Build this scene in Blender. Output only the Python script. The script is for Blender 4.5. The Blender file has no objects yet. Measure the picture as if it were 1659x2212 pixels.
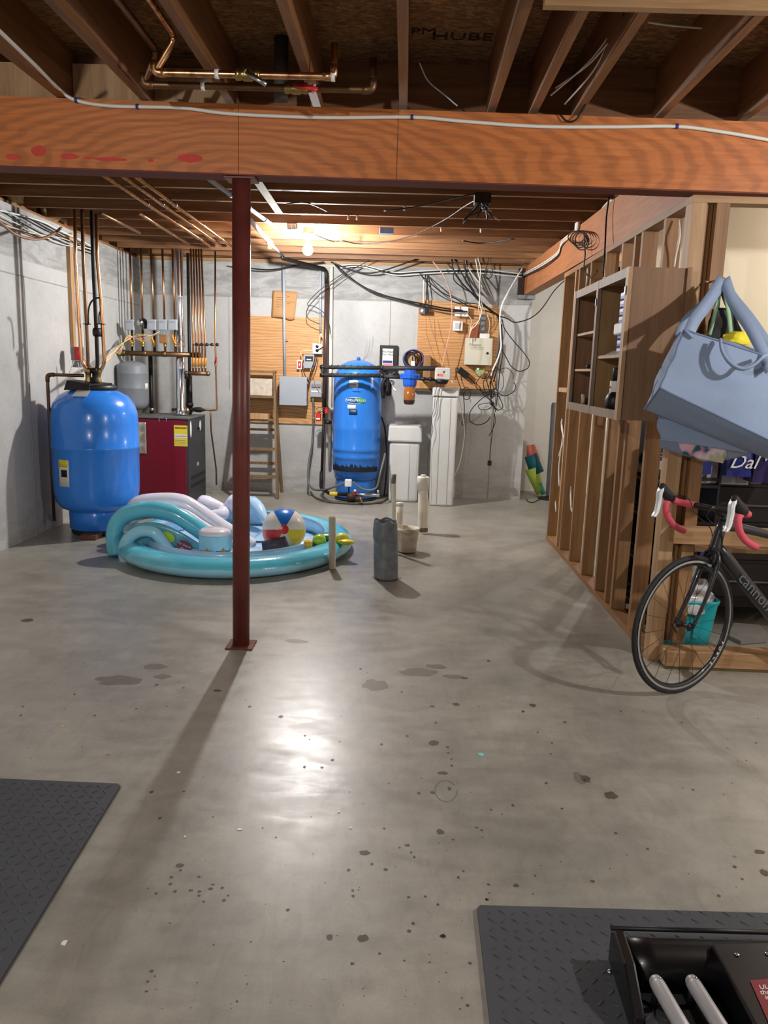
import bpy, math, random
from mathutils import Vector, Matrix, noise as mnoise
random.seed(7)
S = bpy.context.scene
COL = S.collection
# ------------------------------------------------------------------ camera
F, CX, CY, CAMH = 1661.0, 829.5, 1106.0, 1.47
CR = Vector((0.99915594, 0.02753026, 0.03048764))
CU = Vector((-0.03494231, 0.17939071, 0.98315716))
CF = Vector((-0.02159737, 0.98339263, -0.18020126))
cam = bpy.data.cameras.new('camera'); co = bpy.data.objects.new('camera', cam); COL.objects.link(co)
m = Matrix.Identity(4)
for i in range(3):
    m[i][0], m[i][1], m[i][2] = CR[i], CU[i], -CF[i]
m.translation = Vector((0, 0, CAMH))
co.matrix_world = m
cam.sensor_fit = 'VERTICAL'; cam.sensor_height = 36.0; cam.lens = 36.0 * F / 2212.0
cam.clip_start = 0.05
S.camera = co
# ------------------------------------------------------------------ world, lights, exposure
w = bpy.data.worlds.new('world'); S.world = w; w.use_nodes = True
w.node_tree.nodes['Background'].inputs[0].default_value = (.01, .01, .012, 1)
w.node_tree.nodes['Background'].inputs[1].default_value = 0.3
S.view_settings.view_transform = 'Standard'; S.view_settings.look = 'None'
S.view_settings.gamma = 1.0; S.view_settings.use_curve_mapping = False
S.view_settings.exposure = 0.0

def lamp(name, loc, watt, col, r=0.04):
    l = bpy.data.lights.new(name, 'POINT'); l.energy = watt; l.color = col; l.shadow_soft_size = r
    o = bpy.data.objects.new(name, l); o.location = loc; COL.objects.link(o); return o
LAMP_A = (-.918, 7.22, 2.52)   # the bare bulb in view: an emitting glass globe, built below
LAMP_A_WATT = 265
LAMP_R = (2.75, 2.0, 2.30)
LAMP_L = (-1.75, -0.6, 2.45)
LAMP_B = (2.5, 8.0, 2.40)
LAMP_C = (3.1, 4.75, 2.40)
lamp('unseen_light', LAMP_R, 150, (1, .972, .95), .04)
lamp('unseen_light', LAMP_L, 195, (1, .972, .95), .04)
lamp('unseen_light', LAMP_B, 60, (1, .97, .94), .04)
lamp('unseen_light', LAMP_C, 26, (1, .95, .88), .04)  # added unseen fill lamp that brightens the cream partition

# ------------------------------------------------------------------ helpers
def P(x, y, Y=None, Z=None, X=None):
    """world point seen at photo pixel (x, y) lying on the plane Y=, Z= or X="""
    d = CF + CR * ((x - CX) / F) - CU * ((y - CY) / F)
    if Y is not None: t = Y / d.y
    elif Z is not None: t = (Z - CAMH) / d.z
    else: t = X / d.x
    return Vector((0, 0, CAMH)) + d * t
def PP(pts, Y=None, Z=None, X=None):
    return [P(a[0], a[1], a[2] if len(a) > 2 else Y, Z, X) for a in pts]
def pxm(Y, y=900):
    """metres per photo pixel at depth Y"""
    return (P(831, y, Y=Y) - P(830, y, Y=Y)).length

def smooth_path(pts, res=5, closed=False):
    pts = [Vector(p) for p in pts]; n = len(pts)
    if n < 3: return pts
    out = []
    rng = range(n if closed else n - 1)
    for i in rng:
        if closed: p0, p1, p2, p3 = pts[i-1], pts[i], pts[(i+1) % n], pts[(i+2) % n]
        else:
            p1, p2 = pts[i], pts[i+1]
            p0 = pts[i-1] if i else p1*2-p2; p3 = pts[i+2] if i+2 < n else p2*2-p1
        for k in range(res):
            t = k / res
            out.append(.5*((2*p1)+(p2-p0)*t+(2*p0-5*p1+4*p2-p3)*t*t+(3*p1-p0-3*p2+p3)*t**3))
    if not closed: out.append(pts[-1])
    return out
def fillet(pts, r, k=4):
    """round the corners of a polyline"""
    pts = [Vector(p) for p in pts]; out = [pts[0]]
    for i in range(1, len(pts)-1):
        a, b, c = pts[i-1], pts[i], pts[i+1]
        u = (a-b); v = (c-b); rr = min(r, u.length*.49, v.length*.49)
        p, q = b+u.normalized()*rr, b+v.normalized()*rr
        for j in range(k+1):
            t = j/k; out.append((1-t)**2*p+2*t*(1-t)*b+t*t*q)
    out.append(pts[-1]); return out

ORG = {}
class M:
    def __init__(s): s.v = []; s.f = []; s.s = []; s.X = None
    def add(s, vs, fs, sm=False):
        b = len(s.v)
        s.v += [(s.X @ Vector(v)) if s.X else Vector(v) for v in vs]
        s.f += [tuple(i+b for i in f) for f in fs]; s.s += [sm]*len(fs); return s
    def hexa(s, c):
        return s.add(c, [(0,3,2,1),(4,5,6,7),(0,1,5,4),(1,2,6,5),(2,3,7,6),(3,0,4,7)])
    def box(s, x0, x1, y0, y1, z0, z1):
        return s.hexa([(x0,y0,z0),(x1,y0,z0),(x1,y1,z0),(x0,y1,z0),(x0,y0,z1),(x1,y0,z1),(x1,y1,z1),(x0,y1,z1)])
    def cbox(s, c, sx, sy, sz):
        return s.box(c[0]-sx/2, c[0]+sx/2, c[1]-sy/2, c[1]+sy/2, c[2]-sz/2, c[2]+sz/2)
    def rbox(s, x0, x1, y0, y1, z0, z1, b=.005):
        """box with chamfered edges"""
        b = min(b, (x1-x0)*.45, (y1-y0)*.45, (z1-z0)*.45)
        ring = lambda e, z: [(x0+b+e[0],y0+e[1],z),(x1-b-e[0],y0+e[1],z),(x1-e[1],y0+b+e[0],z),(x1-e[1],y1-b-e[0],z),(x1-b-e[0],y1-e[1],z),(x0+b+e[0],y1-e[1],z),(x0+e[1],y1-b-e[0],z),(x0+e[1],y0+b+e[0],z)]
        vs = ring((0,b),z0)+ring((0,0),z0+b)+ring((0,0),z1-b)+ring((0,b),z1)
        fs = [tuple(range(7,-1,-1)), tuple(range(24,32))]
        for k in range(3):
            for i in range(8):
                j = (i+1) % 8; fs.append((k*8+i, k*8+j, k*8+8+j, k*8+8+i))
        return s.add(vs, fs)
    def beam(s, a, b, wd, h, up=(0,0,1)):
        """rectangular bar from a to b, wd wide, h along up"""
        a, b = Vector(a), Vector(b); d = (b-a).normalized(); up = Vector(up)
        sd = d.cross(up).normalized()*wd/2; u = sd.cross(d).normalized()*h/2
        c = []
        for p in (a, b): c += [p-sd-u, p+sd-u, p+sd+u, p-sd+u]
        return s.add(c, [(0,1,2,3),(7,6,5,4),(0,4,5,1),(1,5,6,2),(2,6,7,3),(3,7,4,0)])
    def tube(s, pts, r, n=8, closed=False, cap=True, flat=None):
        pts = [Vector(p) for p in pts]; k = len(pts)
        rs = r if isinstance(r, (list, tuple)) else [r]*k
        vs = []; prev = None
        for i, p in enumerate(pts):
            if closed: t = pts[(i+1) % k]-pts[i-1]
            else: t = pts[min(i+1,k-1)]-pts[max(i-1,0)]
            if t.length < 1e-9: t = Vector((0,0,1))
            t.normalize()
            if prev is None:
                a = Vector((0,0,1)) if abs(t.z) < .9 else Vector((1,0,0))
                nrm = (a-t*a.dot(t)).normalized()
            else:
                nrm = prev-t*prev.dot(t)
                nrm = nrm.normalized() if nrm.length > 1e-6 else t.orthogonal().normalized()
            prev = nrm; bn = t.cross(nrm)
            for j in range(n):
                a = 2*math.pi*j/n
                q = nrm*math.cos(a)*rs[i]+bn*math.sin(a)*rs[i]*(flat or 1)
                vs.append(p+q)
        fs = []
        for i in range(k if closed else k-1):
            i2 = (i+1) % k
            for j in range(n):
                j2 = (j+1) % n; fs.append((i*n+j, i*n+j2, i2*n+j2, i2*n+j))
        s.add(vs, fs, True)
        if cap and not closed:
            b = len(s.v)-k*n
            s.f += [tuple(b+j for j in range(n-1,-1,-1)), tuple(b+(k-1)*n+j for j in range(n))]; s.s += [False, False]
        return s
    def cyl(s, a, b, r, r2=None, n=16):
        return s.tube([a, b], [r, r if r2 is None else r2], n)
    def lathe(s, prof, c=(0,0,0), n=32, axis='z', a0=0, a1=2*math.pi, sm=True, ax=None):
        """prof: list of (radius, height)"""
        full = abs(a1-a0-2*math.pi) < 1e-6; k = n if full else n+1
        c = Vector(c)
        if ax is None: ax = {'z':(0,0,1),'x':(1,0,0),'y':(0,1,0)}[axis]
        A = Vector(ax).normalized(); U = A.orthogonal().normalized()
        if abs(A.z) > .99: U = Vector((1,0,0))
        elif abs(A.y) > .9: U = Vector((1,0,0))
        W = A.cross(U)
        vs = []
        for r, h in prof:
            for j in range(k):
                a = a0+(a1-a0)*j/n
                vs.append(c+A*h+(U*math.cos(a)+W*math.sin(a))*r)
        fs = []
        for i in range(len(prof)-1):
            for j in range(n):
                j2 = (j+1) % k; fs.append((i*k+j, i*k+j2, (i+1)*k+j2, (i+1)*k+j))
        return s.add(vs, fs, sm)
    def sphere(s, c, r, n=16, sc=(1,1,1)):
        vs = []; fs = []; h = n//2
        for i in range(h+1):
            t = math.pi*i/h
            for j in range(n):
                a = 2*math.pi*j/n
                vs.append((c[0]+r*sc[0]*math.sin(t)*math.cos(a), c[1]+r*sc[1]*math.sin(t)*math.sin(a), c[2]+r*sc[2]*math.cos(t)))
        for i in range(h):
            for j in range(n):
                j2 = (j+1) % n; fs.append((i*n+j, (i+1)*n+j, (i+1)*n+j2, i*n+j2))
        return s.add(vs, fs, True)
    def prism(s, pts, off):
        """closed polygon pts extruded by vector off"""
        pts = [Vector(p) for p in pts]; n = len(pts); off = Vector(off)
        vs = pts+[p+off for p in pts]
        fs = [tuple(range(n-1,-1,-1)), tuple(range(n,2*n))]+[(i,(i+1)%n,n+(i+1)%n,n+i) for i in range(n)]
        return s.add(vs, fs)
    def grid(s, fn, nu, nv, sm=True, closed_u=False):
        vs = [fn(i/nu, j/nv) for i in range(nu+(0 if closed_u else 1)) for j in range(nv+1)]
        fs = []; k = nv+1; N = nu+(0 if closed_u else 1)
        for i in range(nu):
            i2 = (i+1) % N if closed_u else i+1
            for j in range(nv): fs.append((i*k+j, i2*k+j, i2*k+j+1, i*k+j+1))
        return s.add(vs, fs, sm)
    def ribbon(s, pts, wv, th):
        """strap: pts path, wv width vector (or list), th thickness vector"""
        pts = [Vector(p) for p in pts]; n = len(pts)
        W = wv if isinstance(wv, list) else [Vector(wv)]*n; th = Vector(th)
        vs = []
        for p, w_ in zip(pts, W):
            w_ = Vector(w_); vs += [p-w_/2-th/2, p+w_/2-th/2, p+w_/2+th/2, p-w_/2+th/2]
        fs = [(3,2,1,0), tuple(4*(n-1)+i for i in range(4))]
        for i in range(n-1):
            for j in range(4): fs.append((4*i+j, 4*i+(j+1)%4, 4*i+4+(j+1)%4, 4*i+4+j))
        return s.add(vs, fs, True)
    def build(s, name, mt, parent=None, label=None, cat=None, group=None, kind=None, bevel=0, solid=0, origin=None):
        if parent is not None: org = ORG[parent.name]
        elif origin is not None: org = Vector(origin)
        else:
            lo = [min(v[i] for v in s.v) for i in range(3)]; hi = [max(v[i] for v in s.v) for i in range(3)]
            org = Vector(((lo[0]+hi[0])/2, (lo[1]+hi[1])/2, lo[2]))
            if kind == 'structure': org = Vector((0,0,0))
        me = bpy.data.meshes.new(name)
        me.from_pydata([tuple(v-org) for v in s.v], [], s.f); me.validate(); 
        if len(me.polygons) == len(s.s): me.polygons.foreach_set('use_smooth', s.s)
        if mt: me.materials.append(mt)
        o = bpy.data.objects.new(name, me); COL.objects.link(o)
        ORG[o.name] = org
        if parent is not None: o.parent = parent
        else: o.location = org
        if label: o['label'] = label
        if cat: o['category'] = cat
        if group: o['group'] = group
        if kind: o['kind'] = kind
        if bevel:
            b = o.modifiers.new('bevel', 'BEVEL'); b.width = bevel; b.segments = 2; b.limit_method = 'ANGLE'
        if solid:
            b = o.modifiers.new('solid', 'SOLIDIFY'); b.thickness = solid; b.offset = 0
        return o
def T(name, label, cat, loc, group=None):
    o = bpy.data.objects.new(name, None); COL.objects.link(o); o.location = loc; o.empty_display_size = .05
    o['label'] = label; o['category'] = cat
    if group: o['group'] = group
    ORG[o.name] = Vector(loc); return o
def ST(name):
    o = bpy.data.objects.new(name, None); COL.objects.link(o); o['kind'] = 'structure'; ORG[o.name] = Vector((0,0,0)); return o
def copy_tree(o, delta, label=None, parent=None, group=None):
    c = o.copy(); COL.objects.link(c)
    if parent is not None: c.parent = parent
    else: c.location = o.location+Vector(delta)
    ORG[c.name] = ORG[o.name]
    if label: c['label'] = label
    if group: c['group'] = group
    for ch in list(o.children): copy_tree(ch, (0,0,0), None, c)
    return c
def rectY(x0, y0, x1, y1, Y):
    xm, ym = (x0+x1)/2, (y0+y1)/2
    return P(x0,ym,Y=Y).x, P(x1,ym,Y=Y).x, P(xm,y1,Y=Y).z, P(xm,y0,Y=Y).z
def pbox(x0, y0, x1, y1, Y, d, b=.004):
    """box whose front face (plane Y) covers the photo rectangle"""
    X0, X1, Z0, Z1 = rectY(x0, y0, x1, y1, Y)
    return M().rbox(X0, X1, Y, Y+d, Z0, Z1, b)
def text(body, c, size, mt, parent, xd=(1,0,0), yd=(0,0,1), th=.0008, name='lettering', sx=1.0, shear=0):
    cu = bpy.data.curves.new('t', 'FONT'); cu.body = body; cu.size = size; cu.extrude = th; cu.align_x = 'CENTER'; cu.align_y = 'CENTER'; cu.shear = shear; cu.resolution_u = 2
    tmp = bpy.data.objects.new('t', cu); COL.objects.link(tmp)
    dg = bpy.context.evaluated_depsgraph_get(); me = bpy.data.meshes.new_from_object(tmp.evaluated_get(dg)); 
    bpy.data.objects.remove(tmp)
    xd = Vector(xd).normalized(); yd = Vector(yd).normalized(); zd = xd.cross(yd)
    c = Vector(c)-ORG[parent.name]
    for v in me.vertices:
        p = v.co.copy(); v.co = c+xd*p.x*sx+yd*p.y+zd*p.z
    me.materials.clear(); me.materials.append(mt)
    o = bpy.data.objects.new(name, me); COL.objects.link(o); o.parent = parent; ORG[o.name] = ORG[parent.name]
    return o

# ------------------------------------------------------------------ materials
def srgb(r, g, b):
    f = lambda c: c/12.92 if c <= .04045 else ((c+.055)/1.055)**2.4
    return (f(r/255), f(g/255), f(b/255), 1)
class N:
    def __init__(s, name):
        s.m = bpy.data.materials.new(name); s.m.use_nodes = True; s.t = s.m.node_tree; s.n = s.t.nodes
        s.b = s.n['Principled BSDF']; s.tc = s.n.new('ShaderNodeTexCoord')
    def link(s, a, b): s.t.links.new(a, b)
    def mapping(s, sc=(1,1,1), loc=(0,0,0), src='Object', rot=(0,0,0)):
        q = s.n.new('ShaderNodeMapping'); q.inputs['Scale'].default_value = sc; q.inputs['Location'].default_value = loc; q.inputs['Rotation'].default_value = rot
        s.link(s.tc.outputs[src], q.inputs['Vector']); return q.outputs[0]
    def noise(s, vec, scale, detail=4, rough=.55, dist=0):
        q = s.n.new('ShaderNodeTexNoise'); q.inputs['Scale'].default_value = scale; q.inputs['Detail'].default_value = detail
        q.inputs['Roughness'].default_value = rough; q.inputs['Distortion'].default_value = dist; s.link(vec, q.inputs['Vector']); return q.outputs['Fac']
    def ramp(s, fac, stops):
        q = s.n.new('ShaderNodeValToRGB'); e = q.color_ramp.elements
        while len(e) < len(stops): e.new(.5)
        for i, (p, c) in enumerate(stops):
            e[i].position = p; e[i].color = c if hasattr(c, '__len__') else (c, c, c, 1)
        s.link(fac, q.inputs[0]); return q.outputs[0]
    def mix(s, fac, a, b, mode='MIX'):
        q = s.n.new('ShaderNodeMix'); q.data_type = 'RGBA'; q.blend_type = mode
        for sock, v in ((q.inputs[0], fac), (q.inputs[6], a), (q.inputs[7], b)):
            if hasattr(v, 'is_output'): s.link(v, sock)
            else: sock.default_value = v
        return q.outputs[2]
    def math(s, op, a, b=0.0):
        q = s.n.new('ShaderNodeMath'); q.operation = op
        for sock, v in ((q.inputs[0], a), (q.inputs[1], b)):
            if hasattr(v, 'is_output'): s.link(v, sock)
            else: sock.default_value = v
        return q.outputs[0]
    def bump(s, h, strength=.3, dist=.01):
        q = s.n.new('ShaderNodeBump'); q.inputs['Strength'].default_value = strength; q.inputs['Distance'].default_value = dist
        s.link(h, q.inputs['Height']); s.link(q.outputs[0], s.b.inputs['Normal'])
    def col(s, c):
        if hasattr(c, 'is_output'): s.link(c, s.b.inputs['Base Color'])
        else: s.b.inputs['Base Color'].default_value = c
    def set(s, **k):
        for a, v in k.items():
            sock = s.b.inputs[a.replace('_', ' ')]
            if hasattr(v, 'is_output'): s.link(v, sock)
            else: sock.default_value = v
def mat(name, c, rough=.5, metal=0, var=.12, vs=8, bump=0, bs=60, coat=0, trans=0, alpha=1, emit=None, es=1, ior=1.45):
    q = N(name); vec = q.mapping()
    n = q.noise(vec, vs, 3)
    dk = tuple(x*(1-var) for x in c[:3])+(1,); lt = tuple(min(1, x*(1+var)) for x in c[:3])+(1,)
    q.col(q.ramp(n, [(.3, dk), (.7, lt)]))
    q.set(Roughness=rough, Metallic=metal, Coat_Weight=coat, Transmission_Weight=trans, IOR=ior, Alpha=alpha)
    if bump: q.bump(q.noise(vec, bs, 3), bump, .004)
    if emit: q.set(Emission_Color=emit, Emission_Strength=es)
    return q.m
def wood(name, c1, c2, axis='z', rough=.6, knots=True, ring=7, stain=None):
    q = N(name)
    sc = {'x': (.9, 14, 14), 'y': (14, .9, 14), 'z': (14, 14, .9)}[axis]
    v = q.mapping(sc)
    n = q.noise(v, 1.6, 5, .6, .6)
    c = q.ramp(n, [(.25, c1), (.5, tuple((a+b)/2 for a, b in zip(c1, c2))), (.75, c2)])
    v2 = q.mapping(tuple(x*4 for x in sc)); f = q.noise(v2, 2.2, 3, .7)
    c = q.mix(.25, c, q.ramp(f, [(.3, .35), (.7, 1.0)]), 'MULTIPLY')
    if knots:
        v3 = q.mapping({'x': (1.6, 5, 5), 'y': (5, 1.6, 5), 'z': (5, 5, 1.6)}[axis])
        k = q.n.new('ShaderNodeTexVoronoi'); k.inputs['Scale'].default_value = 1.1; q.link(v3, k.inputs['Vector'])
        kk = q.ramp(k.outputs['Distance'], [(.05, .22), (.11, 1.0)])
        c = q.mix(.8, c, kk, 'MULTIPLY')
    big = q.noise(q.mapping(), 1.3, 3)
    c = q.mix(.35, c, q.ramp(big, [(.3, .45), (.7, 1.0)]), 'MULTIPLY')
    q.col(c); q.set(Roughness=rough); q.bump(n, .12, .004)
    return q.m
def plywood(name, c1, c2, plane='xz', rough=.55):
    """rotary cut face: broad cathedral rings"""
    q = N(name)
    v = q.mapping((.55, 3, 2.1) if plane == 'xz' else (1, 1, 1))
    w_ = q.n.new('ShaderNodeTexWave'); w_.wave_type = 'RINGS'; w_.rings_direction = 'Y' if plane == 'xz' else 'X'
    w_.inputs['Scale'].default_value = 4.6; w_.inputs['Distortion'].default_value = 9; w_.inputs['Detail'].default_value = 3; w_.inputs['Detail Scale'].default_value = .8
    q.link(v, w_.inputs['Vector'])
    n = q.noise(q.mapping((1.2, 8, 22)), 2.5, 5, .65, .4)
    c = q.ramp(n, [(.25, c1), (.8, c2)])
    c = q.mix(.34, c, q.ramp(w_.outputs['Fac'], [(.15, .30), (.7, 1.0)]), 'MULTIPLY')
    k = q.n.new('ShaderNodeTexVoronoi'); k.inputs['Scale'].default_value = 3.3; q.link(q.mapping((1, .1, 1.3)), k.inputs['Vector'])
    c = q.mix(.75, c, q.ramp(k.outputs['Distance'], [(.03, .25), (.06, 1.0)]), 'MULTIPLY')
    q.col(c); q.set(Roughness=rough); return q.m

def concrete_floor():
    q = N('floor_concrete'); v = q.mapping()
    a = q.noise(v, .9, 6, .62, .3); b = q.noise(q.mapping((1, 2.2, 1)), 5, 5, .6, .5); c = q.noise(v, 130, 3, .7)
    col = q.ramp(a, [(.32, srgb(134, 132, 124)), (.5, srgb(160, 157, 147)), (.68, srgb(180, 177, 166))])
    col = q.mix(.42, col, q.ramp(b, [(.3, .55), (.65, 1.0)]), 'MULTIPLY')
    d_ = q.noise(q.mapping((1.6, .6, 1), (3, 1, 0), rot=(0, 0, .5)), 9, 6, .7, 1.2)
    col = q.mix(.25, col, q.ramp(d_, [(.35, .55), (.55, 1.0)]), 'MULTIPLY')
    col = q.mix(.22, col, q.ramp(c, [(.3, .5), (.7, 1.0)]), 'MULTIPLY')
    vo = q.n.new('ShaderNodeTexVoronoi'); vo.inputs['Scale'].default_value = 6.5; vo.inputs['Randomness'].default_value = 1
    q.link(q.mapping((1, 1.1, 1), (.3, .2, 0)), vo.inputs['Vector'])
    msk = q.ramp(q.noise(v, 1.1, 2), [(.5, 0.0), (.6, 1.0)])
    spot = q.math('MULTIPLY', q.ramp(vo.outputs['Distance'], [(.035, 1.0), (.06, 0.0)]), msk)
    col = q.mix(q.math('MULTIPLY', spot, .6), col, srgb(78, 70, 64))
    q.col(col)
    q.set(Roughness=q.ramp(b, [(.3, .30), (.7, .42)]), Specular_IOR_Level=.55)
    q.bump(q.noise(v, 14, 5, .6), .05, .012)
    return q.m
def concrete_wall(name, dark=0.0, band=2.26, ax='x'):
    q = N(name); v = q.mapping()
    a = q.noise(v, 1.2, 6, .6, .4); b = q.noise(v, 22, 4, .65)
    col = q.ramp(a, [(.3, srgb(168-dark, 169-dark, 168-dark)), (.55, srgb(184-dark, 185-dark, 183-dark)), (.75, srgb(200-dark, 201-dark, 199-dark))])
    col = q.mix(.25, col, q.ramp(b, [(.3, .7), (.65, 1.0)]), 'MULTIPLY')
    st = q.noise(q.mapping((1.1, 1.1, 4.5)), 2.2, 5, .7, .8)
    sep = q.n.new('ShaderNodeSeparateXYZ'); q.link(q.tc.outputs['Object'], sep.inputs[0])
    hi = q.ramp(q.math('SUBTRACT', sep.outputs[2], band-.5), [(.49, 0.0), (.505, 1.0)])
    stain = q.math('MULTIPLY', hi, q.ramp(st, [(.38, .25), (.62, 1.0)]))
    col = q.mix(q.math('MULTIPLY', stain, .62), col, srgb(104, 102, 100))
    lo = q.ramp(sep.outputs[2], [(.02, 1.0), (.5, 0.0)])
    col = q.mix(q.math('MULTIPLY', q.math('MULTIPLY', lo, q.ramp(st, [(.4, 0.0), (.6, 1.0)])), .45), col, srgb(128, 118, 104))
    pit = q.ramp(q.noise(v, 48, 2, .5), [(.25, .55), (.31, 1.0)])
    col = q.mix(.6, col, pit, 'MULTIPLY')
    q.col(col); q.set(Roughness=.85); q.bump(q.noise(v, 30, 5, .65), .25, .01)
    return q.m

FIR = wood('stud_wood', srgb(126, 88, 54), srgb(178, 134, 88), 'z')
FIRX = wood('lumber_x', srgb(150, 110, 70), srgb(202, 162, 116), 'x')
FIRY = wood('lumber_y', srgb(124, 84, 50), srgb(176, 130, 84), 'y')
PALE = wood('pale_lumber', srgb(164, 124, 84), srgb(210, 172, 128), 'z')
JOIX = wood('joist_wood_x', srgb(112, 74, 46), srgb(168, 120, 78), 'x', knots=False)
JOIY = wood('joist_wood_y', srgb(110, 70, 42), srgb(164, 114, 70), 'y', knots=False)
JOEDGE = wood('joist_edge_wood', srgb(150, 118, 84), srgb(186, 156, 118), 'x', knots=False)
BEAMW = plywood('beam_veneer', srgb(172, 92, 40), srgb(210, 130, 66))
BEAMD = wood('beam_side_veneer', srgb(168, 102, 58), srgb(198, 132, 84), 'y', knots=False)
BEAMU = mat('beam_underside_shade', srgb(112, 52, 38), .7, vs=3)  # reddish soffit tone with the shade under the beam painted in
PLY = plywood('panel_plywood', srgb(186, 132, 80), srgb(222, 172, 114))
def osb():
    q = N('subfloor_osb'); n = q.noise(q.mapping((2.2, 5, 2)), 7, 5, .7, 1.5); g = q.noise(q.mapping(), 1.4, 3)
    c = q.ramp(n, [(.3, srgb(84, 58, 36)), (.5, srgb(140, 102, 64)), (.66, srgb(190, 148, 96))])
    q.col(q.mix(.6, c, q.ramp(g, [(.35, .4), (.65, 1.0)]), 'MULTIPLY')); q.set(Roughness=.8); return q.m
OSB = osb()
CAB = wood('cabinet_veneer', srgb(126, 92, 64), srgb(158, 120, 86), 'z', knots=False)
CABIN = wood('cabinet_inside', srgb(150, 116, 72), srgb(176, 140, 90), 'z', knots=False)
CABG = wood('face_frame_wood', srgb(128, 104, 86), srgb(166, 140, 118), 'z', knots=False)
LADW = wood('ladder_wood', srgb(110, 82, 50), srgb(150, 120, 80), 'z')
CARD = mat('cardboard', srgb(182, 138, 92), .8, var=.06)
WALLC = concrete_wall('wall_concrete')
WHITEW = mat('white_paint_masonry', srgb(232, 230, 222), .8, var=.03, bump=.2, bs=25)
CREAM = mat('cream_paint', srgb(236, 226, 198), .7, var=.04, vs=2)
FLOORM = concrete_floor()
def copper():
    q = N('copper_pipe'); v = q.mapping((30, 30, 3)); n = q.noise(v, 1, 4, .6)
    q.col(q.ramp(n, [(.3, srgb(140, 92, 62)), (.55, srgb(206, 154, 110)), (.75, srgb(232, 190, 142))])); q.set(Metallic=1, Roughness=.28); return q.m
COP = copper()
COPD = mat('dull_copper', srgb(122, 92, 66), .42, .9, .25, 6)
BRASS = mat('brass', srgb(176, 150, 96), .32, 1)
SOLD = mat('solder_joint', srgb(170, 160, 140), .4, 1)
STEEL = mat('galvanised_steel', srgb(190, 195, 200), .25, 1, .1)
CHROME = mat('bright_flue', srgb(210, 214, 222), .18, 1, .05)
GREYPVC = mat('grey_conduit', srgb(168, 176, 190), .45)
BLK = mat('black_plastic', srgb(20, 20, 22), .45)
BLKR = mat('black_rubber', srgb(28, 28, 30), .6)
BLKP = mat('black_iron', srgb(30, 26, 25), .5, .3)
FOAM = mat('black_foam', srgb(44, 45, 48), .6, bump=.2)
TAPE = mat('shiny_black_tape', srgb(50, 52, 58), .18)
WHT = mat('white_plastic', srgb(232, 232, 230), .4, var=.03)
WHTC = mat('white_cable', srgb(222, 220, 210), .45, var=.03)
CREAMC = mat('cream_cable', srgb(226, 198, 158), .5, var=.05)
PVC = mat('aged_pvc', srgb(230, 224, 206), .45, var=.08)
PVCW = mat('white_pvc', srgb(226, 222, 210), .4, var=.05)
GBOX = mat('grey_enamel', srgb(156, 164, 172), .4, var=.03)
GBOXD = mat('dark_grey_enamel', srgb(120, 126, 132), .5, var=.05)
RED = mat('red_plastic', srgb(196, 40, 40), .4)
ORG_ = mat('orange_handle', srgb(240, 146, 24), .5)
YEL = mat('yellow_label', srgb(226, 206, 60), .5, var=.04)
BLUET = mat('blue_enamel', srgb(48, 128, 226), .22, var=.05, vs=3, coat=.3)
BLUEF = mat('blue_plastic', srgb(34, 92, 196), .3)
MAROON = mat('maroon_post_paint', srgb(106, 50, 44), .38, var=.22, vs=6, bump=.1, bs=30)

# ================================================================== SETTING
fl = M().box(-3.4, 4.4, -4.1, 10.2, -.1, 0).build('floor', FLOORM, kind='structure')
# stains and droplets soaked into the slab: thin irregular patches lying on it
STAIN = mat('dark_stain', srgb(84, 76, 68), .5, var=.15, vs=30)
STAINL = mat('faint_stain', srgb(118, 108, 98), .45, var=.1, vs=20)
sm_ = M()
def blot(mm, px, py, w_, h_, seed=0, z=.0006):
    c = P(px, py, Z=0); r = random.Random(seed*7+int(px)); n = 14
    k = pxm(c.y)*1.0; kd = abs(P(px, py-1, Z=0).y-P(px, py, Z=0).y)
    pts = []
    for i in range(n):
        a = 2*math.pi*i/n; q = .75+.4*r.random()
        pts.append((c.x+math.cos(a)*w_/2*k*q, c.y+math.sin(a)*h_/2*kd*q, z))
    mm.add(pts, [tuple(range(n))])
for i, (x, y, a, b) in enumerate([(937,1605,26,12),(985,1522,15,7),(934,1526,12,4),(1151,1524,16,7),(967,1614,8,5),(1320,1718,30,18),
    (957,1670,26,7),(971,1704,10,8),(934,1712,12,7),(951,1797,20,12),(788,1842,30,10),(1265,1683,22,18),(1180,1692,8,5),(1115,1913,14,8),
    (785,2027,30,16),(712,2025,18,14),(388,1870,20,10),(370,1895,10,5),(430,1894,8,5),(368,1910,9,6),(460,1911,10,4),(480,1918,9,6),(412,1924,12,5),(431,1926,12,5),
    (378,1926,10,7),(455,1920,12,6),(430,1935,8,5),(440,1948,8,5),(484,1945,9,6),(493,1935,7,5),(337,1930,7,6),(1640,1840,26,10),(1650,1885,22,16),(880,1826,14,6),(1030,1788,8,4),
    (830,1790,6,4),(833,1879,12,6),(763,1936,8,6),(762,1924,7,5),(1052,1943,9,6),(883,1938,9,5),(919,1937,7,5),(946,1954,7,5),(990,1896,7,6),(1001,1882,6,5),(1156,1892,7,5),(895,1852,7,5),(888,1842,6,5),
    (470,1492,22,5),(60,1340,28,7),(1003,1465,18,5),(880,1590,8,4),(1330,1800,9,5),(1108,1740,8,5),(975,1640,5,4),(976,1654,7,5),(968,1626,5,4),(1220,1560,9,4)]):
    blot(sm_, x, y, a, b, i)
rs = random.Random(11)
for i in range(230):
    px, py = rs.uniform(20, 1640), 2180-(rs.random()**1.6)*760
    if (px > 1030 and py > 1950) or (px < 270 and py > 1680) or (px > 1400 and py < 1520): continue
    q_ = rs.random()**3; blot(sm_, px, py, 3+8*q_, 2+5*q_, i)
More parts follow.
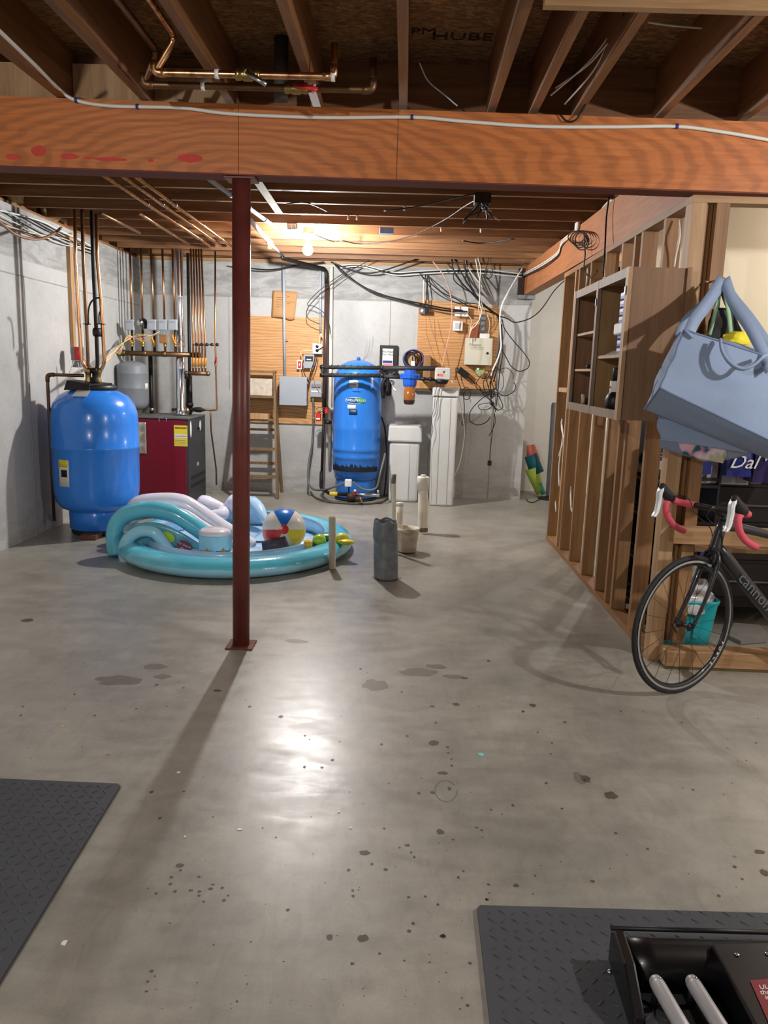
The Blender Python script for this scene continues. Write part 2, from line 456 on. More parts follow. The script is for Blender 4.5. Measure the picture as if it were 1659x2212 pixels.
sm_.build('oil_spot', STAIN, fl, label='dark droplet stains scattered over the slab', kind='stuff')
sm_ = M()
for i, (x, y, a, b) in enumerate([(810,1480,60,24),(905,1452,90,18),(260,1470,120,24),(335,1440,60,14),(940,1440,50,10),(350,1462,40,12),(640,1385,60,8),(980,1462,50,9),(1250,1680,26,30)]):
    blot(sm_, x, y, a, b, i, .0004)
ring = [P(963+25*math.cos(t)*(1-.02*t), 1706+28*math.sin(t)*(1-.06*t), Z=.0009) for t in [x*.3 for x in range(20)]]
sm_.ribbon(ring, [Vector((.002,.0005,0))]*len(ring), (0,0,.0006))
sm_.build('faint_stain', STAINL, fl, label='pale brown smears in the slab', kind='stuff')
# ---- walls
wl = M().box(-3.3, -3.1, -4.1, 9.9, 0, 2.65).build('wall_left', WALLC, kind='structure')
wb = M().box(-3.3, 1.42, 9.14, 9.95, 0, 2.65).build('wall_back', WALLC, kind='structure')
wr = M().box(1.42, 4.4, 9.9, 10.1, 0, 2.69).build('wall_back_right', WHITEW, kind='structure')
M().box(-3.3, 4.4, -4.1, -3.95, 0, 2.7).build('wall_behind', WALLC, kind='structure')
M().box(4.2, 4.35, -4, 9.9, 0, 2.7).build('wall_far_right', WHITEW, kind='structure')
wc = M().box(1.50, 4.2, 5.30, 5.40, 0, 2.60).build('wall_partition', CREAM, kind='structure')
SEAM = mat('seam_concrete', srgb(150, 147, 142), .9)
def seam(a, b, wd=.007, par=wb):
    mm = M(); mm.beam(a, b, wd, .005, up=(0,1,0) if par is wb else (1,0,0)); mm.build('form_seam', SEAM, par)
for px in (496, 838, 986, 1066, 598):
    x = P(px, 850, Y=9.14).x; z0 = 0.0 if px in (1066, 986, 598) else 1.2; z1 = 2.27
    if px == 838: z0 = 1.75
    if px == 986: z1 = 1.0
    if px == 598: z1 = .85
    seam((x, 9.139, z0), (x, 9.139, z1))
seam((-3.1, 9.139, 2.27), (1.42, 9.139, 2.27), .009)
seam((-3.099, 4.6, 2.13), (-3.099, 9.14, 2.13), .009, wl)
for y in (5.2, 6.35, 7.5, 8.65): seam((-3.099, y, 0), (-3.099, y, 2.13), .006, wl)
# ---- ceiling: subfloor and joists
ce = M().box(-3.4, 4.4, -4.1, 10.2, 2.925, 2.95).build('ceiling', OSB, kind='structure')
INK = mat('faded_ink', srgb(46, 30, 20), .9)
text('HUBER', P(1015, 80, Z=2.924)+Vector((0,0,-.001)), .11, INK, ce, (1,0,0), (0,-1,0), .0005)
text('PM', P(915, 68, Z=2.924)+Vector((0,0,-.001)), .09, INK, ce, (1,0,0), (0,-1,0), .0005)
for x in (-2.92, -2.50, -2.09, -1.66, -1.27, -.868, -.462, -.054, .362, .56, .765, 1.157, 1.555, 1.96, 2.37, 2.78, 3.2, 3.6):
    tw = .038 if x != -1.66 else .05
    M().box(x-tw/2, x+tw/2, -3.9, 3.99, 2.689, 2.924).build('joist', JOIY, ce)
for k in range(13):
    y = 4.03+.4125*k
    M().box(-3.14, 4.1, y-.019, y+.019, 2.692, 2.924).build('joist', JOIX, ce)
M().box(-3.14, 1.42, 9.16, 9.20, 2.70, 2.924).build('rim_board', JOIX, ce)
M().box(-3.14, 1.42, 9.145, 9.30, 2.652, 2.69).build('sill_plate', FIRX, ce)
M().box(-3.29, -3.15, 4.0, 9.2, 2.652, 2.69).build('sill_plate', FIRY, ce)
M().box(-3.29, -3.25, 4.0, 9.2, 2.692, 2.924).build('rim_board', FIRY, ce)
for x0, x1, y in ((-1.632,-1.29,3.93),(-2.06,-1.69,3.93),(-1.25,-.89,3.96)):
    M().box(x0, x1, y, y+.038, 2.70, 2.86).build('blocking', PALE, ce)
M().box(-2.06, -1.68, 3.55, 3.62, 2.84, 2.88).build('blocking', PALE, ce)
# strapping nailed under the joists at the right
a, b = P(1175, 5, Z=2.666), P(1659, 24, Z=2.666)
b = a+(b-a)*1.9
M().beam((a.x, a.y, 2.668), (b.x, a.y+.02, 2.668), .035, .034).build('strapping', FIRX, ce)
# metal strip across rear joists
a, b = P(556, 392, Z=2.682), P(604, 462, Z=2.682)
M().beam(a, b, .06, .004).build('strapping', mat('pale_board', srgb(196,190,176), .7), ce)

# ---- main beam (three laminated lengths) and lengthwise beam
def zb(x): return 2.366-.0095*(x+.8)+.004
mb = T('support_beam', 'long reddish-brown laminated wood beam crossing the room on the maroon post', 'beam', (-.8, 3.92, 2.37))
for i, (x0, x1) in enumerate(((-3.09,-.826),(-.824,-.076),(-.074,4.18))):
    y0 = 3.86+(.002 if i == 1 else 0)
    c = [(x0,y0,zb(x0)),(x1,y0,zb(x1)),(x1,3.985,zb(x1)),(x0,3.985,zb(x0)),(x0,y0,zb(x0)+.307),(x1,y0,zb(x1)+.307),(x1,3.985,zb(x1)+.307),(x0,3.985,zb(x0)+.307)]
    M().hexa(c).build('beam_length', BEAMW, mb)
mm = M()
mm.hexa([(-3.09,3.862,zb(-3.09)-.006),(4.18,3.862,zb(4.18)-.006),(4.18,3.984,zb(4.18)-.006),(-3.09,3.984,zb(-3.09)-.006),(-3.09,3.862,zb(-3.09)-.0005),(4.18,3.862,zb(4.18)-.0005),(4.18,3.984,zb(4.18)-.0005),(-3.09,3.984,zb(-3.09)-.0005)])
mm.build('shaded_underside', BEAMU, mb)  # thin strip added to carry the painted soffit shade
REDC = mat('red_chalk', srgb(196, 70, 60), .8)
mm = M()
for i, (x, y, a, b) in enumerate([(28,338,36,12),(84,326,34,24),(150,338,40,14),(240,344,80,8),(325,346,14,8),(410,342,56,18),(190,341,20,5)]):
    c = P(x, y, Y=3.858); r = random.Random(i); k = pxm(3.86, 340); n = 12
    mm.add([(c.x+math.cos(q*2*math.pi/n)*a/2*k*(.8+.3*r.random()), 3.8585, c.z+math.sin(q*2*math.pi/n)*b/2*k*(.8+.3*r.random())) for q in range(n)], [tuple(range(n))])
mm.build('chalk_mark', REDC, mb, label='smudged red chalk marks along the lower edge', kind='stuff')
sb = T('side_beam', 'lengthwise reddish-brown wood beam above the stud wall, seated in the back wall', 'beam', (1.4, 6.5, 2.37))
M().hexa([(1.43,3.99,2.385),(1.55,3.99,2.385),(1.43,9.135,2.368),(1.31,9.135,2.368),(1.43,3.99,2.688),(1.55,3.99,2.688),(1.43,9.135,2.671),(1.31,9.135,2.671)]).build('beam_length', BEAMD, sb)
M().box(1.245, 1.305, 9.06, 9.138, 2.37, 2.66).build('end_block', mat('dark_block', srgb(50,36,28), .8), sb)
M().box(1.245, 1.44, 9.05, 9.138, 2.325, 2.366).build('bearing_shim', GBOXD, sb)

# ---- steel post
a, b = P(521, 1408, Y=3.905), P(520, 384, Y=3.905); a.z = 0; 
sp = T('steel_post', 'round maroon-painted steel column holding up the main beam', 'column', a)
top = Vector((b.x, 3.92, zb(b.x)-.018))
M().tube([a+Vector((0,0,.008)), top], .0445, 32).build('shaft', MAROON, sp)
RUST = mat('rusty_steel', srgb(110, 66, 50), .7, .3, .3, 20)
M().rbox(a.x-.072, a.x+.072, a.y-.072, a.y+.072, .001, .009, .002).build('base_plate', RUST, sp)
M().rbox(top.x-.075, top.x+.075, 3.865, 3.98, top.z, top.z+.010, .002).build('cap_plate', MAROON, sp)

# ---- stud wall on the right and its return
sw = ST('wall_right')
ys = [P(px, py, X=1.345).y for px, py in ((1181,1163),(1208,1190),(1229,1214),(1255,1244),(1284,1277),(1306,1300),(1318.5,1315),(1357,1362))]
M().box(1.343, 1.435, 4.02, 6.965, .001, .037).build('bottom_plate', FIRY, sw)
M().box(1.347, 1.435, 4.02, 6.965, 2.312, 2.350).build('top_plate', FIRY, sw)
for i, y in enumerate(ys):
    y1 = y+.036
    wm = FIR
    M().box(1.348, 1.435, y, y1, .038, 2.311).build('stud', wm, sw)
for y in (6.50,):
    M().box(1.348, 1.435, y-.02, y+.016, .038, 2.311).build('stud', PALE, sw)
M().box(1.350, 1.43, 6.54, 6.88, 1.34, 1.376).build('blocking', PALE, sw)
rw = ST('wall_return')
M().rbox(1.390, 4.1, 3.80, 3.915, .012, .100, .006).build('bottom_plate', FIRX, rw)
M().box(1.392, 4.1, 3.805, 3.91, .0005, .0115).build('sill_strip', mat('dark_plywood', srgb(92,80,48), .8), rw)  # darker olive strip below the bottom plate
M().box(1.345, 4.1, 3.925, 4.015, 2.310, 2.350).build('top_plate', FIRX, rw)
M().box(1.345, 1.415, 3.925, 4.013, .001, 2.309).build('corner_post', PALE, rw)
M().box(1.417, 1.458, 3.965, 4.013, .101, 2.309).build('corner_post', FIR, rw)
M().box(1.462, 1.525, 3.925, 4.013, .101, 2.309).build('corner_post', FIR, rw)
M().box(1.392, 4.1, 3.86, 3.9235, .652, .736).build('rail', FIRX, rw)
M().box(1.53, 4.1, 3.9265, 4.02, .60, .62).build('shelf_board', FIRX, rw)

# ---- bulb
def bulb():
    t = T('ceiling_bulb', 'bare glowing light bulb in a lampholder under the joists', 'light bulb', (LAMP_A[0], LAMP_A[1], LAMP_A[2]+.19))
    r = .046
    em = LAMP_A_WATT/(math.pi*4*math.pi*r*r)
    g = mat('lit_glass', (1,1,1,1), .5, emit=(1, .975, .955, 1), es=em)
    x, y, z = LAMP_A
    prof = [(0,-r)]+[(r*math.sin(k*math.pi/10), -r*math.cos(k*math.pi/10)) for k in range(1,8)]+[(.020,.046),(.014,.050)]
    M().lathe(prof, LAMP_A, 20).build('glass_globe', g, t)
    M().lathe([(.0,.05),(.014,.05),(.015,.075),(.024,.08),(.028,.12),(.055,.135),(.055,.15),(0,.15)], LAMP_A, 24).build('lampholder', WHT, t)
    M().lathe([(.0,.15),(.052,.15),(.052,.19),(0,.19)], LAMP_A, 8, sm=False).build('junction_box', STEEL, t)
bulb()

# ================================================================== CABLES AND PIPES OVERHEAD
def cable(name, label, cat, pts, r, mt, group=None, res=5, n=7):
    return M().tube(smooth_path(pts, res), r, n).build(name, mt, None, label, cat, group)
c0 = [P(0,68,Z=2.668), P(75,140,Z=2.668)+Vector((0,0,0))]
pts = [P(-60,10,Z=2.67)]+c0+[P(130,195,Y=3.80)]+PP([(165,217),(240,229),(390,233),(500,246),(700,254),(890,253),(1000,262),(1160,273),(1330,274),(1462,273),(1560,285),(1659,302),(1760,322)], Y=3.850)
o = cable('beam_cable', 'thick white cable stapled along the front face of the main beam', 'cable', pts, .0082, WHTC)
for px, py in ((165,217),(297,230),(890,253),(1462,273)):
    p = P(px, py, Y=3.850); M().lathe([(.009,-.006),(.0115,-.006),(.0115,.006),(.009,.006)], p, 12, 'x').build('cable_clip', mat('blue_clip', srgb(40,50,120), .5), o)
cable('hanging_black_wire', 'black wire dangling in a loop in front of the main beam at right', 'wire', [P(1352,-10,Z=2.70)]+PP([(1338,60,3.3),(1325,110,3.45),(1290,175,3.65),(1258,235,3.82),(1245,258,3.835),(1225,262,3.84),(1208,245,3.85)]), .0045, BLK)
for k, (a, b) in enumerate((((1322,70),(1190,206)),((1318,84),(1220,225)),((1312,95),(1200,190)))):
    cable('loose_white_wire', ('longest','lowest, rightmost','upper, shortest')[k]+' white wire end splayed from the black wire above the beam', 'wire', [P(a[0],a[1],Y=3.3), P((a[0]+b[0])/2+12,(a[1]+b[1])/2,Y=3.5), P(b[0],b[1],Y=3.72)], .0035, WHTC, 'white wire ends above the beam')
cable('white_joist_wire', 'thin white wire crossing between the joists at top right', 'wire', PP([(1400,48),(1450,55),(1530,62),(1580,66)], Z=2.86), .004, WHTC)
cable('grey_joist_wire', 'thin grey wire curving down behind the beam right of the centre joist', 'wire', PP([(906,136,3.6),(925,175,3.75),(960,205,3.83),(988,229,3.85)]), .003, GREYPVC)

def valve(parent, c, ax, hcol, hdir, r=.02, L=.05, hl=.09):
    """ball valve: body as part, lever as its sub-part"""
    c = Vector(c); ax = Vector(ax).normalized()
    b = M(); b.lathe([(0,-L),(r*.95,-L),(r*.95,-L*.6),(r*.8,-L*.55),(r*1.05,-L*.3),(r*1.05,L*.3),(r*.8,L*.55),(r*.95,L*.6),(r*.95,L),(0,L)], c, 12, ax=ax)
    hd = Vector(hdir).normalized()
    b.cyl(c, c-Vector((0,1,0))*r*1.5 if abs(ax.y) < .8 else c+Vector((0,0,1))*r*1.5, r*.35, n=8)
    bo = b.build('valve', BRASS, parent)
    s = c-Vector((0,1,0))*r*1.6
    ORG[bo.name] = ORG[parent.name]
    h = M(); h.ribbon([s, s+hd*hl*.35, s+hd*hl*.45-Vector((0,.008,0)), s+hd*hl-Vector((0,.012,0))], hd.cross((0,1,0)).normalized()*r*(1.25 if hcol is ORG_ else .8), (0,.006,0))
    h.build('lever', hcol, bo)
    return bo
def overhead_pipe(lab, pts, vpx, mt, hcol, hdir):
    P0 = PP(pts, Z=2.655); P0 = [p for p in P0]
    ya = P0[1].y
    Q = [Vector((P0[0].x, ya, 2.79)), Vector((P0[1].x, ya, 2.655)), Vector((P0[2].x, ya, 2.655)), Vector((P0[2].x, ya, 2.78))]
    t = T('copper_water_pipe', lab, 'pipe', Q[1])
    far = [Vector((Q[0].x, -2.0, 2.80)), Vector((Q[0].x, ya-.03, 2.80))]
    M().tube(fillet(far+[Vector((Q[0].x, ya, 2.78)), Q[1], Q[2], Q[3]], .03), .0145, 12).build('tube', mt, t)
    for q, d in ((Q[1],(1,0,0)),(Q[2],(-1,0,0))):
        d = Vector(d); M().tube(fillet([q+Vector((0,0,.045)), q, q+d*.045], .03), .0175, 12).build('elbow', mt, t)
    v = P(vpx, 170, Z=2.655); vc = Vector((v.x, ya, 2.655))
    valve(t, vc, (1,0,0), hcol, hdir, .024, .05, .10)
    for x in (Q[1].x+.26, Q[1].x+.74):
        M().lathe([(.016,-.008),(.019,-.008),(.019,.008),(.016,.008)], (x,ya,2.655), 14, 'x').build('pipe_clip', WHT, t)
overhead_pipe('upper copper pipe with a valve hung under the front joists', [(332,100),(334,157),(722,168)], 540, COP, STEEL, (.8,0,-.5))
overhead_pipe('dull copper pipe with a red-levered valve just above the beam', [(308,150),(310,183),(806,202)], 632, COPD, RED, (.95,0,-.2))
mm = M().tube([P(619,118,Z=2.85), P(621,190,Z=2.66)], .03, 14)
a = P(622,170,Y=3.95)
M().tube([(a.x,3.75,2.66),(a.x,3.75,2.92)], .032, 14).build('drain_stub', mat('grey_abs', srgb(70,66,62), .6), None, 'short grey drain pipe rising beside the overhead copper pipes', 'pipe')

def run(name, label, pts, r, mt, rf=.04, n=10, cat='pipe', group=None):
    return M().tube(fillet(pts, rf), r, n).build(name, mt, None, label, cat, group)
ZC = 2.655
for i, (a, b, l) in enumerate((((200,362),(452,530),'left'),((240,362),(476,530),'middle'),((268,362),(502,534),'right'))):
    A, B = P(*a, Z=ZC), P(*b, Z=ZC)
    t = T('copper_joist_pipe', 'long copper pipe clipped under the rear joists, %s one of three' % l, 'pipe', A, 'three long copper pipes under the joists')
    M().tube([A, B, B+Vector((.05,.03,0))], .0145, 10).build('tube', COP, t)
    for f in (.35, .62, .85):
        c = A+(B-A)*f
        M().lathe([(.016,-.006),(.020,-.006),(.020,.006),(.016,.006)], c, 10, ax=(B-A)).build('pipe_clip', STEEL, t)
A, B = P(440,378,Z=ZC), P(596,492,Z=ZC)
t = T('white_conduit', 'pale grey plastic conduit under the joists passing behind the post', 'conduit', A)
M().tube([A, B], .0155, 10).build('tube', GREYPVC, t)
for f in (.3, .55, .8): M().lathe([(.016,-.02),(.02,-.02),(.02,.02),(.016,.02)], A+(B-A)*f, 10, ax=(B-A)).build('coupling', GREYPVC, t)

# ================================================================== BOILER CORNER (left)
# ---- blue hot water tank
c = P(206, 1000, Y=6.55); TX, TY = c.x, 6.57
t = T('water_tank', 'squat round blue hot water tank in the left corner with pipes on top', 'tank', (TX, TY, 0))
M().lathe([(0.1926,.045),(0.2263,.045),(0.2359,.055),(0.2359,.20),(0.2167,.23)], (TX,TY,0), 48).build('base_skirt', BLUET, t)
M().lathe([(0.0000,.195),(0.2311,.205),(0.2985,.235),(0.3390,.29),(0.3544,.37),(0.3582,.50),(0.3602,.745),(0.3659,.752),(0.3659,.768),(0.3602,.775),(0.3602,.95),(0.3544,1.04),(0.3322,1.12),(0.2793,1.19),(0.1926,1.235),(0.0963,1.25),(0.0000,1.255)], (TX,TY,0), 64).build('tank_shell', BLUET, t)
M().lathe([(0,.001),(0.2119,.001),(0.2234,.015),(0.2234,.044),(0,.044)], (TX,TY,0), 32).build('base_ring', BLKR, t)
LBL = mat('white_label', srgb(222,222,216), .5, var=.03)
def on_tank(px0, py0, px1, py1, cx, cy, r, mt, par, name='sticker', off=.0015, n=6):
    """sticker wrapped on an upright cylinder"""
    def ang(px, py):
        d = (P(px,py,Y=1)-Vector((0,0,CAMH))); a = d.x**2+d.y**2; b = -2*(d.x*cx+d.y*cy); q = cx*cx+cy*cy-r*r
        s_ = (-b-math.sqrt(max(0,b*b-4*a*q)))/(2*a); p = Vector((0,0,CAMH))+d*s_
        return math.atan2(p.y-cy, p.x-cx), p.z
    a0, z0 = ang(px0, py1); a1, z1 = ang(px1, py0); za = ang(px0,py0)[1]
    m_ = M(); rr = r+off
    m_.grid(lambda u, v: (cx+rr*math.cos(a0+(a1-a0)*u), cy+rr*math.sin(a0+(a1-a0)*u), z0+(z1-z0)*v), n, 1)
    return m_.build(name, mt, par, solid=.0008)
on_tank(129, 995, 148, 1050, TX, TY, .3605, LBL, t)
on_tank(128.5, 994, 146, 1008, TX, TY, .3605, YEL, t, off=.003)
on_tank(133, 1016, 145, 1030, TX, TY, .3605, BLK, t, 'printed_picture', off=.003)
a = P(186, 866, Y=6.42)
M().hexa([(a.x-.06,6.285,1.188),(a.x+.06,6.285,1.188),(a.x+.055,6.38,1.236),(a.x-.055,6.38,1.236),(a.x-.06,6.285,1.192),(a.x+.06,6.285,1.192),(a.x+.055,6.38,1.240),(a.x-.055,6.38,1.240)]).build('worn_sticker', mat('worn_sticker', srgb(160,160,160), .5), t)
M().lathe([(0,1.235),(.183,1.225),(.19,1.275),(.16,1.285),(0,1.285)], (TX,TY,0), 32).build('top_cap', BLK, t)
x0 = P(147,0,Y=6.50).x
M().hexa([(P(147,850,Y=6.45).x,6.37,1.235),(P(200,850,Y=6.45).x,6.37,1.245),(P(235,845,Y=6.45).x,6.53,1.27),(P(147,845,Y=6.45).x,6.53,1.25),(P(149,835,Y=6.45).x,6.41,1.315),(P(200,840,Y=6.45).x,6.39,1.29),(P(235,840,Y=6.45).x,6.53,1.30),(P(149,833,Y=6.45).x,6.55,1.32)]).build('control_cover', BLK, t)
M().rbox(P(162,0,Y=6.45).x, P(169,0,Y=6.45).x, 6.45, 6.48, 1.30, 1.345, .004).build('cable_gland', BLK, t)
bk = P(187,1168,Z=0); M().rbox(bk.x-.065, bk.x+.07, bk.y+.02, bk.y+.16, .001, .042, .003).build('wood_block', wood('damp_wood', srgb(86,54,36), srgb(120,80,54), 'x'), None, 'small damp wood block wedged under the blue tank at left', 'block')

PY = 6.47   # plane of the pipe cluster over the tank
cl = [('brown-streaked copper riser, second from the left above the blue tank', [(162,452),(163,560),(171,700),(177,784),(190,801),(192,838)], COP, .0145),
      ('copper riser turning dark at the top, above the blue tank', [(177,452),(180,560),(187,700),(190,770),(191,838)], COPD, .0145),
      ('black iron riser above the blue tank', [(198,455),(201,560),(207,690),(211,790),(206,815),(206,838)], BLKP, .016),
      ('bright copper riser, rightmost above the blue tank', [(208,462),(210,560),(218,650),(226,786),(214,806),(213,838)], COP, .0145)]
for i, (l, pts, mt, r) in enumerate(cl):
    q = PP(pts, Y=PY+(.03 if i % 2 else 0))
    q[-1].z = 1.28
    t = T('riser_pipe', l, 'pipe', q[-1])
    M().tube(fillet(q, .05), r, 12).build('tube', mt, t)
    zz = q[-1].z
    M().lathe([(0,0),(.026,0),(.028,.03),(.022,.05),(.022,.09),(.029,.095),(.029,.135),(0,.14)], (q[-1].x, q[-1].y, zz+.005), 12).build('union', (BRASS, SOLD, BLKP, BRASS)[i], t)
    if i == 2: M().lathe([(0,0),(.03,.0),(.036,.02),(.036,.05),(.028,.07),(0,.07)], P(210,727,Y=PY), 14).build('collar', BLKP, t)
    if i in (1, 3):
        p = P(188 if i == 1 else 219, 700, Y=PY); M().lathe([(.016,-.004),(.034,-.002),(.034,.002),(.016,.004)], p, 12).build('clamp', BLK, t)
a = P(191,810,Y=PY); b = P(102,809,Y=6.40)
t = T('discharge_pipe', 'dull copper pipe bending down beside the left wall to near the floor', 'pipe', (b.x, 6.40, .15))
M().tube(fillet([Vector((a.x-.02, PY-.05, b.z)), Vector((b.x, 6.40, b.z)), Vector((b.x, 6.40, .12))], .05), .0135, 12).build('tube', COPD, t)
M().tube(fillet([Vector((b.x+.06, 6.40, b.z)), Vector((b.x, 6.40, b.z)), Vector((b.x, 6.40, b.z-.06))], .05), .017, 12).build('elbow', COPD, t)
cable('black_hose', 'thin black hose arched between the risers above the blue tank', 'hose', PP([(191,700),(191,672),(196,654),(206,645),(216,643)], Y=6.38), .007, BLK)
cable('black_hose', 'short black hose curving down behind the rightmost riser', 'hose', PP([(214,700),(214,680),(218,668),(219,655)], Y=6.50), .006, BLK)
# casing strip, wire bundle, red switch
a, b = P(148.5, 470, Y=7.1), P(157, 741, Y=7.1)
t = T('timber_strip', 'tall narrow wood strip fixed upright on the left wall', 'timber', (-3.07, a.y, b.z))
yy = P(152, 600, X=-3.08).y
M().box(-3.098, -3.065, yy-.02, yy+.04, 1.55, 2.60).build('board', PALE, t)
for k in range(5):
    pts = [(-3.075, yy+.06+.01*k, 2.62), (-3.07+.01*math.sin(k), yy+.07+.012*k, 2.3), (-3.07, yy+.05+.02*k, 2.0), (-3.06, yy+.08+.008*k, 1.75), (-3.06, yy+.07, 1.50)]
    cable('tank_wire', ('grey','white','tan','thin white','pale')[k]+' wire hanging in a bundle beside the wood strip on the left wall', 'wire', pts, .004, (GREYPVC,WHTC,CREAMC,WHT,PVC)[k], 'wires beside the wood strip')
t = T('red_switch', 'emergency switch with a red plate on a grey box beside the left risers', 'switch', P(168,765,Y=7.0))
X0, X1, Z0, Z1 = rectY(155, 749, 178, 779, 7.0)
M().rbox(X0, X1, 6.98, 7.05, Z0, Z1, .005).build('box', GBOXD, t)
M().rbox(X0+.035, X1+.005, 6.968, 6.979, Z0+.004, Z1-.002, .003).build('cover_plate', RED, t)
M().rbox((X0+X1)/2+.012, (X0+X1)/2+.03, 6.955, 6.967, (Z0+Z1)/2-.02, (Z0+Z1)/2+.02, .003).build('toggle', RED, t)
M().rbox(X0, X1-.02, 7.0, 7.05, Z0-.06, Z0-.002, .004).build('terminal_box', GBOXD, t)
for k, (pts, mt, l) in enumerate([([(160,780),(152,800),(147,812),(144,825),(150,842)], WHTC, 'white'), ([(168,782),(172,800),(176,815),(182,830)], CREAMC, 'tan'), ([(176,765),(186,778),(198,790),(206,800)], WHTC, 'pale')]):
    cable('switch_wire', l+' wire looping down from the red switch to the blue tank', 'wire', PP(pts, Y=6.9), .0035, mt)
for k in range(6):
    mt = (YEL, WHTC, RED, CREAMC, GREYPVC, YEL)[k]
    cable('thermostat_wire', ('yellow','white','red','tan','grey','pale yellow')[k]+' thermostat wire strung from the tank to the zone valves', 'wire',
      PP([(205+k*3,795-k*2,6.8),(236+k*2,775-k*3,7.3),(255+k,748+k*3,7.8),(276,735-k*2,8.25),(300+k*2,722+k*3,8.28),(325+k*4,726-k*2,8.28)]), .0028, mt, 'thermostat wires left of the boiler')
cable('brown_hose', 'brown cable sagging from the ceiling across the left wall', 'cable', PP([(-60,430,5.1),(0,480,5.55),(35,507,5.75),(80,517,6.0),(115,505,6.3),(132,492,6.5)]), .011, mat('brown_cable', srgb(136,96,72), .5))
for k in range(6):
    r_ = random.Random(k)
    cable('wall_top_cable', ('white','black','grey','twisted white','thin black','tan')[k]+' cable running along the top of the left wall', 'cable',
      [(-3.07+.02*r_.random(), y, 2.55-.012*k+.04*math.sin(y*2.1+k)+.02*r_.random()) for y in [4.6+.35*j for j in range(10)]], .007 if k < 3 else .0045, (WHTC, BLK, GREYPVC, WHTC, BLK, CREAMC)[k], 'cables along the top of the left wall')
# insulation lumps on the sills
INS = mat('yellow_insulation', srgb(206, 186, 140), .95, var=.3, vs=25, bump=.6, bs=60)
def lumps(pts, r, name, label):
    m_ = M()
    for i, p in enumerate(pts):
        p = Vector(p); r_ = random.Random(i)
        m_.grid(lambda u, v: p+Vector(((r[0])*math.sin(math.pi*u)*math.cos(2*math.pi*v), (r[1])*math.sin(math.pi*u)*math.sin(2*math.pi*v), r[2]*math.cos(math.pi*u)))*(1+.35*mnoise.noise(Vector((u*5,math.sin(v*6.28)*2,i*3.1)))), 10, 14)
    return m_.build(name, INS, None, label, 'insulation')
for y, l in ((5.1,'nearest'),(5.75,'second'),(6.5,'third'),(7.1,'farthest')):
    lumps([(-3.19,y,2.77)], (.06,.17,.08), 'insulation_tuft', 'pale insulation tuft on the left wall top, %s of four' % l)
for x, l in ((-2.3,'leftmost, above the manifolds'),(-1.95,'left of the post'),(-.35,'right of the bulb'),(.1,'above the framed plaque'),(.45,'above the outlet box'),(.8,'above the white router')):
    lumps([(x,9.24,2.77)], (.2,.05,.06), 'insulation_tuft', 'pale insulation tuft on the back wall top, '+l)

# ---- zone risers, manifold
MY = 8.35
zr = [(280,286),(304,309),(325,334),(350,357),(372,379)]
mL, mR = P(262,762,Y=MY), P(432,768,Y=MY); zM = mL.z
t = T('supply_manifold', 'thick dull copper header pipe above the grey expansion tank', 'pipe', mL)
M().tube([mL, Vector((mR.x, MY, zM))], .027, 16).build('header', COPD, t)
M().lathe([(0,-.03),(.034,-.03),(.034,.03),(.022,.06),(0,.06)], mL, 14, 'x').build('end_cap', COPD, t)
e = P(262,762,Y=MY)
for f in (0.02,.3,.55,.98):
    p = mL.lerp(Vector((mR.x, MY, zM)), f); M().lathe([(.027,-.02),(.031,-.02),(.031,.02),(.027,.02)], p, 14, 'x').build('collar', COPD, t)
names = ['far left of five, with a grey zone valve box','second of five, with a round circulator pump','middle of five, with a grey zone valve box','fourth of five, with a tall grey box and tan wiring cap','rightmost of five, with an orange-levered valve']
for i, (xt, xb) in enumerate(zr):
    A = P(xt, 508, Y=MY); A.z = 2.66; B = P(xb, 762, Y=MY); B.z = zM+.027
    A.y = B.y = MY
    t = T('zone_riser', 'copper heating riser, '+names[i], 'pipe', B)
    C_ = P(xb-1, 712, Y=MY); C_.y = MY
    M().tube([C_, A], .0115, 10).build('tube', COP, t)
    M().tube([B, C_+Vector((0,0,-.002))], .0125, 10).build('lower_tube', BLKP if i < 3 else COPD, t)
    vz = P(xb, 742, Y=MY); valve(t, (B.x, MY, vz.z), (0,0,1), ORG_, (-.25,0,1), .019, .035, .09)
    if i != 1:
        X0, X1, Z0, Z1 = rectY(xb-14, 690, xb+3, 713, MY-.05)
        bx = M().rbox(X0, X1, MY-.06, MY-.0145, Z0, Z1, .004).build('valve_box', GBOX, t)
        M().rbox(X0+.004, X1-.02, MY-.063, MY-.0605, Z1-.03, Z1-.024, .001).build('box_slot', GBOXD, bx)
        if i == 3:
            X0, X1, Z0, Z1 = rectY(346, 713, 358, 724, MY-.05); M().rbox(X0, X1, MY-.07, MY-.02, Z0, Z1, .003).build('relay', STEEL, t)
            X0, X1, Z0, Z1 = rectY(345, 722, 360, 741, MY-.05); M().rbox(X0, X1, MY-.065, MY-.02, Z0, Z1-.002, .003).build('wiring_cap', mat('tan_cap', srgb(150,104,60), .5), t)
    else:
        p = P(303, 697, Y=MY-.04); M().lathe([(0,-.03),(.03,-.03),(.036,-.01),(.036,.02),(0,.03)], p, 18, 'y').build('pump_motor', STEEL, t)
        M().tube(fillet([P(307,690,Y=MY), P(315,692,Y=MY), P(314,710,Y=MY)], .02), .016, 10).build('pump_housing', BLKP, t)
# ceiling laterals for zones
for i, (a, b) in enumerate((((217,460),(302,503)),((300,460),(372,505)),((338,485),(408,527)))):
    A, B = P(*a, Z=2.66), P(*b, Z=2.66)
    M().tube([A, B], .0135, 10).build('lateral_pipe', COPD if i == 0 else COP, None, ('dull copper branch pipe under the joists beside the left risers','copper branch pipe under the joists above the zone valves','copper branch pipe under the joists left of the flue')[i], 'pipe')
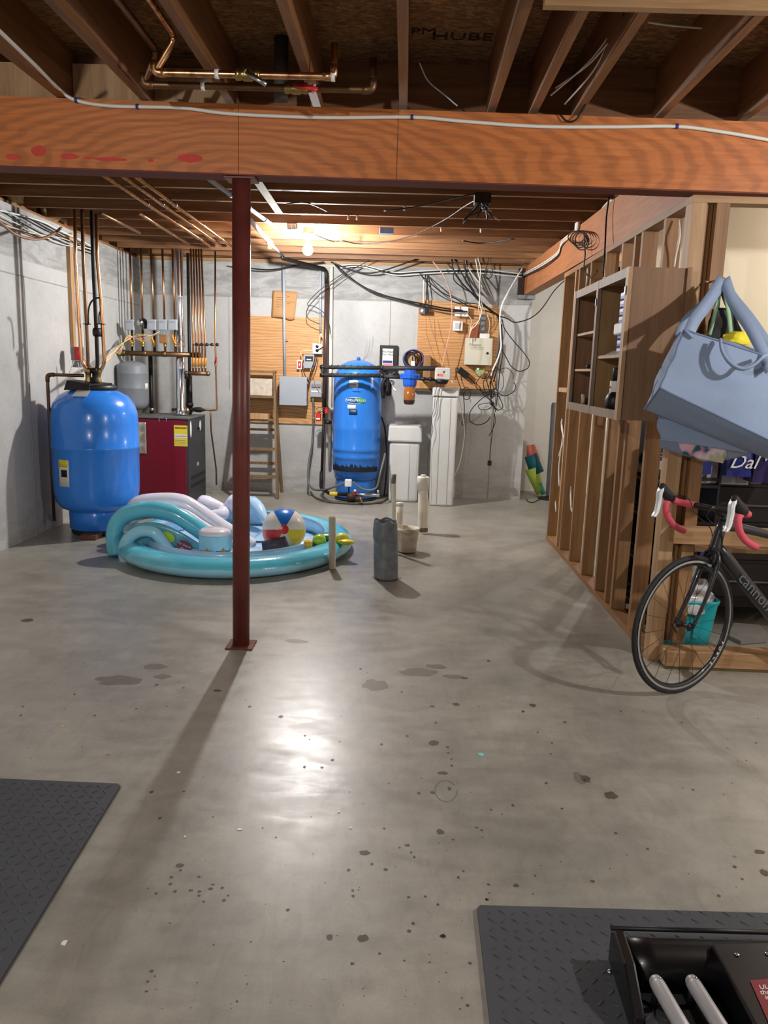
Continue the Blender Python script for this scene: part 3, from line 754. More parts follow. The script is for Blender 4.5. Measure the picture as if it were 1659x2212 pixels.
# ---- expansion tank
ey = 8.33; ec = P(286, 830, Y=ey); er = pxm(ey)*32
zt, z_b = P(286,779,Y=ey).z, P(286,888,Y=ey).z
t = T('expansion_tank', 'grey steel expansion tank hanging from the header left of the boiler', 'tank', (ec.x, ey, z_b))
h = zt-z_b
M().lathe([(0,0),(er*.5,.012),(er*.85,.04),(er*.97,.075),(er,.10),(er,h*.45),(er*1.015,h*.46),(er,h*.47),(er,h*.74),(er*1.015,h*.75),(er,h*.76),(er,h-.07),(er*.95,h-.045),(er*.6,h-.015),(0,h)], (ec.x,ey,z_b), 40).build('tank_shell', GBOXD, t)
M().cyl((ec.x,ey,zt-.002),(ec.x,ey,zM-.026), .013, n=10).build('neck', BLKP, t)
on_tank(313.5, 828, 319.5, 842, ec.x, ey, er, LBL, t)
# ---- flue and black pipes
fy = 8.45
A, B = P(391,520,Y=fy), P(392,905,Y=fy)
t = T('flue_pipe', 'shiny galvanised flue pipe rising from the boiler', 'pipe', (B.x, fy, .93))
xb = B.x
M().lathe([(.062,.935),(.062,1.0),(.052,1.01),(.052,1.42),(.054,1.43),(.052,1.44),(.052,1.72),(.047,1.73),(.047,2.18),(.049,2.19),(.047,2.20),(.047,2.66)], (xb,fy,0), 28).build('tube', CHROME, t)
M().lathe([(.053,.934),(.085,.934),(.085,.942),(.053,.944)], (xb,fy,0), 28).build('collar', STEEL, t)
on_tank(391, 724, 398.5, 736, xb, fy, .052, LBL, t); on_tank(392, 738, 398.5, 750, xb, fy, .052, LBL, t)
for px, pb, y0, y1, r, yy, l in ((406,411,528,905,.017,8.62,'tall black iron pipe just right of the shiny flue'),(325,328,768,905,.024,8.6,'short black iron pipe dropping from the header behind the boiler')):
    A, B = P(px,y0,Y=yy), P(pb,y1,Y=yy); 
    q = T('iron_pipe', l, 'pipe', (B.x,yy,.6)); 
    M().cyl((B.x,yy,.6),(A.x*.3+B.x*.7,yy,min(A.z,2.66)), r, n=14).build('tube', BLKP, q)
    M().lathe([(r,-.02),(r*1.25,-.02),(r*1.25,.02),(r,.02)], (B.x,yy,P(pb,885,Y=yy).z), 12).build('coupling', SOLD, q)
bx = P(409,860,Y=8.55).x
q = T('iron_pipe', 'thick black iron pipe below the return header right of the flue', 'pipe', (bx,8.55,.95))
M().cyl((bx,8.55,.95),(bx,8.55,P(409,812,Y=8.55).z), .034, n=16).build('tube', BLKP, q)
M().lathe([(.034,-.02),(.044,-.02),(.044,.02),(.034,.02)], (bx,8.55,1.04), 14).build('coupling', BLKP, q)
M().lathe([(0,0),(.02,0),(.028,.02),(.02,.05),(.006,.07),(0,.07)], P(405,893,Y=8.50), 12).build('relief_valve', BRASS, q)
# fittings by flue base
fz = P(430,885,Y=8.4).z
q = T('feed_valve_line', 'brass and copper feed line with a dark regulator beside the flue base', 'pipe', (P(415,885,Y=8.4).x,8.4,fz))
A, B = P(412,884,Y=8.42), P(463,888,Y=8.42)
M().tube([A,(B.x,8.42,A.z)], .011, 10).build('tube', COPD, q)
M().lathe([(0,-.075),(.018,-.07),(.028,-.03),(.030,.02),(.016,.05),(.014,.07),(0,.07)], P(429,885,Y=8.42), 14, 'x').build('regulator', BLKP, q)
M().cyl(P(372,885,Y=8.30), P(381,884,Y=8.34), .014, n=10).build('bleed_valve', BLKP, q)
M().tube(fillet([P(455,888,Y=8.42), P(456,930,Y=8.5), Vector((P(456,930,Y=8.5).x,8.72,.3)), Vector((P(456,930,Y=8.5).x,8.72,.12))], .03), .009, 8).build('drop_tube', COPD, q)
# thin right pipe with red valve
xx = P(464.5,700,Y=8.42).x
q = T('gas_riser', 'single thin copper riser with a red-levered valve right of the manifolds', 'pipe', (xx,8.42,fz))
M().tube(fillet([Vector((xx-.02,8.42,A.z)), Vector((xx+.012,8.42,A.z)), Vector((xx,8.42,1.8)), Vector((P(465,540,Y=8.42).x,8.42,2.66))], .02), .0095, 10).build('tube', COP, q)
valve(q, (xx+.004,8.42,P(466,785,Y=8.42).z), (0,0,1), RED, (.35,0,1), .015, .03, .075)
# ---- return pipes
RY = 8.30
hl, hr = P(403,806,Y=RY), P(449,806,Y=RY)
t = T('return_header', 'short fat capsule-ended copper header below five orange-handled valves', 'pipe', hl)
M().tube([hl,(hr.x,RY,hl.z)], .022, 16).build('header', COPD, t)
for p in (hl, Vector((hr.x,RY,hl.z))): M().sphere(p, .027, 14).build('elbow', COPD, t)
M().cyl(hl-Vector((0,0,.06)), hl, .022, n=14).build('stub', BLKP, t)
for i in range(5):
    xb, xt = 417+6.6*i, 412+5.6*i
    A, B = P(xt,530,Y=RY), P(xb,804,Y=RY); B.z = hl.z; A.z = 2.66; C_ = P(xb,745,Y=RY)
    A.y = RY
    t = T('return_riser', ('leftmost','second','middle','fourth','rightmost')[i]+' of the five close copper risers with orange handles', 'pipe', B)
    M().tube([B, C_, A], .0105, 10).build('tube', COP, t)
    valve(t, (B.x,RY,P(xb,790,Y=RY).z), (0,0,1), ORG_, (.22,0,1), .014, .025, .085)
    v = P(xb,745,Y=RY); M().tube([v, v+Vector((.045+.02*i,-.05,0.005))], .008, 8).build('vent_stem', SOLD, t)
    M().lathe([(0,-.012),(.016,-.012),(.018,0),(.016,.012),(0,.012)], v+Vector((.055+.022*i,-.06,.005)), 10, 'x').build('knob', BLK, t)
# ---- boiler
BX0, BX1, BY0, BY1, BZ = -2.93, P(410,1085,Y=8.06).x, 8.06, 8.74, .925
t = T('boiler', 'boiler with dark red front panel and dark grey side, behind the pool', 'boiler', ((BX0+BX1)/2, 8.4, 0))
M().rbox(BX0, BX1, BY0+.012, BY1, .0015, BZ-.022, .006).build('cabinet', GBOXD if False else mat('boiler_dark', srgb(58,60,64), .45), t)
M().rbox(BX0+.004, BX1-.03, BY0, BY0+.0115, .03, BZ-.03, .004).build('front_panel', mat('dark_red_enamel', srgb(116,12,36), .4, var=.04), t)
tp = M().rbox(BX0-.004, BX1+.004, BY0-.004, BY1+.004, BZ-.021, BZ, .005).build('top_panel', mat('boiler_top', srgb(92,92,92), .5), t)
hp = P(355,911,Z=BZ)
M().tube(fillet([(hp.x-.05,hp.y,BZ),(hp.x-.05,hp.y,BZ+.035),(hp.x+.02,hp.y,BZ+.035),(hp.x+.02,hp.y,BZ)], .01), .004, 8).build('handle', STEEL, t)
st = pbox(376, 919, 405, 964, BY0-.0025, .002, .0003).build('warning_sticker', YEL, t)
X0, X1, Z0, Z1 = rectY(376, 919, 405, 964, BY0-.003)
M().box(X0+.01, X1-.01, BY0-.0035, BY0-.0026, Z1-.035, Z1-.018).build('printed_band', BLK, st)
M().box(X0+.006, X1-.006, BY0-.0035, BY0-.0026, Z0+.085, Z0+.125).build('printed_picture', LBL, st)
M().box(X0+.012, X1-.012, BY0-.0042, BY0-.0036, Z0+.103, Z0+.109).build('printed_bar', GBOXD, st)
for k in range(4): M().box(X0+.01, X1-.012-.006*(k%2), BY0-.0035, BY0-.0026, Z0+.012+.016*k, Z0+.0145+.016*k).build('printed_line', GBOXD, st)
text('ATTENTION', ((X0+X1)/2, BY0-.0036, Z1-.0265), .021, YEL, st)
foil = mat('foil_pouch', srgb(190,182,160), .22, .6, .2, 10)
m_ = M(); X0, X1, Z0, Z1 = rectY(296, 912, 316, 980, BY0-.01)
m_.grid(lambda u, v: (X0+(X1-X0)*u, BY0-.008-.012*math.sin(math.pi*u)*abs(math.sin(3+v*9))-.004*mnoise.noise(Vector((u*4,v*7,1))), Z0+(Z1-Z0)*v), 8, 20)
m_.build('document_pouch', foil, t, label='crumpled clear document pouch hung on the red front', solid=.002)
for (yc, zc, w2, h2) in ((8.12,.80,.035,.09),(8.50,.815,.04,.06)):
    M().sphere((BX1+.006, yc, zc), 1, 12, (.004,w2,h2)).build('torn_label', LBL, t)
M().cyl((BX1,8.42,.79),(BX1+.02,8.42,.79), .012, n=10).build('knob', BLK, t)
for yc, zc in ((8.14,.58),(8.66,.63)): M().rbox(BX1, BX1+.012, yc-.012, yc+.012, zc-.006, zc+.006, .002).build('latch', STEEL, t)
M().rbox(BX1, BX1+.004, 8.36, 8.44, .38, .42, .001).build('badge', GBOX, t)
for zc in (.17,.26): M().rbox(BX1, BX1+.004, 8.12, 8.7, zc, zc+.035, .002).build('vent_slot', mat('vent_dark', srgb(36,37,40), .6), t)

# ================================================================== STEP LADDER leaning at the back wall
LY0, LY1 = 8.62, 9.0
t = T('step_ladder', 'old wooden folding step ladder standing against the back wall behind the post', 'ladder', (-1.75, 8.8, 0))
zt = 1.43
def lad(x, s0, s1, yb, yt): M().beam((x, yb, .002), (x+s1, yt, zt), .024, .065, up=(0,1,0)).build('rail', LADW, t)
xr = P(599,1078,Z=0).x; xl = xr-.50
M().beam((xr, LY0, .002), (xr-.09, LY1-.1, zt), .024, .07, up=(0,1,0)).build('rail', LADW, t)
M().beam((xl, LY0, .002), (xl+.07, LY1-.1, zt), .024, .07, up=(0,1,0)).build('rail', LADW, t)
for i, py in enumerate((968, 1026, 905, 856)):
    z = P(570, py, Y=8.75).z; f = z/zt
    M().box(xl+.07*f+.01, xr-.09*f-.01, LY0+.28*f-.05, LY0+.28*f+.08, z-.02, z).build('tread', LADW, t)
M().box(xl+.06, xr-.085, LY1-.18, LY1+.03, zt-.02, zt+.002).build('top_step', LADW, t)
for x in (xl-.03, xr-.0): pass
M().beam((xl-.06, 9.09, .002), (xl+.08, LY1+.01, zt-.03), .022, .04, up=(0,1,0)).build('back_leg', LADW, t)
M().beam((xr-.02, 9.09, .002), (xr-.11, LY1+.01, zt-.03), .022, .04, up=(0,1,0)).build('back_leg', LADW, t)
M().beam((xl-.03, 9.06, .35), (xr-.03, 9.06, .35), .02, .03).build('brace', LADW, t)
M().beam((xl+.0, 9.05, .75), (xr-.06, 9.05, .75), .02, .03).build('brace', LADW, t)
X0, X1, Z0, Z1 = rectY(541, 818, 587, 855, 8.80)
M().rbox(X0-.1, X1, 8.83, 8.98, Z0, Z1, .004).build('paint_box', mat('pale_box', srgb(190,180,164), .6, var=.2, vs=20), None, 'pale speckled box standing on a tread of the wooden ladder', 'box')
X0, X1, Z0, Z1 = rectY(541, 893, 582, 906, 8.80)
M().rbox(X0-.06, X1, 8.72, 8.84, Z0+.004, Z1, .003).build('wood_offcut', PALE, None, 'pale wood offcut lying on a lower ladder tread', 'timber')
# ================================================================== BACK WALL, electrical board
X0, X1, Z0, Z1 = rectY(500, 684, 702, 914, 9.12)
M().box(X0+.18, X1, 9.118, 9.1365, Z0, Z1).build('plywood_board', PLY, None, 'large plywood backing board behind the ladder and grey panel', 'board')
m_ = M(); c4 = [P(587,685,Y=9.10),P(636,688,Y=9.09),P(643,631,Y=9.10),P(590,627,Y=9.10)]
m_.grid(lambda u, v: (c4[0].lerp(c4[1],u)).lerp(c4[3].lerp(c4[2],u), v)+Vector((0,-.02*math.sin(math.pi*u)*(1-v),-.02*(1-v)*(1 if u > .6 else 0)*math.sin((u-.6)*7))), 10, 8)
o = m_.build('cardboard_sheet', CARD, None, 'curled cardboard sheet with handwriting pinned above the plywood board', 'cardboard', solid=.004)
PEN = mat('pencil_grey', srgb(110,84,60), .9)
for k in range(5):
    a = P(597, 642+k*5, Y=9.085); m_ = M(); r_ = random.Random(k)
    m_.ribbon([a+Vector((.012*j, 0, .004*r_.uniform(-1,1))) for j in range(7+k%2)], (0,0,.002), (0,.001,0)); m_.build('handwriting', PEN, o)
for k, (x, y, l) in enumerate(((620,640,4),(618,652,9),(620,656,4))):
    a = P(x, y, Y=9.078); m_ = M(); r_ = random.Random(k+9)
    m_.ribbon([a+Vector((.012*j, 0, .004*r_.uniform(-1,1))) for j in range(l)], (0,0,.002), (0,.001,0)); m_.build('handwriting', PEN, o)
def box_thing(name, label, cat, rect, Y, d, mt, b=.004, lid=None):
    t = T(name, label, cat, P((rect[0]+rect[2])/2, rect[3], Y=Y))
    X0, X1, Z0, Z1 = rectY(*rect, Y)
    M().rbox(X0, X1, Y+.006, Y+d, Z0, Z1, b).build('box', mt, t)
    M().rbox(X0-.003, X1+.003, Y, Y+.0055, Z0-.003, Z1+.003, .002).build('cover', lid or mt, t)
    return t, X0, X1, Z0, Z1
t, X0, X1, Z0, Z1 = box_thing('electrical_panel', 'square grey steel electrical panel on the plywood beside the ladder', 'panel', (604,814,662,875), 8.93, .19, GBOX)
for z in (Z0+.07, Z1-.07):
    for x in (X0, X1): M().cyl((x,8.925,z),(x,8.93,z), .008, n=8).build('screw', STEEL, t)
t, X0, X1, Z0, Z1 = box_thing('disconnect_box', 'small grey switch box right of the square electrical panel', 'switch box', (671,823,694,857), 9.03, .09, GBOX)
xm = (X0+X1)/2
for s_ in (-1,1): M().rbox(xm+s_*.028-.024, xm+s_*.028+.024, 9.015, 9.029, Z1-.075, Z1-.035, .004).build('cover_flap', GBOXD, t)
M().rbox(X0+.006, X1-.006, 9.024, 9.0295, Z0+.05, Z0+.07, .001).build('label_strip', LBL, t)
t, X0, X1, Z0, Z1 = box_thing('timer_control', 'grey control box with a dark display above the electrical panel', 'control box', (657,766,678,795), 9.04, .08, GBOX)
M().rbox(X0+.012, X1-.01, 9.034, 9.0395, Z1-.075, Z1-.018, .001).build('display', BLK, t)
M().rbox(X0+.03, X1-.03, 9.030, 9.0338, Z1-.062, Z1-.05, .001).build('bright_label', WHT, t)
t, X0, X1, Z0, Z1 = box_thing('red_rocker_switch', 'narrow white switch box with a red plate left of the grey control box', 'switch', (642,778,652,797), 9.06, .06, WHT)
M().rbox(X0+.008, X1-.008, 9.054, 9.0595, Z0+.01, Z1-.012, .001).build('red_plate', RED, t)
M().rbox((X0+X1)/2-.005, (X0+X1)/2+.005, 9.044, 9.0535, (Z0+Z1)/2-.015, (Z0+Z1)/2+.015, .002).build('toggle', WHT, t)
t, X0, X1, Z0, Z1 = box_thing('outlet_box', 'steel outlet box with a black plug above the grey control box', 'outlet', (675,742,695,764), 9.04, .09, STEEL)
for k, z in enumerate((Z1-.035, Z0+.035)): M().lathe([(0,0),(.018,0),(.018,.006),(0,.006)], ((X0+X1)/2, 9.033, z), 14, 'y').build('socket', BLK, t)
cable('red_black_cord', 'black cord looping from the outlet box plug to the drain pipe', 'cord', [P(685,757,Y=9.02), P(690,754,Y=8.99), P(698,750,Y=8.97), P(704,747,Y=8.96)], .006, BLK)
for k, (pts, mt, l, r) in enumerate([
    ([(651,770),(650,762),(653,758),(668,757),(675,759)], CREAMC, 'cream cable elbow between the red switch and the outlet box', .006),
    ([(648,798),(648,806),(647,814)], CREAMC, 'short cream cable below the red switch entering the grey panel', .006),
    ([(693,720),(691,730),(691,742)], CREAMC, 'cream cable left strand dropping into the outlet box', .007),
    ([(693,720),(699,735),(699,757),(697,800),(697,845),(695,848)], CREAMC, 'long cream cable strand beside the brown drain pipe', .008),
    ([(672,796),(668,815),(664,832)], CREAMC, 'cream cable between the control box and the grey panel', .006),
    ([(675,790),(678,815),(681,830),(690,846)], mat('orange_wire', srgb(216,150,80), .5), 'thin orange wire crossing the grey disconnect box', .0035),
    ([(656,778),(653,790),(656,803),(661,815),(666,822)], BLK, 'black cord left of the grey control box', .005),
    ([(682,764),(679,780),(673,797),(669,812),(665,832)], BLK, 'black cord dropping from the outlet box', .005),
    ([(686,764),(682,785),(676,800),(668,815)], BLK, 'second black cord dropping from the outlet box plug', .005)]):
    cable('wall_cable', l, 'cable', PP(pts, Y=9.02-.004*k), r, mt)
a, b = P(612.5,556,Y=9.07), P(615.5,813,Y=9.07)
t = T('grey_conduit', 'pale grey conduit running straight down into the square electrical panel', 'conduit', b)
M().tube([(b.x,9.07,b.z),(a.x,9.07,2.62)], .0155, 12).build('tube', GREYPVC, t)
for py in (735, 640): M().rbox(b.x-.03, b.x+.03, 9.088, 9.11, P(613,py,Y=9.07).z-.008, P(613,py,Y=9.07).z+.008, .003).build('strap', STEEL, t)
A, B, C_ = P(541,476,Z=2.63), P(582,524,Z=2.63), P(610,552,Z=2.63)
t = T('white_water_pipe', 'white plastic pipe under the joists with a yellow-tagged valve by the bulb', 'pipe', A)
M().tube([A, B], .02, 12).build('tube', PVCW, t); M().tube([B, C_], .014, 10).build('lower_tube', GREYPVC, t)
M().lathe([(.0,-.06),(.026,-.06),(.026,-.03),(.032,-.02),(.032,.03),(.024,.06),(0,.06)], B, 12, ax=(C_-B)).build('valve', PVCW, t)
M().rbox(B.x-.01, B.x+.03, B.y-.04, B.y-.02, B.z-.06, B.z-.025, .003).build('tag', YEL, t)
e1 = Vector((a.x,9.0,2.60))
M().tube(fillet([C_, Vector((C_.x,C_.y,2.60)), Vector((P(705,557,Y=9.0).x,9.0,2.58)), Vector((P(705,600,Y=9.0).x,9.0,2.40))], .06), .02, 12).build('drain_run', BLKP, None, 'black pipe crossing under the joists behind the bulb', 'pipe')
a, b = P(692,560,Y=9.09), P(692,718,Y=9.09)
M().tube([(b.x,9.09,b.z),(a.x,9.09,2.62)], .013, 10).build('narrow_conduit', GREYPVC, None, 'narrow pale conduit down to the cream cables left of the brown pipe', 'conduit')
# brown drain pipe and pale pipe
BRN = mat('brown_pipe', srgb(74,52,46), .35, var=.15)
a, b = P(707,580,Y=8.98), P(694,1058,Y=8.88)
t = T('brown_pipe', 'dark brown plastic pipe running from ceiling to floor left of the tall blue tank', 'pipe', (b.x,b.y,.03))
M().tube([(P(700,880,Y=8.96).x,8.96,P(700,880,Y=8.96).z), (a.x,8.98,2.42)], .026, 14).build('tube', BRN, t)
M().tube([(P(694,1055,Y=8.90).x,8.90,.12), (P(700,885,Y=8.96).x,8.95,P(700,880,Y=8.96).z-.01)], .015, 12).build('lower_tube', BLKP, t)
zl = .10; xa = P(694,1055,Y=8.88).x
t = T('pale_pipe', 'pale plastic pipe behind the brown pipe beside the tall blue tank', 'pipe', (P(716,800,Y=9.08).x,9.08,.3))
M().cyl((P(713,940,Y=9.08).x,9.08,.35),(P(716,580,Y=9.08).x,9.08,2.62), .019, n=12).build('tube', PVC, t)
M().lathe([(.019,-.03),(.024,-.03),(.024,.03),(.019,.03)], (P(714,1010,Y=9.08).x,9.08,1.0), 12).build('coupling', PVC, t)
# red valve actuator
p = P(690, 900, Y=8.86)
t = T('red_actuator', 'red-labelled fitting clamped on the brown pipe below the switch box', 'valve', p)
M().rbox(p.x-.035, p.x+.02, 8.80, 8.87, p.z-.05, p.z+.04, .008).build('housing', RED, t)
M().rbox(p.x-.03, p.x+.015, 8.796, 8.7995, p.z-.03, p.z-.012, .001).build('label', WHT, t)
M().cyl(p+Vector((-.02,0,.04)), p+Vector((.05,0,.08)), .012, n=10).build('stem', STEEL, t)
p = P(706, 886, Y=8.86)
M().rbox(p.x-.02, p.x+.02, 8.80, 8.86, p.z-.04, p.z+.04, .008).build('second_housing', RED, t)
p = P(708, 912, Y=8.85); M().sphere(p, .04, 12, (1.2,1,.6)).build('black_ball_valve', BLK, None, 'black round valve knob between the brown pipe and blue tank', 'valve')
for k, pts in enumerate(([(682,884),(690,880),(700,883)],[(680,890),(686,897),(692,893)],[(697,855),(704,872),(716,890)])):
    cable('thin_wire', ('short black wire over','curled black wire under','slanting black wire right of')[k]+' the red fitting on the brown pipe', 'wire', PP(pts, Y=8.84), .0035, BLK)
cable('grey_drain_hose', 'grey corrugated hose hanging from the switch box to the floor fittings', 'hose', [P(676,860,Y=9.06),P(677,900,Y=9.07),P(674,960,Y=9.06),P(667,1000,Y=9.0),P(666,1040,Y=8.9),P(678,1057,Y=8.8),P(700,1058,Y=8.6),P(720,1052,Y=8.5),P(740,1045,Y=8.46),P(752,1041,Y=8.46)], .0125, mat('grey_hose', srgb(104,104,104), .5), n=10)
for py in (873, 903):
    p = P(677, py, Y=9.07); M().lathe([(.014,-.006),(.018,-.006),(.018,.006),(.014,.006)], p, 10).build('hose_clip', STEEL, None, ('upper' if py < 880 else 'lower')+' steel clip on the grey corrugated hose', 'clip')
# crossing black wires near the brown pipe
for k, (pts, l) in enumerate((([(775,575),(740,592),(706,615),(680,637),(664,657),(676,661),(690,668),(704,681),(711,700),(713,722)], 'upper thin black wire doubling back left of the brown pipe'),
    ([(800,562),(765,580),(735,600),(700,628),(675,652),(664,668),(662,680),(668,690),(690,700)], 'lower thin black wire looping over the plywood board'))):
    cable('stray_wire', l, 'wire', PP(pts, Y=8.94-.03*k), .0042, BLK)
for k, (pts, r) in enumerate((([(722,570),(735,582),(760,603),(790,622),(830,638),(870,648),(905,655),(960,666),(1000,671)], .0085), ([(724,572),(740,590),(765,608),(800,629),(840,641),(880,652),(915,662),(960,671),(1010,673)], .0085),
    ([(505,572),(560,582),(600,581),(640,573),(700,566)], .008), ([(715,566),(750,580),(790,590),(830,584),(900,560)], .008))):
    cable('swag_cable', ('upper black cable sagging from the brown pipe to the white router','lower black cable sagging from the brown pipe to the white router','black cable sagging along the back wall top behind the post','black cable sagging right of the bulb along the wall top')[k], 'cable', PP(pts, Y=8.98-.02*k), r, BLK)
for k in range(3):
    cable('white_sill_cable', ('upper','middle','lower')[k]+' white cable strung along the top of the back wall', 'cable', PP([(735,573+k*3),(780,572+k*2),(850,588+k*3),(900,586+k*3),(960,583+k*3),(1040,582+k*4),(1100,588+k*4),(1128,592+k*3),(1160,572+k*3),(1205,520+k*2)][:8], Y=9.05-.01*k), .0065, WHTC if k != 1 else BLK, 'cables along the back wall top')

# ================================================================== TALL BLUE TANK and fittings
KX, KY = P(771,930,Y=8.83).x, 8.83
def kz(py): return P(771, py, Y=8.56).z
t = T('pressure_tank', 'tall blue well pressure tank against the back wall with a green oval badge', 'tank', (KX, KY, 0))
R = .275
zz = [kz(y) for y in (1080,1048,1035,1020,992,985,976,969,932,928,924,842,800)]
M().lathe([(.20,.03),(.225,.03),(.232,.04),(.232,zz[2]-.03)], (KX,KY,0), 48).build('base_skirt', BLUET, t)
M().lathe([(0,.001),(.24,.001),(.24,.02),(.20,.03),(0,.03)], (KX,KY,0), 32).build('base_ring', BLKR, t)
M().lathe([(0,zz[2]-.04),(.20,zz[2]-.04),(.245,zz[2]-.02),(R-.01,zz[3]+.01),(R,zz[3]+.05),(R,zz[4]-.008),(R+.008,zz[4]),(R,zz[5]-.008),(R,zz[6]-.008),(R+.008,zz[6]),(R,zz[7]-.01),(R,zz[8]),(R+.004,zz[9]),(R,zz[10]),(R,zz[11]),(R+.003,zz[11]+.008),(R,zz[11]+.016),(R-.004,1.38),(R-.03,1.45),(.20,1.525),(.12,1.565),(.05,1.582),(0,1.585)], (KX,KY,0), 64).build('tank_shell', BLUET, t)
M().lathe([(0,1.58),(.022,1.58),(.022,1.60),(.014,1.615),(0,1.617)], (KX,KY,0), 14).build('air_cap', BLUEF, t)
m_ = M(); r_ = random.Random(3)
n = 110
for i in range(n):
    a0 = math.radians(200+135*i/n); a1 = math.radians(200+135*(i+1)/n)
    h0 = .012+.05*abs(mnoise.noise(Vector((i*.11,0,4))))+.04*r_.random()**3*(1-.4*i/n); z0 = zz[3]-.012
    m_.add([(KX+(R+.002)*math.cos(a), KY+(R+.002)*math.sin(a), z) for a, z in ((a0,z0+.010),(a1,z0+.010),(a1,z0+.05+.9*h0*.8),(a0,z0+.05+h0*.9))], [(0,1,2,3)])
m_.build('mould_patch', mat('black_mould', srgb(16,24,40), .6), t, label='ragged black mould band at the foot of the shell', kind='stuff')
GRN = mat('green_badge', srgb(56,150,74), .3); 
m_ = M(); bz = P(765,865,Y=8.55).z
def badge(rx, rz, off, mt, nm, cx=0.0, zc=bz):
    m_ = M(); vs = [(0,0)]+[(rx*math.cos(a*math.pi/12)*1.0, rz*math.sin(a*math.pi/12)) for a in range(24)]
    a0 = -math.pi/2-.03+cx
    m_.add([(KX+(R+off)*math.cos(a0+x/R), KY+(R+off)*math.sin(a0+x/R), zc+z) for x, z in vs], [(0,i+1,(i+1)%24+1) for i in range(24)])
    return m_.build(nm, mt, t)
badge(.118,.036,.0015,LBL,'badge_border'); badge(.112,.031,.003,mat('teal_badge', srgb(30,80,120), .3),'oval_badge'); badge(.05,.028,.0045,GRN,'oval_badge', .22)
text('WELL', (KX-.06, KY-R-.0045, bz), .036, WHT, t, sx=1.1); text('X', (KX-.002, KY-R-.0085, bz+.006), .05, WHT, t); text('TROL', (KX+.052, KY-R-.003, bz), .034, WHT, t, sx=1.1)
on_tank(754.5, 822, 774, 837, KX, KY, R, LBL, t, 'paper_label'); on_tank(754.5, 829, 770, 836, KX, KY, R, GBOX, t, 'printed_text', off=.003)
on_tank(751, 875, 769, 884, KX, KY, R, LBL, t, 'folded_tag', off=.006); on_tank(754, 885, 772, 896, KX, KY, R, mat('dark_blue_label', srgb(20,60,110), .4), t, 'blue_label')
text('WARNING', (KX+.0, KY-R-.0025, kz(846)), .018, BLK, t)
for k in range(3):
    cable('tank_top_wire', ('left','middle','right')[k]+' hair-thin wire sprouting above the tall blue tank', 'wire', PP([(771,775),(768-4*k,755),(773+5*k,735),(776+6*k,715-6*k)], Y=8.83), .0016, GREYPVC)
# floor manifold
t = T('tank_manifold', 'brown and black pump fitting with gauge at the foot of the tall blue tank', 'valve', (P(765,1080,Z=0).x, 8.45, 0))
my = 8.46; mz = P(760,1068,Y=my).z
xl, xr = P(692,1062,Y=8.88).x, P(820,1068,Y=my).x
M().tube(fillet([(P(694,1055,Y=8.9).x,8.88,.30),(P(694,1055,Y=8.9).x,8.86,mz),(P(712,1066,Y=my).x,my,mz),(P(752,1066,Y=my).x,my,mz)], .05), .02, 12).build('black_elbow', BLKP, t)
a = P(712,1066,Y=my).x; b = P(729,1066,Y=my).x
M().cyl((a,my,mz),(b,my,mz), .0225, n=14).build('yellow_tag', YEL, t)
M().cyl((P(752,1066,Y=my).x,my,mz),(xr,my,mz), .02, n=14).build('steel_nipple', STEEL, t)
DK = mat('brown_iron', srgb(72,52,44), .6, .4, .3, 20, .4)
x = P(758,1078,Y=my-.04).x
M().sphere((x,my-.04,mz-.02), .05, 16, (1,.9,.9)).build('pump_tee', DK, t)
M().sphere((x+.09,my-.04,mz-.045), .038, 14, (1.5,.9,.75)).build('drain_valve', DK, t)
M().cyl((x+.10,my-.09,mz-.01),(x+.13,my-.10,mz-.07), .010, n=10).build('drain_spout', BRASS, t)
g = P(767,1060,Y=my-.05); M().lathe([(0,-.012),(.021,-.012),(.023,0),(.023,.01),(0,.01)], g, 20, 'y').build('gauge_rim', BLK, t)
M().lathe([(0,-.0135),(.018,-.0135),(0,-.0130)], g, 18, 'y').build('gauge_face', WHT, t)
M().rbox(g.x-.03, g.x+.03, my-.055, my-.03, g.z-.05, g.z-.024, .004).build('red_collar', RED, t)
px_ = P(754,1042,Y=my); M().rbox(px_.x-.045, px_.x+.03, my-.04, my+.02, px_.z-.045, px_.z+.035, .006).build('pressure_switch', WHT, t)
M().cyl((px_.x,my,px_.z-.046),(px_.x,my,mz+.02), .009, n=8).build('switch_stem', BLK, t)
M().cyl((xr-.02,my,mz),(xr-.02,my,mz+.06), .014, n=10).build('relief_elbow', STEEL, t)
cable('grey_short_hose', 'grey hose curving from the pressure switch to the right fitting', 'hose', PP([(762,1040),(772,1050),(788,1058),(804,1058),(815,1050),(822,1020),(830,985)], Y=8.44)[:-1]+[P(832,980,Y=8.6)], .011, mat('grey_hose_b', srgb(110,110,108), .5))
cable('floor_hose', 'thin grey hose lying on the floor in front of the tall blue tank', 'hose', PP([(668,1050),(676,1070),(700,1082),(740,1087),(790,1088),(822,1085),(838,1076)], Z=.012), .010, mat('floor_hose', srgb(84,78,70), .6))
cable('dark_hose', 'dark hose rising behind the blue tank toward the brine tank', 'hose', PP([(830,1070),(834,1030),(836,990),(832,930),(824,900)], Y=8.95), .010, BLKR)
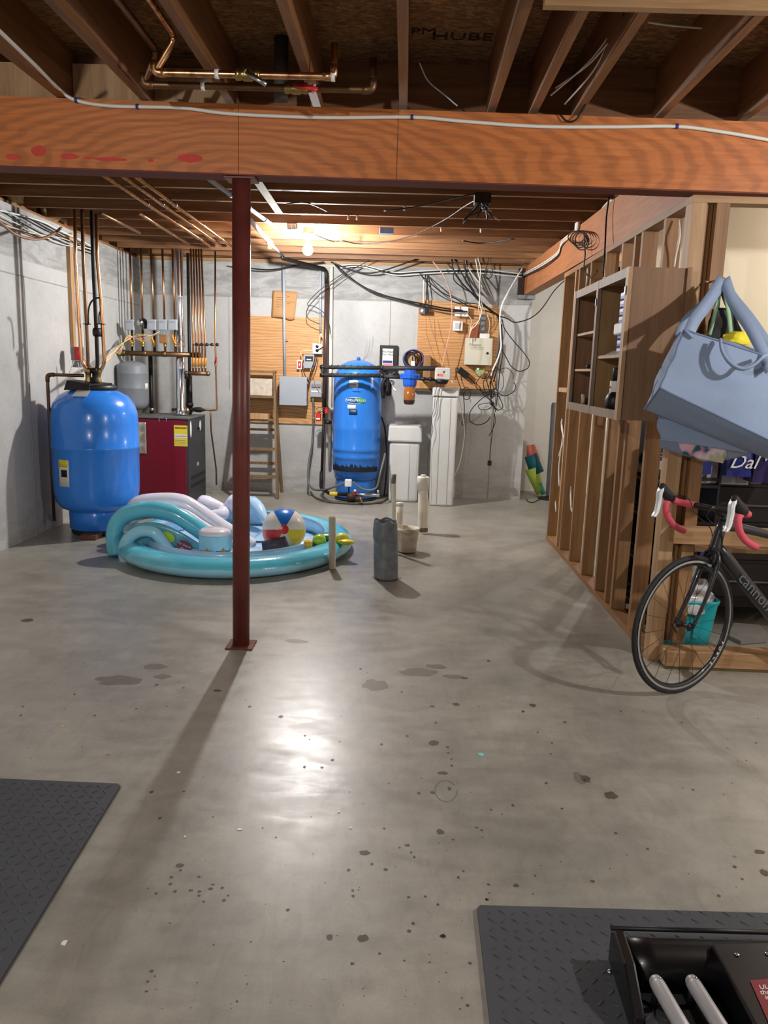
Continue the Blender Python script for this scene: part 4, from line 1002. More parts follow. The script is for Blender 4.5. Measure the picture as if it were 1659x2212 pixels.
# ---- insulated horizontal pipes in front of tank
HY = 8.44
def hpipe(name, label, y0, x0, x1, r, mt, twist=True):
    A, B = P(x0,y0,Y=HY), P(x1,y0+ (x1-x0)*.012,Y=HY)
    t = T(name, label, 'pipe', A)
    M().tube([A,B], r, 14).build('foam_sleeve', mt, t)
    if twist:
        n = 9
        for i in range(n):
            f = (i+.5)/n; c = A.lerp(B,f); m_ = M()
            m_.tube([c+Vector((.022*(j/8-.5)*2, -math.cos(2*math.pi*j/8)*(r+.002), math.sin(2*math.pi*j/8)*(r+.002))) for j in range(9)], .0045, 6, cap=False); m_.build('tape_wrap', TAPE, t)
    for c in (A, B): M().sphere(c, r*1.35, 14).build('end_joint', BLK, t)
    return A, B
hpipe('insulated_pipe', 'upper black foam-wrapped pipe crossing in front of the tall blue tank', 793, 697, 826, .021, FOAM)
hpipe('insulated_pipe', 'lower black foam-wrapped pipe crossing in front of the tall blue tank', 810, 697, 826, .021, FOAM)
A, B = P(826,795,Y=HY), P(945,796,Y=HY)
M().tube([A,B], .026, 14).build('insulated_pipe', FOAM, None, 'smooth black insulated pipe running right from the blue tank to the valve head', 'pipe')
A, B = P(826,813,Y=HY), P(869,815,Y=HY); M().tube([A,B], .02, 12).build('insulated_pipe', FOAM, None, 'short black pipe entering the left side of the blue filter', 'pipe')
A, B = P(902,818,Y=HY), P(940,820,Y=HY)
t = T('black_pipe', 'short black pipe with clamps between the filter and the valve head', 'pipe', A); M().tube([A,B], .016, 12).build('tube', BLK, t)
for px in (915, 930): M().sphere(P(px,819,Y=HY), .026, 12).build('union', BLK, t)
A = P(697,793,Y=HY); B = P(697,810,Y=HY); M().tube([A+Vector((-.03,0,.0)),A, B,B+Vector((-.03,0,0))], .024, 12).build('pipe_tee', BLK, None, 'black plastic end fitting joining the two foam-wrapped pipes at left', 'fitting')
# black hanging bits between tank and filter
t = T('valve_cluster', 'black hoses and valves bunched right of the tall blue tank', 'valve', P(832,860,Y=8.6))
for pts, r in (([(826,795),(835,806),(838,830),(836,848)], .02), ([(830,812),(845,812),(852,806),(862,812)], .018), ([(832,818),(826,835),(828,860)], .022)):
    M().tube(smooth_path(PP(pts, Y=8.46), 5), r, 10).build('hose', BLK, t)
M().lathe([(0,0),(.03,0),(.034,.03),(.034,.12),(.022,.15),(0,.15)], P(839,855,Y=8.6), 14).build('valve_body', BLKR, t)
M().lathe([(0,0),(.022,0),(.024,.03),(.022,.10),(0,.11)], P(828,852,Y=8.6), 12).build('valve_body', BLKR, t)
M().tube(smooth_path(PP([(842,822),(850,826),(848,836),(856,845)], Y=8.52),5), .012, 8).build('white_tube', WHT, t)
# ---- blue filter
fc = P(885,835,Y=8.44); k = pxm(8.44)
t = T('water_filter', 'blue-capped water filter housing with an amber bowl', 'filter', (fc.x, 8.44, P(885,873,Y=8.44).z))
zt, zm, zb_ = P(885,799,Y=8.44).z, P(885,833,Y=8.44).z, P(885,874,Y=8.44).z
M().lathe([(0,zm-.01),(.066,zm-.01),(.073,zm+.01),(.075,zm+.07),(.088,zm+.078),(.088,zm+.115),(.066,zm+.125),(.062,zt),(0,zt)], (fc.x,8.44,0), 12, sm=False).build('cap', BLUEF, t)
for s_ in (-1,1): M().rbox(fc.x+s_*.085-.022, fc.x+s_*.085+.022, 8.415, 8.465, zm+.065, zm+.125, .006).build('port', BLUEF, t)
AMB = mat('amber_bowl', srgb(150,92,40), .12, var=.1, coat=.6)
M().lathe([(0,zb_),(.045,zb_+.002),(.056,zb_+.02),(.060,zb_+.05),(.062,zm-.012),(0,zm-.012)], (fc.x,8.44,0), 28).build('bowl', AMB, t)
M().lathe([(0,zb_-.001),(.046,zb_+.001),(.0575,zb_+.02),(.0612,zb_+.045),(.0612,zb_+.05)], (fc.x,8.44,0), 28).build('bowl_base', mat('dark_amber', srgb(60,40,28), .2), t)
# hose coil above filter on wooden block
t = T('tube_coil', 'blue and black tubing coiled above the blue water filter', 'hose', P(893,800,Y=8.95))
for kk, (cx, cy, rx, ry, mt, r) in enumerate(((892,774,19,17,BLUEF,.007),(893,774,17,18,BLK,.008),(896,776,19,16,BLK,.006),(884,776,13,16,BLKR,.007),(903,774,12,15,BLK,.006),(893,774,21,19,mat('violet_tube', srgb(90,90,170), .4),.005))):
    M().tube([P(cx+rx*math.cos(a*math.pi/10), cy+ry*math.sin(a*math.pi/10), Y=8.97-.012*kk) for a in range(20)], r, 7, closed=True).build('coil_loop', mt, t)
pbox(888, 780, 896, 790, 8.88, .002, .0005).build('paper_tag', WHT, t)
# framed plaque
t = T('framed_plaque', 'black framed white certificate hung above the insulated pipe right of the tank', 'sign', P(839,800,Y=9.1))
pbox(820, 746, 859, 804, 9.10, .035, .005).build('frame', BLK, t)
pbox(826, 753, 849, 791, 9.090, .0095, .001).build('card', LBL, t)
X0, X1, Z0, Z1 = rectY(827, 779, 847, 784, 9.085); M().box(X0,X1,9.0875,9.0895,Z0,Z1).build('blue_band', mat('navy_band', srgb(30,50,140), .4), t)
X0, X1, Z0, Z1 = rectY(827, 785, 847, 791, 9.085); M().box(X0,X1,9.0875,9.0895,Z0,Z1).build('pink_band', mat('pink_band', srgb(226,140,150), .4), t)
p = P(837,760,Y=9.088); text('We Want', p, .032, BLK, t, shear=.3); text('Your Water', P(838,766,Y=9.088), .030, BLK, t, shear=.3)
# ---- right plywood board
X0, X1, Z0, Z1 = rectY(901, 655, 1075, 838, 9.12)
t = T('plywood_board', 'knotty plywood board behind the cables and beige cabinet', 'board', ((X0+X1)/2, 9.12, Z0))
c = [(X0,9.115,Z0-.02),(X1,9.115,Z0),(X1,9.1375,Z0),(X0,9.1375,Z0-.02),(X0,9.115,Z1+.03),(X1,9.115,Z1-.03),(X1,9.1375,Z1-.03),(X0,9.1375,Z1+.03)]
M().hexa(c).build('panel', PLY, t)
M().rbox(X0-.01, X1, 9.085, 9.137, Z0-.055, Z0-.022, .003).build('bottom_cleat', mat('grimy_cleat', srgb(84,74,52), .8, var=.3, vs=12), t)
X0, X1, Z0, Z1 = rectY(914, 768, 930, 825, 8.9)
M().rbox(X0, X1, 8.86, 9.113, Z0, Z1, .004).build('wood_bracket', FIR, t)
X0, X1, Z0, Z1 = rectY(873, 760, 900, 800, 8.98)
M().rbox(X0, X1, 8.98, 9.113, Z0, Z1, .004).build('wood_backer', PALE, t)
t, X0, X1, Z0, Z1 = box_thing('quad_outlet', 'steel four-socket outlet box at the top left of the right plywood board', 'outlet', (906,656,926,678), 9.05, .06, STEEL)
for i in range(2):
    for j in range(2):
        if (i, j) == (1, 0): continue
        M().lathe([(0,0),(.019,0),(.019,.005),(0,.005)], (X0+.032+.045*i, 9.044, Z0+.035+.055*j), 14, 'y').build('socket', WHT, t)
M().rbox(X0+.06, X1+.004, 9.01, 9.049, Z0+.004, Z0+.05, .004).build('plug_adapter', BLK, t)
t, X0, X1, Z0, Z1 = box_thing('white_router', 'white rectangular network box upper left of the beige cabinet', 'router', (983,663,1011,683), 9.03, .07, WHT, .006)
M().rbox(X0+.10, X0+.125, 9.025, 9.0295, Z0+.012, Z0+.02, .001).build('logo_mark', GBOXD, t)
t, X0, X1, Z0, Z1 = box_thing('square_wall_unit', 'small square white wall unit below the white router', 'speaker', (979,694,999,714), 9.03, .07, WHT, .006)
M().rbox(X0+.02, X1-.02, 9.024, 9.0295, Z0+.02, Z1-.02, .001).build('grille', mat('pale_grille', srgb(196,200,212), .6), t)
t, X0, X1, Z0, Z1 = box_thing('beige_cabinet', 'beige metal alarm cabinet with a black lock on the right plywood', 'cabinet', (1005,731,1063,788), 8.98, .12, mat('beige_enamel', srgb(206,204,186), .45, var=.02))
M().lathe([(0,0),(.014,0),(.014,.006),(0,.006)], P(1053,763,Y=8.972), 14, 'y').build('lock', BLK, t)
INKG = mat('grey_print', srgb(120,120,110), .6)
text('Napco', P(1027,745,Y=8.979), .05, INKG, t)
for k in range(2): q = P(1032,751+k*3,Y=8.979); M().box(q.x-.085+.01*k, q.x+.07, 8.9785, 8.9798, q.z-.002, q.z+.002).build('printed_line', INKG, t)
t, X0, X1, Z0, Z1 = box_thing('splitter_strip', 'tall narrow silver splitter bracket above the beige cabinet', 'bracket', (1037,680,1051,718), 9.05, .05, STEEL)
for f in (.2,.5,.8): M().rbox(X0+.012, X1-.012, 9.03, 9.0495, Z0+(Z1-Z0)*f-.02, Z0+(Z1-Z0)*f+.02, .004).build('splitter', GBOXD, t)
t, X0, X1, Z0, Z1 = box_thing('small_white_box', 'small white box resting on the top edge of the beige cabinet', 'box', (1037,721,1057,731), 9.0, .08, WHT)
RC = mat('red_copper_block', srgb(150,84,52), .5, var=.3, vs=15)
pbox(1016, 700, 1034, 730, 9.09, .024, .003).build('patch_block', RC, None, 'brown stained patch panel left of the splitter bracket', 'box')
p = P(1029,827,Y=9.0)
t = T('circuit_board', 'tiny green circuit board dangling under the beige cabinet', 'circuit board', P(1032,808,Y=9.02))
pbox(1026, 799, 1046, 808, 9.02, .004, .0008).build('board', mat('green_pcb', srgb(150,190,130), .5), t)
pbox(1030, 795, 1035, 800, 9.01, .02, .001).build('connector', WHT, t)
# black power brick
t = T('power_brick', 'black power supply brick hanging tilted on the plywood below the cabinet', 'adapter', P(1000,812,Y=9.03))
A, B = P(990,797,Y=9.03), P(1009,813,Y=9.03)
M().beam(A, B, .05, .075, up=(.6,0,1)).build('brick', BLK, t, bevel=.006)
M().tube(smooth_path([B, P(1020,822,Y=9.03), P(1026,830,Y=9.02)], 4), .006, 7).build('cord', BLK, t)
M().tube(smooth_path([A, P(985,795,Y=9.03), P(986,812,Y=9.03), P(994,835,Y=9.02), P(997,850,Y=9.0)], 4), .005, 7).build('cord', BLK, t)
# ---- water conditioner head + tall tank
t = T('softener_valve', 'grey control head with glowing red digits on top of the tall grey-white tank', 'control head', P(957,830,Y=8.4))
X0, X1, Z0, Z1 = rectY(940, 794, 974, 821, 8.36)
M().rbox(X0, X1, 8.36, 8.50, Z0, Z1, .012).build('head', mat('head_grey', srgb(190,190,186), .45, var=.03), t)
M().rbox(X0+.035, X1-.085, 8.356, 8.3595, Z0+.04, Z0+.065, .001).build('digit_display', mat('red_digits', srgb(255,90,90), .4, emit=srgb(255,60,60), es=1.4), t)
M().rbox(X0+.028, X0+.038, 8.354, 8.3558, Z0+.042, Z0+.063, .001).build('digit', mat('dark_red', srgb(150,20,20), .4), t)
M().lathe([(0,0),(.009,0),(.009,.004),(0,.004)], (X0+.092,8.355,Z1-.045), 12, 'y').build('button', BLK, t)
M().lathe([(0,0),(.005,0),(.005,.004),(0,.004)], (X1-.045,8.355,Z1-.062), 10, 'y').build('indicator_light', mat('green_led', srgb(190,240,120), .4, emit=srgb(170,240,90), es=2), t)
M().rbox(X0+.03, X1-.07, 8.356, 8.3595, Z0+.008, Z0+.016, .001).build('print_line', GBOXD, t)
M().lathe([(0,0),(.055,0),(.07,.02),(.078,.045),(0,.045)], ((X0+X1)/2-.01, 8.44, Z0-.046), 20).build('neck', BLK, t)
KIT = mat('ivory_plastic', srgb(206,208,206), .42, var=.04, vs=5)
A, B = P(928,1094,Z=0), P(977,1094,Z=0); zt = P(955,837,Y=8.5).z; zs = P(955,857,Y=8.5).z
t = T('softener_tank', 'tall narrow grey-white softener cabinet right of the brine tank', 'tank', ((A.x+B.x)/2, 8.6, 0))
xc = (A.x+B.x)/2; hw, hw2 = (B.x-A.x)/2, (B.x-A.x)/2*1.08
M().hexa([(xc-hw,8.50,.001),(xc+hw,8.50,.001),(xc+hw,8.76,.001),(xc-hw,8.76,.001),(xc-hw2,8.50,zs-.003),(xc+hw2,8.50,zs-.003),(xc+hw2,8.76,zs-.003),(xc-hw2,8.76,zs-.003)]).build('body', KIT, t, bevel=.02)
M().rbox(xc-hw2-.006, xc+hw2+.006, 8.485, 8.77, zs, zt-.002, .012).build('lid', KIT, t)
for f in (-.42,.45): M().box(xc+hw*f-.002, xc+hw*f+.002, 8.496, 8.4995, .02, zs-.02).build('mould_line', GBOX, t)
text('CONDITIONER', (xc+.01, 8.483, zt-.028), .016, GBOXD, t)
A, B = P(842,1084,Z=0), P(898,1086,Z=0); xc = (A.x+B.x)/2
zt, zs = P(872,921,Y=8.60).z, P(872,956,Y=8.6).z
t = T('brine_tank', 'short grey-white brine tank with a thick overhanging lid', 'tank', (xc, 8.85, 0))
hw = .165
M().hexa([(xc-hw,8.69,.001),(xc+hw,8.69,.001),(xc+hw,9.02,.001),(xc-hw,9.02,.001),(xc-hw*1.04,8.68,zs-.003),(xc+hw*1.04,8.68,zs-.003),(xc+hw*1.04,9.03,zs-.003),(xc-hw*1.04,9.03,zs-.003)]).build('body', KIT, t, bevel=.03)
M().hexa([(xc-hw*1.17,8.655,zs),(xc+hw*1.17,8.655,zs),(xc+hw*1.17,9.05,zs),(xc-hw*1.17,9.05,zs),(xc-hw*1.12,8.67,zt),(xc+hw*1.12,8.67,zt),(xc+hw*1.12,9.04,zt),(xc-hw*1.12,9.04,zt)]).build('lid', KIT, t, bevel=.02)
M().box(xc+hw*.35-.002, xc+hw*.35+.002, 8.680, 8.6845, .03, zs-.02).build('mould_line', GBOX, t)
cable('wavy_wire', 'wavy thin black wire hanging down the tall softener cabinet', 'wire', PP([(948,822),(944,835),(940,850),(938,880),(932,905),(935,930),(927,960),(924,1000),(925,1060),(922,1085)], Y=8.46), .0028, BLK)
cable('wavy_wire', 'second wavy black wire close right of the first on the softener cabinet', 'wire', PP([(954,822),(950,838),(948,850),(943,870),(941,890),(936,900)], Y=8.46), .0028, BLK)
cable('drain_tube', 'thin pale drain tube curving down right of the softener cabinet', 'hose', PP([(975,822),(984,838),(992,860),(998,890),(1003,930),(1000,965),(993,1000),(985,1020),(980,1030)], Y=8.70), .0055, PVC)
cable('salmon_cable', 'pinkish cable arching from the ceiling to the softener head', 'cable', PP([(935,565),(955,590),(967,615),(975,650),(976,690),(970,725),(962,760),(954,795)], Y=8.9), .0055, mat('salmon', srgb(214,164,146), .5))
cable('outlet_feed_cable', 'white cable dropping into the four-socket outlet box', 'cable', PP([(917,590),(915,620),(915,657)], Y=9.07), .008, WHTC)
cable('outlet_feed_cable', 'black cable beside the white one above the four-socket box', 'cable', PP([(918,592),(923,620),(927,656)], Y=9.07), .006, BLK)
cable('thin_brown_wire', 'hair-thin wire from the four-socket box to the softener head', 'wire', PP([(920,680),(922,720),(932,755),(948,795)], Y=8.95), .0022, RC)
cable('thin_brown_wire', 'second hair-thin wire from the four-socket box to the softener head', 'wire', PP([(926,680),(934,715),(944,745),(952,795)], Y=8.95), .0022, RC)

# ================================================================== the cable tangle
def bund(pts, label, mt=BLK, r=.006, Y=8.96): cable('network_cable', label, 'cable', PP(pts, Y=Y), r, mt)
bund([(976,560),(980,585),(998,612),(1018,632),(1035,650),(1060,672),(1078,684),(1080,720),(1077,760),(1068,800),(1058,830)], 'thick black cable, main strand of the tangle from the ceiling', r=.009)
bund([(982,560),(996,588),(1014,618),(1030,642),(1052,664),(1074,682),(1083,712),(1082,750),(1075,790),(1066,825)], 'black cable just right of the thick main strand', r=.008, Y=8.94)
bund([(1003,562),(1006,590),(1016,615),(1030,640),(1046,658),(1070,678),(1081,700),(1079,745),(1068,795),(1060,828),(1062,860)], 'black cable falling nearly straight left of the white cables', r=.007, Y=8.93)
bund([(980,590),(981,605),(1000,622),(1022,634),(1036,644)], 'short black cable stepping down left of the tangle', r=.006)
bund([(1006,563),(1015,590),(1025,612),(1035,636),(1040,660)], 'black cable under the white ones above the splitter', r=.006)
bund([(1004,562),(1012,580),(1025,598),(1038,614),(1043,622)], 'white cable slanting down left of the splitter feed', WHTC, .006)
bund([(1027,558),(1032,585),(1037,610),(1037,640),(1042,665),(1038,680)], 'left white cable feeding the splitter bracket', WHTC, .006, 8.92)
bund([(1032,556),(1038,580),(1036,620),(1036,655),(1040,675),(1030,700),(1018,712),(1013,730)], 'right white cable feeding the beige cabinet', WHTC, .006, 8.90)
bund([(1036,640),(1034,665),(1036,690),(1024,700),(1016,715),(1013,735)], 'pink-white cable bending into the beige cabinet', CREAMC, .005, 8.93)
bund([(1043,665),(1052,680),(1058,700),(1055,720)], 'cream cable looping right of the splitter bracket', CREAMC, .005, 8.96)
bund([(1011,681),(1018,690),(1017,705),(1012,735)], 'short white cable from the router down to the cabinet', WHTC, .004, 8.98)
bund([(910,595),(930,612),(955,632),(985,646),(1010,660),(1035,666),(1062,676),(1078,682)], 'upper long black cable swooping across to the tangle', r=.006, Y=8.97)
bund([(905,588),(925,615),(950,638),(985,654),(1020,655),(1045,662),(1078,682)], 'lower long black cable swooping across to the tangle', r=.005, Y=8.98)
bund([(1128,580),(1113,605),(1095,636),(1084,660),(1080,685),(1081,720),(1082,750),(1074,778),(1063,802),(1061,812)], 'bold white cable curving down through the tangle', WHT, .0095, 8.86)
bund([(1238,590),(1200,625),(1172,665),(1150,685),(1128,694),(1110,696),(1095,688),(1080,684)], 'black cable swagging right toward the side beam', r=.006, Y=8.80)
bund([(1085,690),(1090,710),(1108,735),(1130,760),(1143,780),(1140,795),(1122,802),(1105,792),(1095,775),(1084,755)], 'large black cable loop bulging right of the tangle', r=.0055, Y=8.88)
bund([(1084,700),(1086,760),(1080,800),(1075,850),(1070,890)], 'long straight black cable down the right of the tangle', r=.006, Y=8.93)
for k, pts in enumerate(([(1075,800),(1095,795),(1108,808),(1108,820)], [(1110,824),(1114,838),(1104,850),(1088,855),(1075,846),(1070,830)], [(1068,790),(1084,805),(1088,830),(1080,848),(1068,852),(1060,840)],
    [(1040,810),(1028,830),(1034,842),(1052,848),(1070,838)], [(1020,840),(1005,845),(1002,860),(1012,862),(1017,850),(1010,838),(1000,842),(1003,858)], [(1058,850),(1040,862),(1022,880),(1014,895),(1016,910),(1032,918),(1050,912),(1060,900)],
    [(1062,870),(1045,872),(1033,876),(1040,885),(1058,882),(1066,872)], [(1060,800),(1050,812),(1044,830),(1050,850),(1060,868),(1066,880)], [(1070,795),(1064,815),(1056,835),(1060,860),(1067,878)],
    [(1072,846),(1082,865),(1086,880),(1074,886),(1066,876)], [(1024,795),(1030,810),(1046,818),(1060,812)], [(1001,850),(1003,880),(1002,905),(997,915),(1003,920)], [(1055,800),(1064,830),(1070,860),(1068,885)], [(1045,805),(1056,840),(1062,872)],
    [(1063,800),(1052,822),(1060,846),(1072,836),(1066,815)], [(1036,838),(1048,856),(1060,862),(1070,850)])):
    names_ = ['small hook of cable at far right of the tangle','round black loop right of the tangle','oval black loop in the middle of the tangle','low black arc under the circuit board','tiny coiled pigtail left of the tangle','big black loop sagging below the tangle','flat slack loop near the knot','twisted black strand left side of the knot','twisted black strand over the knot','triangular black strand right of the knot','short black strand beside the circuit board','thin black pigtail hanging left of the tangle','inner black strand reaching the knot','dark strand left of the knot','tight black curl above the knot','small black bow under the board']
    cable('tangled_wire', names_[k], 'wire', PP(pts, Y=8.90-.012*(k%5)), .0038+.0012*(k%2), BLK, 'black wires in the tangle')
t = T('wire_knot', 'black plug knot where the tangled wires meet above the hanging adapter', 'plug', P(1063,876,Y=8.86))
M().sphere(P(1063,872,Y=8.86), .028, 10, (1,1,.8)).build('plug_body', BLK, t)
for px, py in ((1058,868),(1070,878),(1107,822)): M().cyl(P(px,py,Y=8.85), P(px+4,py+6,Y=8.85), .008, n=8).build('connector', STEEL, t)
cable('adapter_cord', 'straight black cord carrying the small dangling adapter', 'cord', PP([(1066,880),(1067,905),(1063,940),(1059,975),(1058,994)], Y=8.86), .004, BLK)
cable('loose_tail', 'short black cord tail beside the dangling adapter cord', 'cord', PP([(1066,885),(1070,910),(1063,930),(1056,942)], Y=8.88), .004, BLK)
pbox(1053.5, 995, 1062, 1006, 8.83, .03, .004).build('dangling_adapter', BLK, None, 'small black power adapter dangling low against the back wall', 'adapter')

# ---- things under the rear joists
for k, (pts, mt, r, l) in enumerate((
    ([(680,507),(700,515),(722,522),(740,520),(768,526),(800,526),(850,520),(900,505),(960,475),(1005,445),(1040,425)], BLK, .0045, 'thin black wire draped under the joists right of the bulb'),
    ([(620,440),(660,438),(690,448),(706,456)], mat('brown_wire', srgb(90,70,60), .5), .005, 'short brown cable under a joist near the post top'),
    ([(830,455),(880,450),(940,438),(1000,424),(1034,418)], BLK, .005, 'black wire running to the splitter cluster under the joists'),
    ([(1000,520),(1030,525),(1060,524),(1110,516)], BLK, .006, 'dark cable bowed under the last joists right of centre'),
    ([(1064,525),(1058,550),(1050,580),(1047,598),(1056,602),(1064,590),(1060,560),(1066,525)], BLK, .0045, 'small hanging black wire loop above the tangle'))):
    cable('joist_wire', l, 'wire', PP(pts, Z=2.66), r, mt) if k != 4 else cable('joist_wire', l, 'wire', PP(pts, Y=8.6), r, mt)
t = T('splitter_cluster', 'dark cluster of coax splitters and cable ends under the joists', 'splitter', P(1045,425,Z=2.64))
c = P(1044,422,Z=2.66)
M().rbox(c.x-.06, c.x+.05, c.y-.05, c.y+.06, 2.60, 2.67, .006).build('splitter_body', BLK, t)
for k in range(12):
    r_ = random.Random(k); a = Vector((c.x+r_.uniform(-.05,.05), c.y+r_.uniform(-.05,.05), 2.62))
    M().tube(smooth_path([a, a+Vector((r_.uniform(-.05,.05),r_.uniform(-.03,.03),-.04)), a+Vector((r_.uniform(-.12,.12),r_.uniform(-.05,.05),-.04-.10*r_.random()))], 4), .005, 6).build('cable_end', (BLK,BLKR,STEEL)[k%3], t)
p = P(835,498,Y=6.86)
t = T('blue_box', 'pale blue electrical box screwed to the joist right of the bulb', 'box', p); pbox(820, 491, 850, 504, 6.84, .05, .004).build('box', mat('pale_blue_box', srgb(120,156,206), .4), t)
for k, (px, py, l) in enumerate(((770,463,'left'),(874,447,'middle'),(955,485,'third'),(1040,492,'right'),(752,465,'small left'))):
    c = P(px, py, Z=2.69); c.y = 4.03+.4125*round((c.y-4.03)/.4125); M().cyl(c+Vector((0,0,.001)), c-Vector((0,0,.03)), .007, n=8).build('wire_staple', WHT, None, l+' white wire staple under the rear joists', 'staple')
t = T('receptacle', 'white pull-chain fixture parts on the joist just left of the bulb', 'fixture', P(632,492,Z=2.62))
c = P(633,490,Z=2.66)
M().rbox(c.x-.05, c.x+.04, c.y-.03, c.y+.03, 2.635, 2.688, .006).build('box', STEEL, t)
for s_ in (-.03,.01): M().cyl((c.x+s_,c.y-.03,2.655),(c.x+s_,c.y-.045,2.655), .014, n=12).build('socket', WHT, t)
# cables on the side beam
for k in range(3):
    cable('side_beam_cable', ('upper white','lower white','black')[k]+' cable clipped along the left face of the side beam', 'cable',
      [P(1345-k*4,410+k*4,X=1.41), P(1310,440+k*5,X=1.40), P(1285,470+k*5,X=1.39), P(1250,492+k*5,X=1.38), P(1215,520+k*5,X=1.35), P(1205,545+k*4,X=1.34), P(1170,570+k*4,X=1.31), P(1130,592+k*3,X=1.29)], .0065, (WHTC,WHTC,BLK)[k])
t = T('coiled_cable', 'black cable coil hung on the side beam above the stud wall', 'cable', P(1245,520,X=1.33))
for k in range(4):
    M().tube([P(1245+k*4+(18-k)*math.cos(a*math.pi/9), 512+k*3+(13+k*2)*math.sin(a*math.pi/9), X=1.335-.006*k) for a in range(18)], .005, 6, closed=True).build('coil_loop', BLK, t)
M().tube(smooth_path([P(1262,515,X=1.33),P(1264,550,X=1.335),P(1262,580,X=1.33),P(1275,600,X=1.33),P(1290,585,X=1.33)],5), .005, 6).build('tail', BLK, t)
cable('vertical_black_wire', 'straight black wire hanging from the ceiling down the side beam', 'wire', [P(1316,425,X=1.36),P(1310,470,X=1.355),P(1307,530,X=1.345),P(1303,590,X=1.335)], .006, BLK)
c = P(1246,487,X=1.35); M().rbox(c.x-.01, c.x+.02, c.y-.04, c.y+.04, c.z-.04, c.z+.03, .01).build('cable_bracket', WHT, None, 'white plastic cable bracket on the side beam above the coil', 'bracket')

# ================================================================== FLOOR STUBS
def stub(name, label, px, pyb, pyt, w_, mt, wall=.004, cat='pipe'):
    b = P(px[0], pyb, Z=0); b.y += w_*.5; tp = P(px[1], pyt, Y=b.y)
    t = T(name, label, cat, (b.x,b.y,0)); r = w_/2
    m_ = M(); top = Vector((tp.x,b.y,tp.z)); b0 = Vector((b.x,b.y,.001))
    m_.tube([b0, top], r, 28, cap=False); m_.tube([top, top-(top-b0).normalized()*.15], r-wall, 28, cap=False)
    n_ = 28; ax = (top-b0).normalized()
    m_.lathe([(r-wall,0),(r,0)], top, 28, ax=ax)
    m_.build('tube', mt, t)
    return t, b0, top, r
stub('floor_pipe', 'off-white plastic pipe stub rising in front of the pool edge', (717,717.5), 1230, 1116, .052, PVC)
t, b0, top, r = stub('floor_pipe', 'thin tall off-white pipe behind the crumpled grey duct', (850,851), 1196, 1024, .036, PVC)
M().lathe([(.0185,0),(.0195,.0),(.0195,.075),(.0185,.075)], top-Vector((0,0,.076)), 18).build('grey_tip', mat('grey_wrap', srgb(120,118,110), .7), t)
t, b0, top, r = stub('floor_pipe', 'fat off-white plastic pipe with a capped collar right of the bucket', (913,914.5), 1155, 1030, .092, PVC)
M().lathe([(r+.001,-.12),(r+.010,-.12),(r+.011,-.01),(r+.006,0),(0,0)], top+Vector((0,0,.002)), 28).build('coupling', PVCW, t)
M().lathe([(0,0),(.024,0),(.024,.016),(0,.018)], top+Vector((0,0,.003)), 16).build('plug', PVCW, t)
m_ = M(); q = P(912,1120,Y=b0.y-.05); 
m_.lathe([(r+.0005,.02),(r+.0012,.03),(r+.0012,.05),(r+.0005,.06)], b0, 28); m_.build('dirt_ring', mat('dirt', srgb(120,104,82), .9), t)
# bucket with pipe inside
bc = P(879,1197,Z=0); bc.y += .085
t = T('bucket', 'dirty white ribbed bucket around a pipe stub behind the grey duct', 'bucket', (bc.x,bc.y,0))
DB = mat('dirty_bucket', srgb(216,206,186), .6, var=.16, vs=14)
M().lathe([(0,.004),(.07,.004),(.078,.012),(.082,.10),(.088,.105),(.084,.12),(.09,.126),(.086,.142),(.093,.148),(.089,.165),(.096,.172),(.098,.205),(.094,.206),(.088,.15),(.08,.05),(.074,.012),(0,.012)], (bc.x,bc.y,0), 40).build('pail', DB, t)
M().tube([(bc.x+.1*math.cos(a), bc.y-.02+.1*math.sin(a)*.9, .16+.045*abs(math.cos(a))) for a in [math.pi+k*math.pi/14 for k in range(15)]], .0025, 6).build('handle', STEEL, t)
tp = P(864,1086,Y=bc.y)
t = T('floor_pipe', 'pale pipe stub standing inside the dirty bucket', 'pipe', (tp.x,bc.y-.0,.013)); M().cyl((tp.x,bc.y,.013),(tp.x,bc.y,tp.z), .029, n=24).build('tube', PVC, t)
M().lathe([(0,0),(.031,0),(.031,.03),(0,.03)], (tp.x,bc.y,tp.z-.028), 24).build('cap', PVCW, t)
# crumpled grey duct
dc = P(834,1256,Z=0); dc.y += .075
GM = mat('grey_sheet_metal', srgb(124,130,136), .42, .35, .22, 16, .35, 70)
t = T('crumpled_duct', 'crumpled grey sheet-metal duct stub standing on the floor', 'duct', (dc.x,dc.y,0))
hz = P(832,1124,Y=dc.y).z
tx = P(832,1130,Y=dc.y).x-dc.x
def duct(u, v):
    a = 2*math.pi*u; z = hz*v
    r = .083*(1+.06*mnoise.noise(Vector((math.cos(a)*1.5, math.sin(a)*1.5, v*3)))+.05*math.cos(4*a+.6)*(1-.3*v))
    if v > .97: z += .008*math.sin(5*a+1)+.010*mnoise.noise(Vector((a*2,1,1)))
    r *= 1-.10*max(0, v-.8)*math.cos(2*a)*5*.6-.05*(abs(v-.62) < .04)*(math.cos(a+2) > .3)
    return (dc.x+tx*v+r*math.cos(a), dc.y+r*math.sin(a)*.9, .001+z)
m_ = M(); m_.grid(duct, 40, 26, closed_u=True); m_.build('duct_shell', GM, t, solid=.0025)
m_ = M(); m_.add([(dc.x+.105*math.cos(a)*(1+.15*math.sin(3*a)), dc.y+.09*math.sin(a), .0007) for a in [k*2*math.pi/24 for k in range(24)]], [tuple(range(24))]); m_.build('rust_stain', mat('rust_stain', srgb(134,104,96), .7), fl)

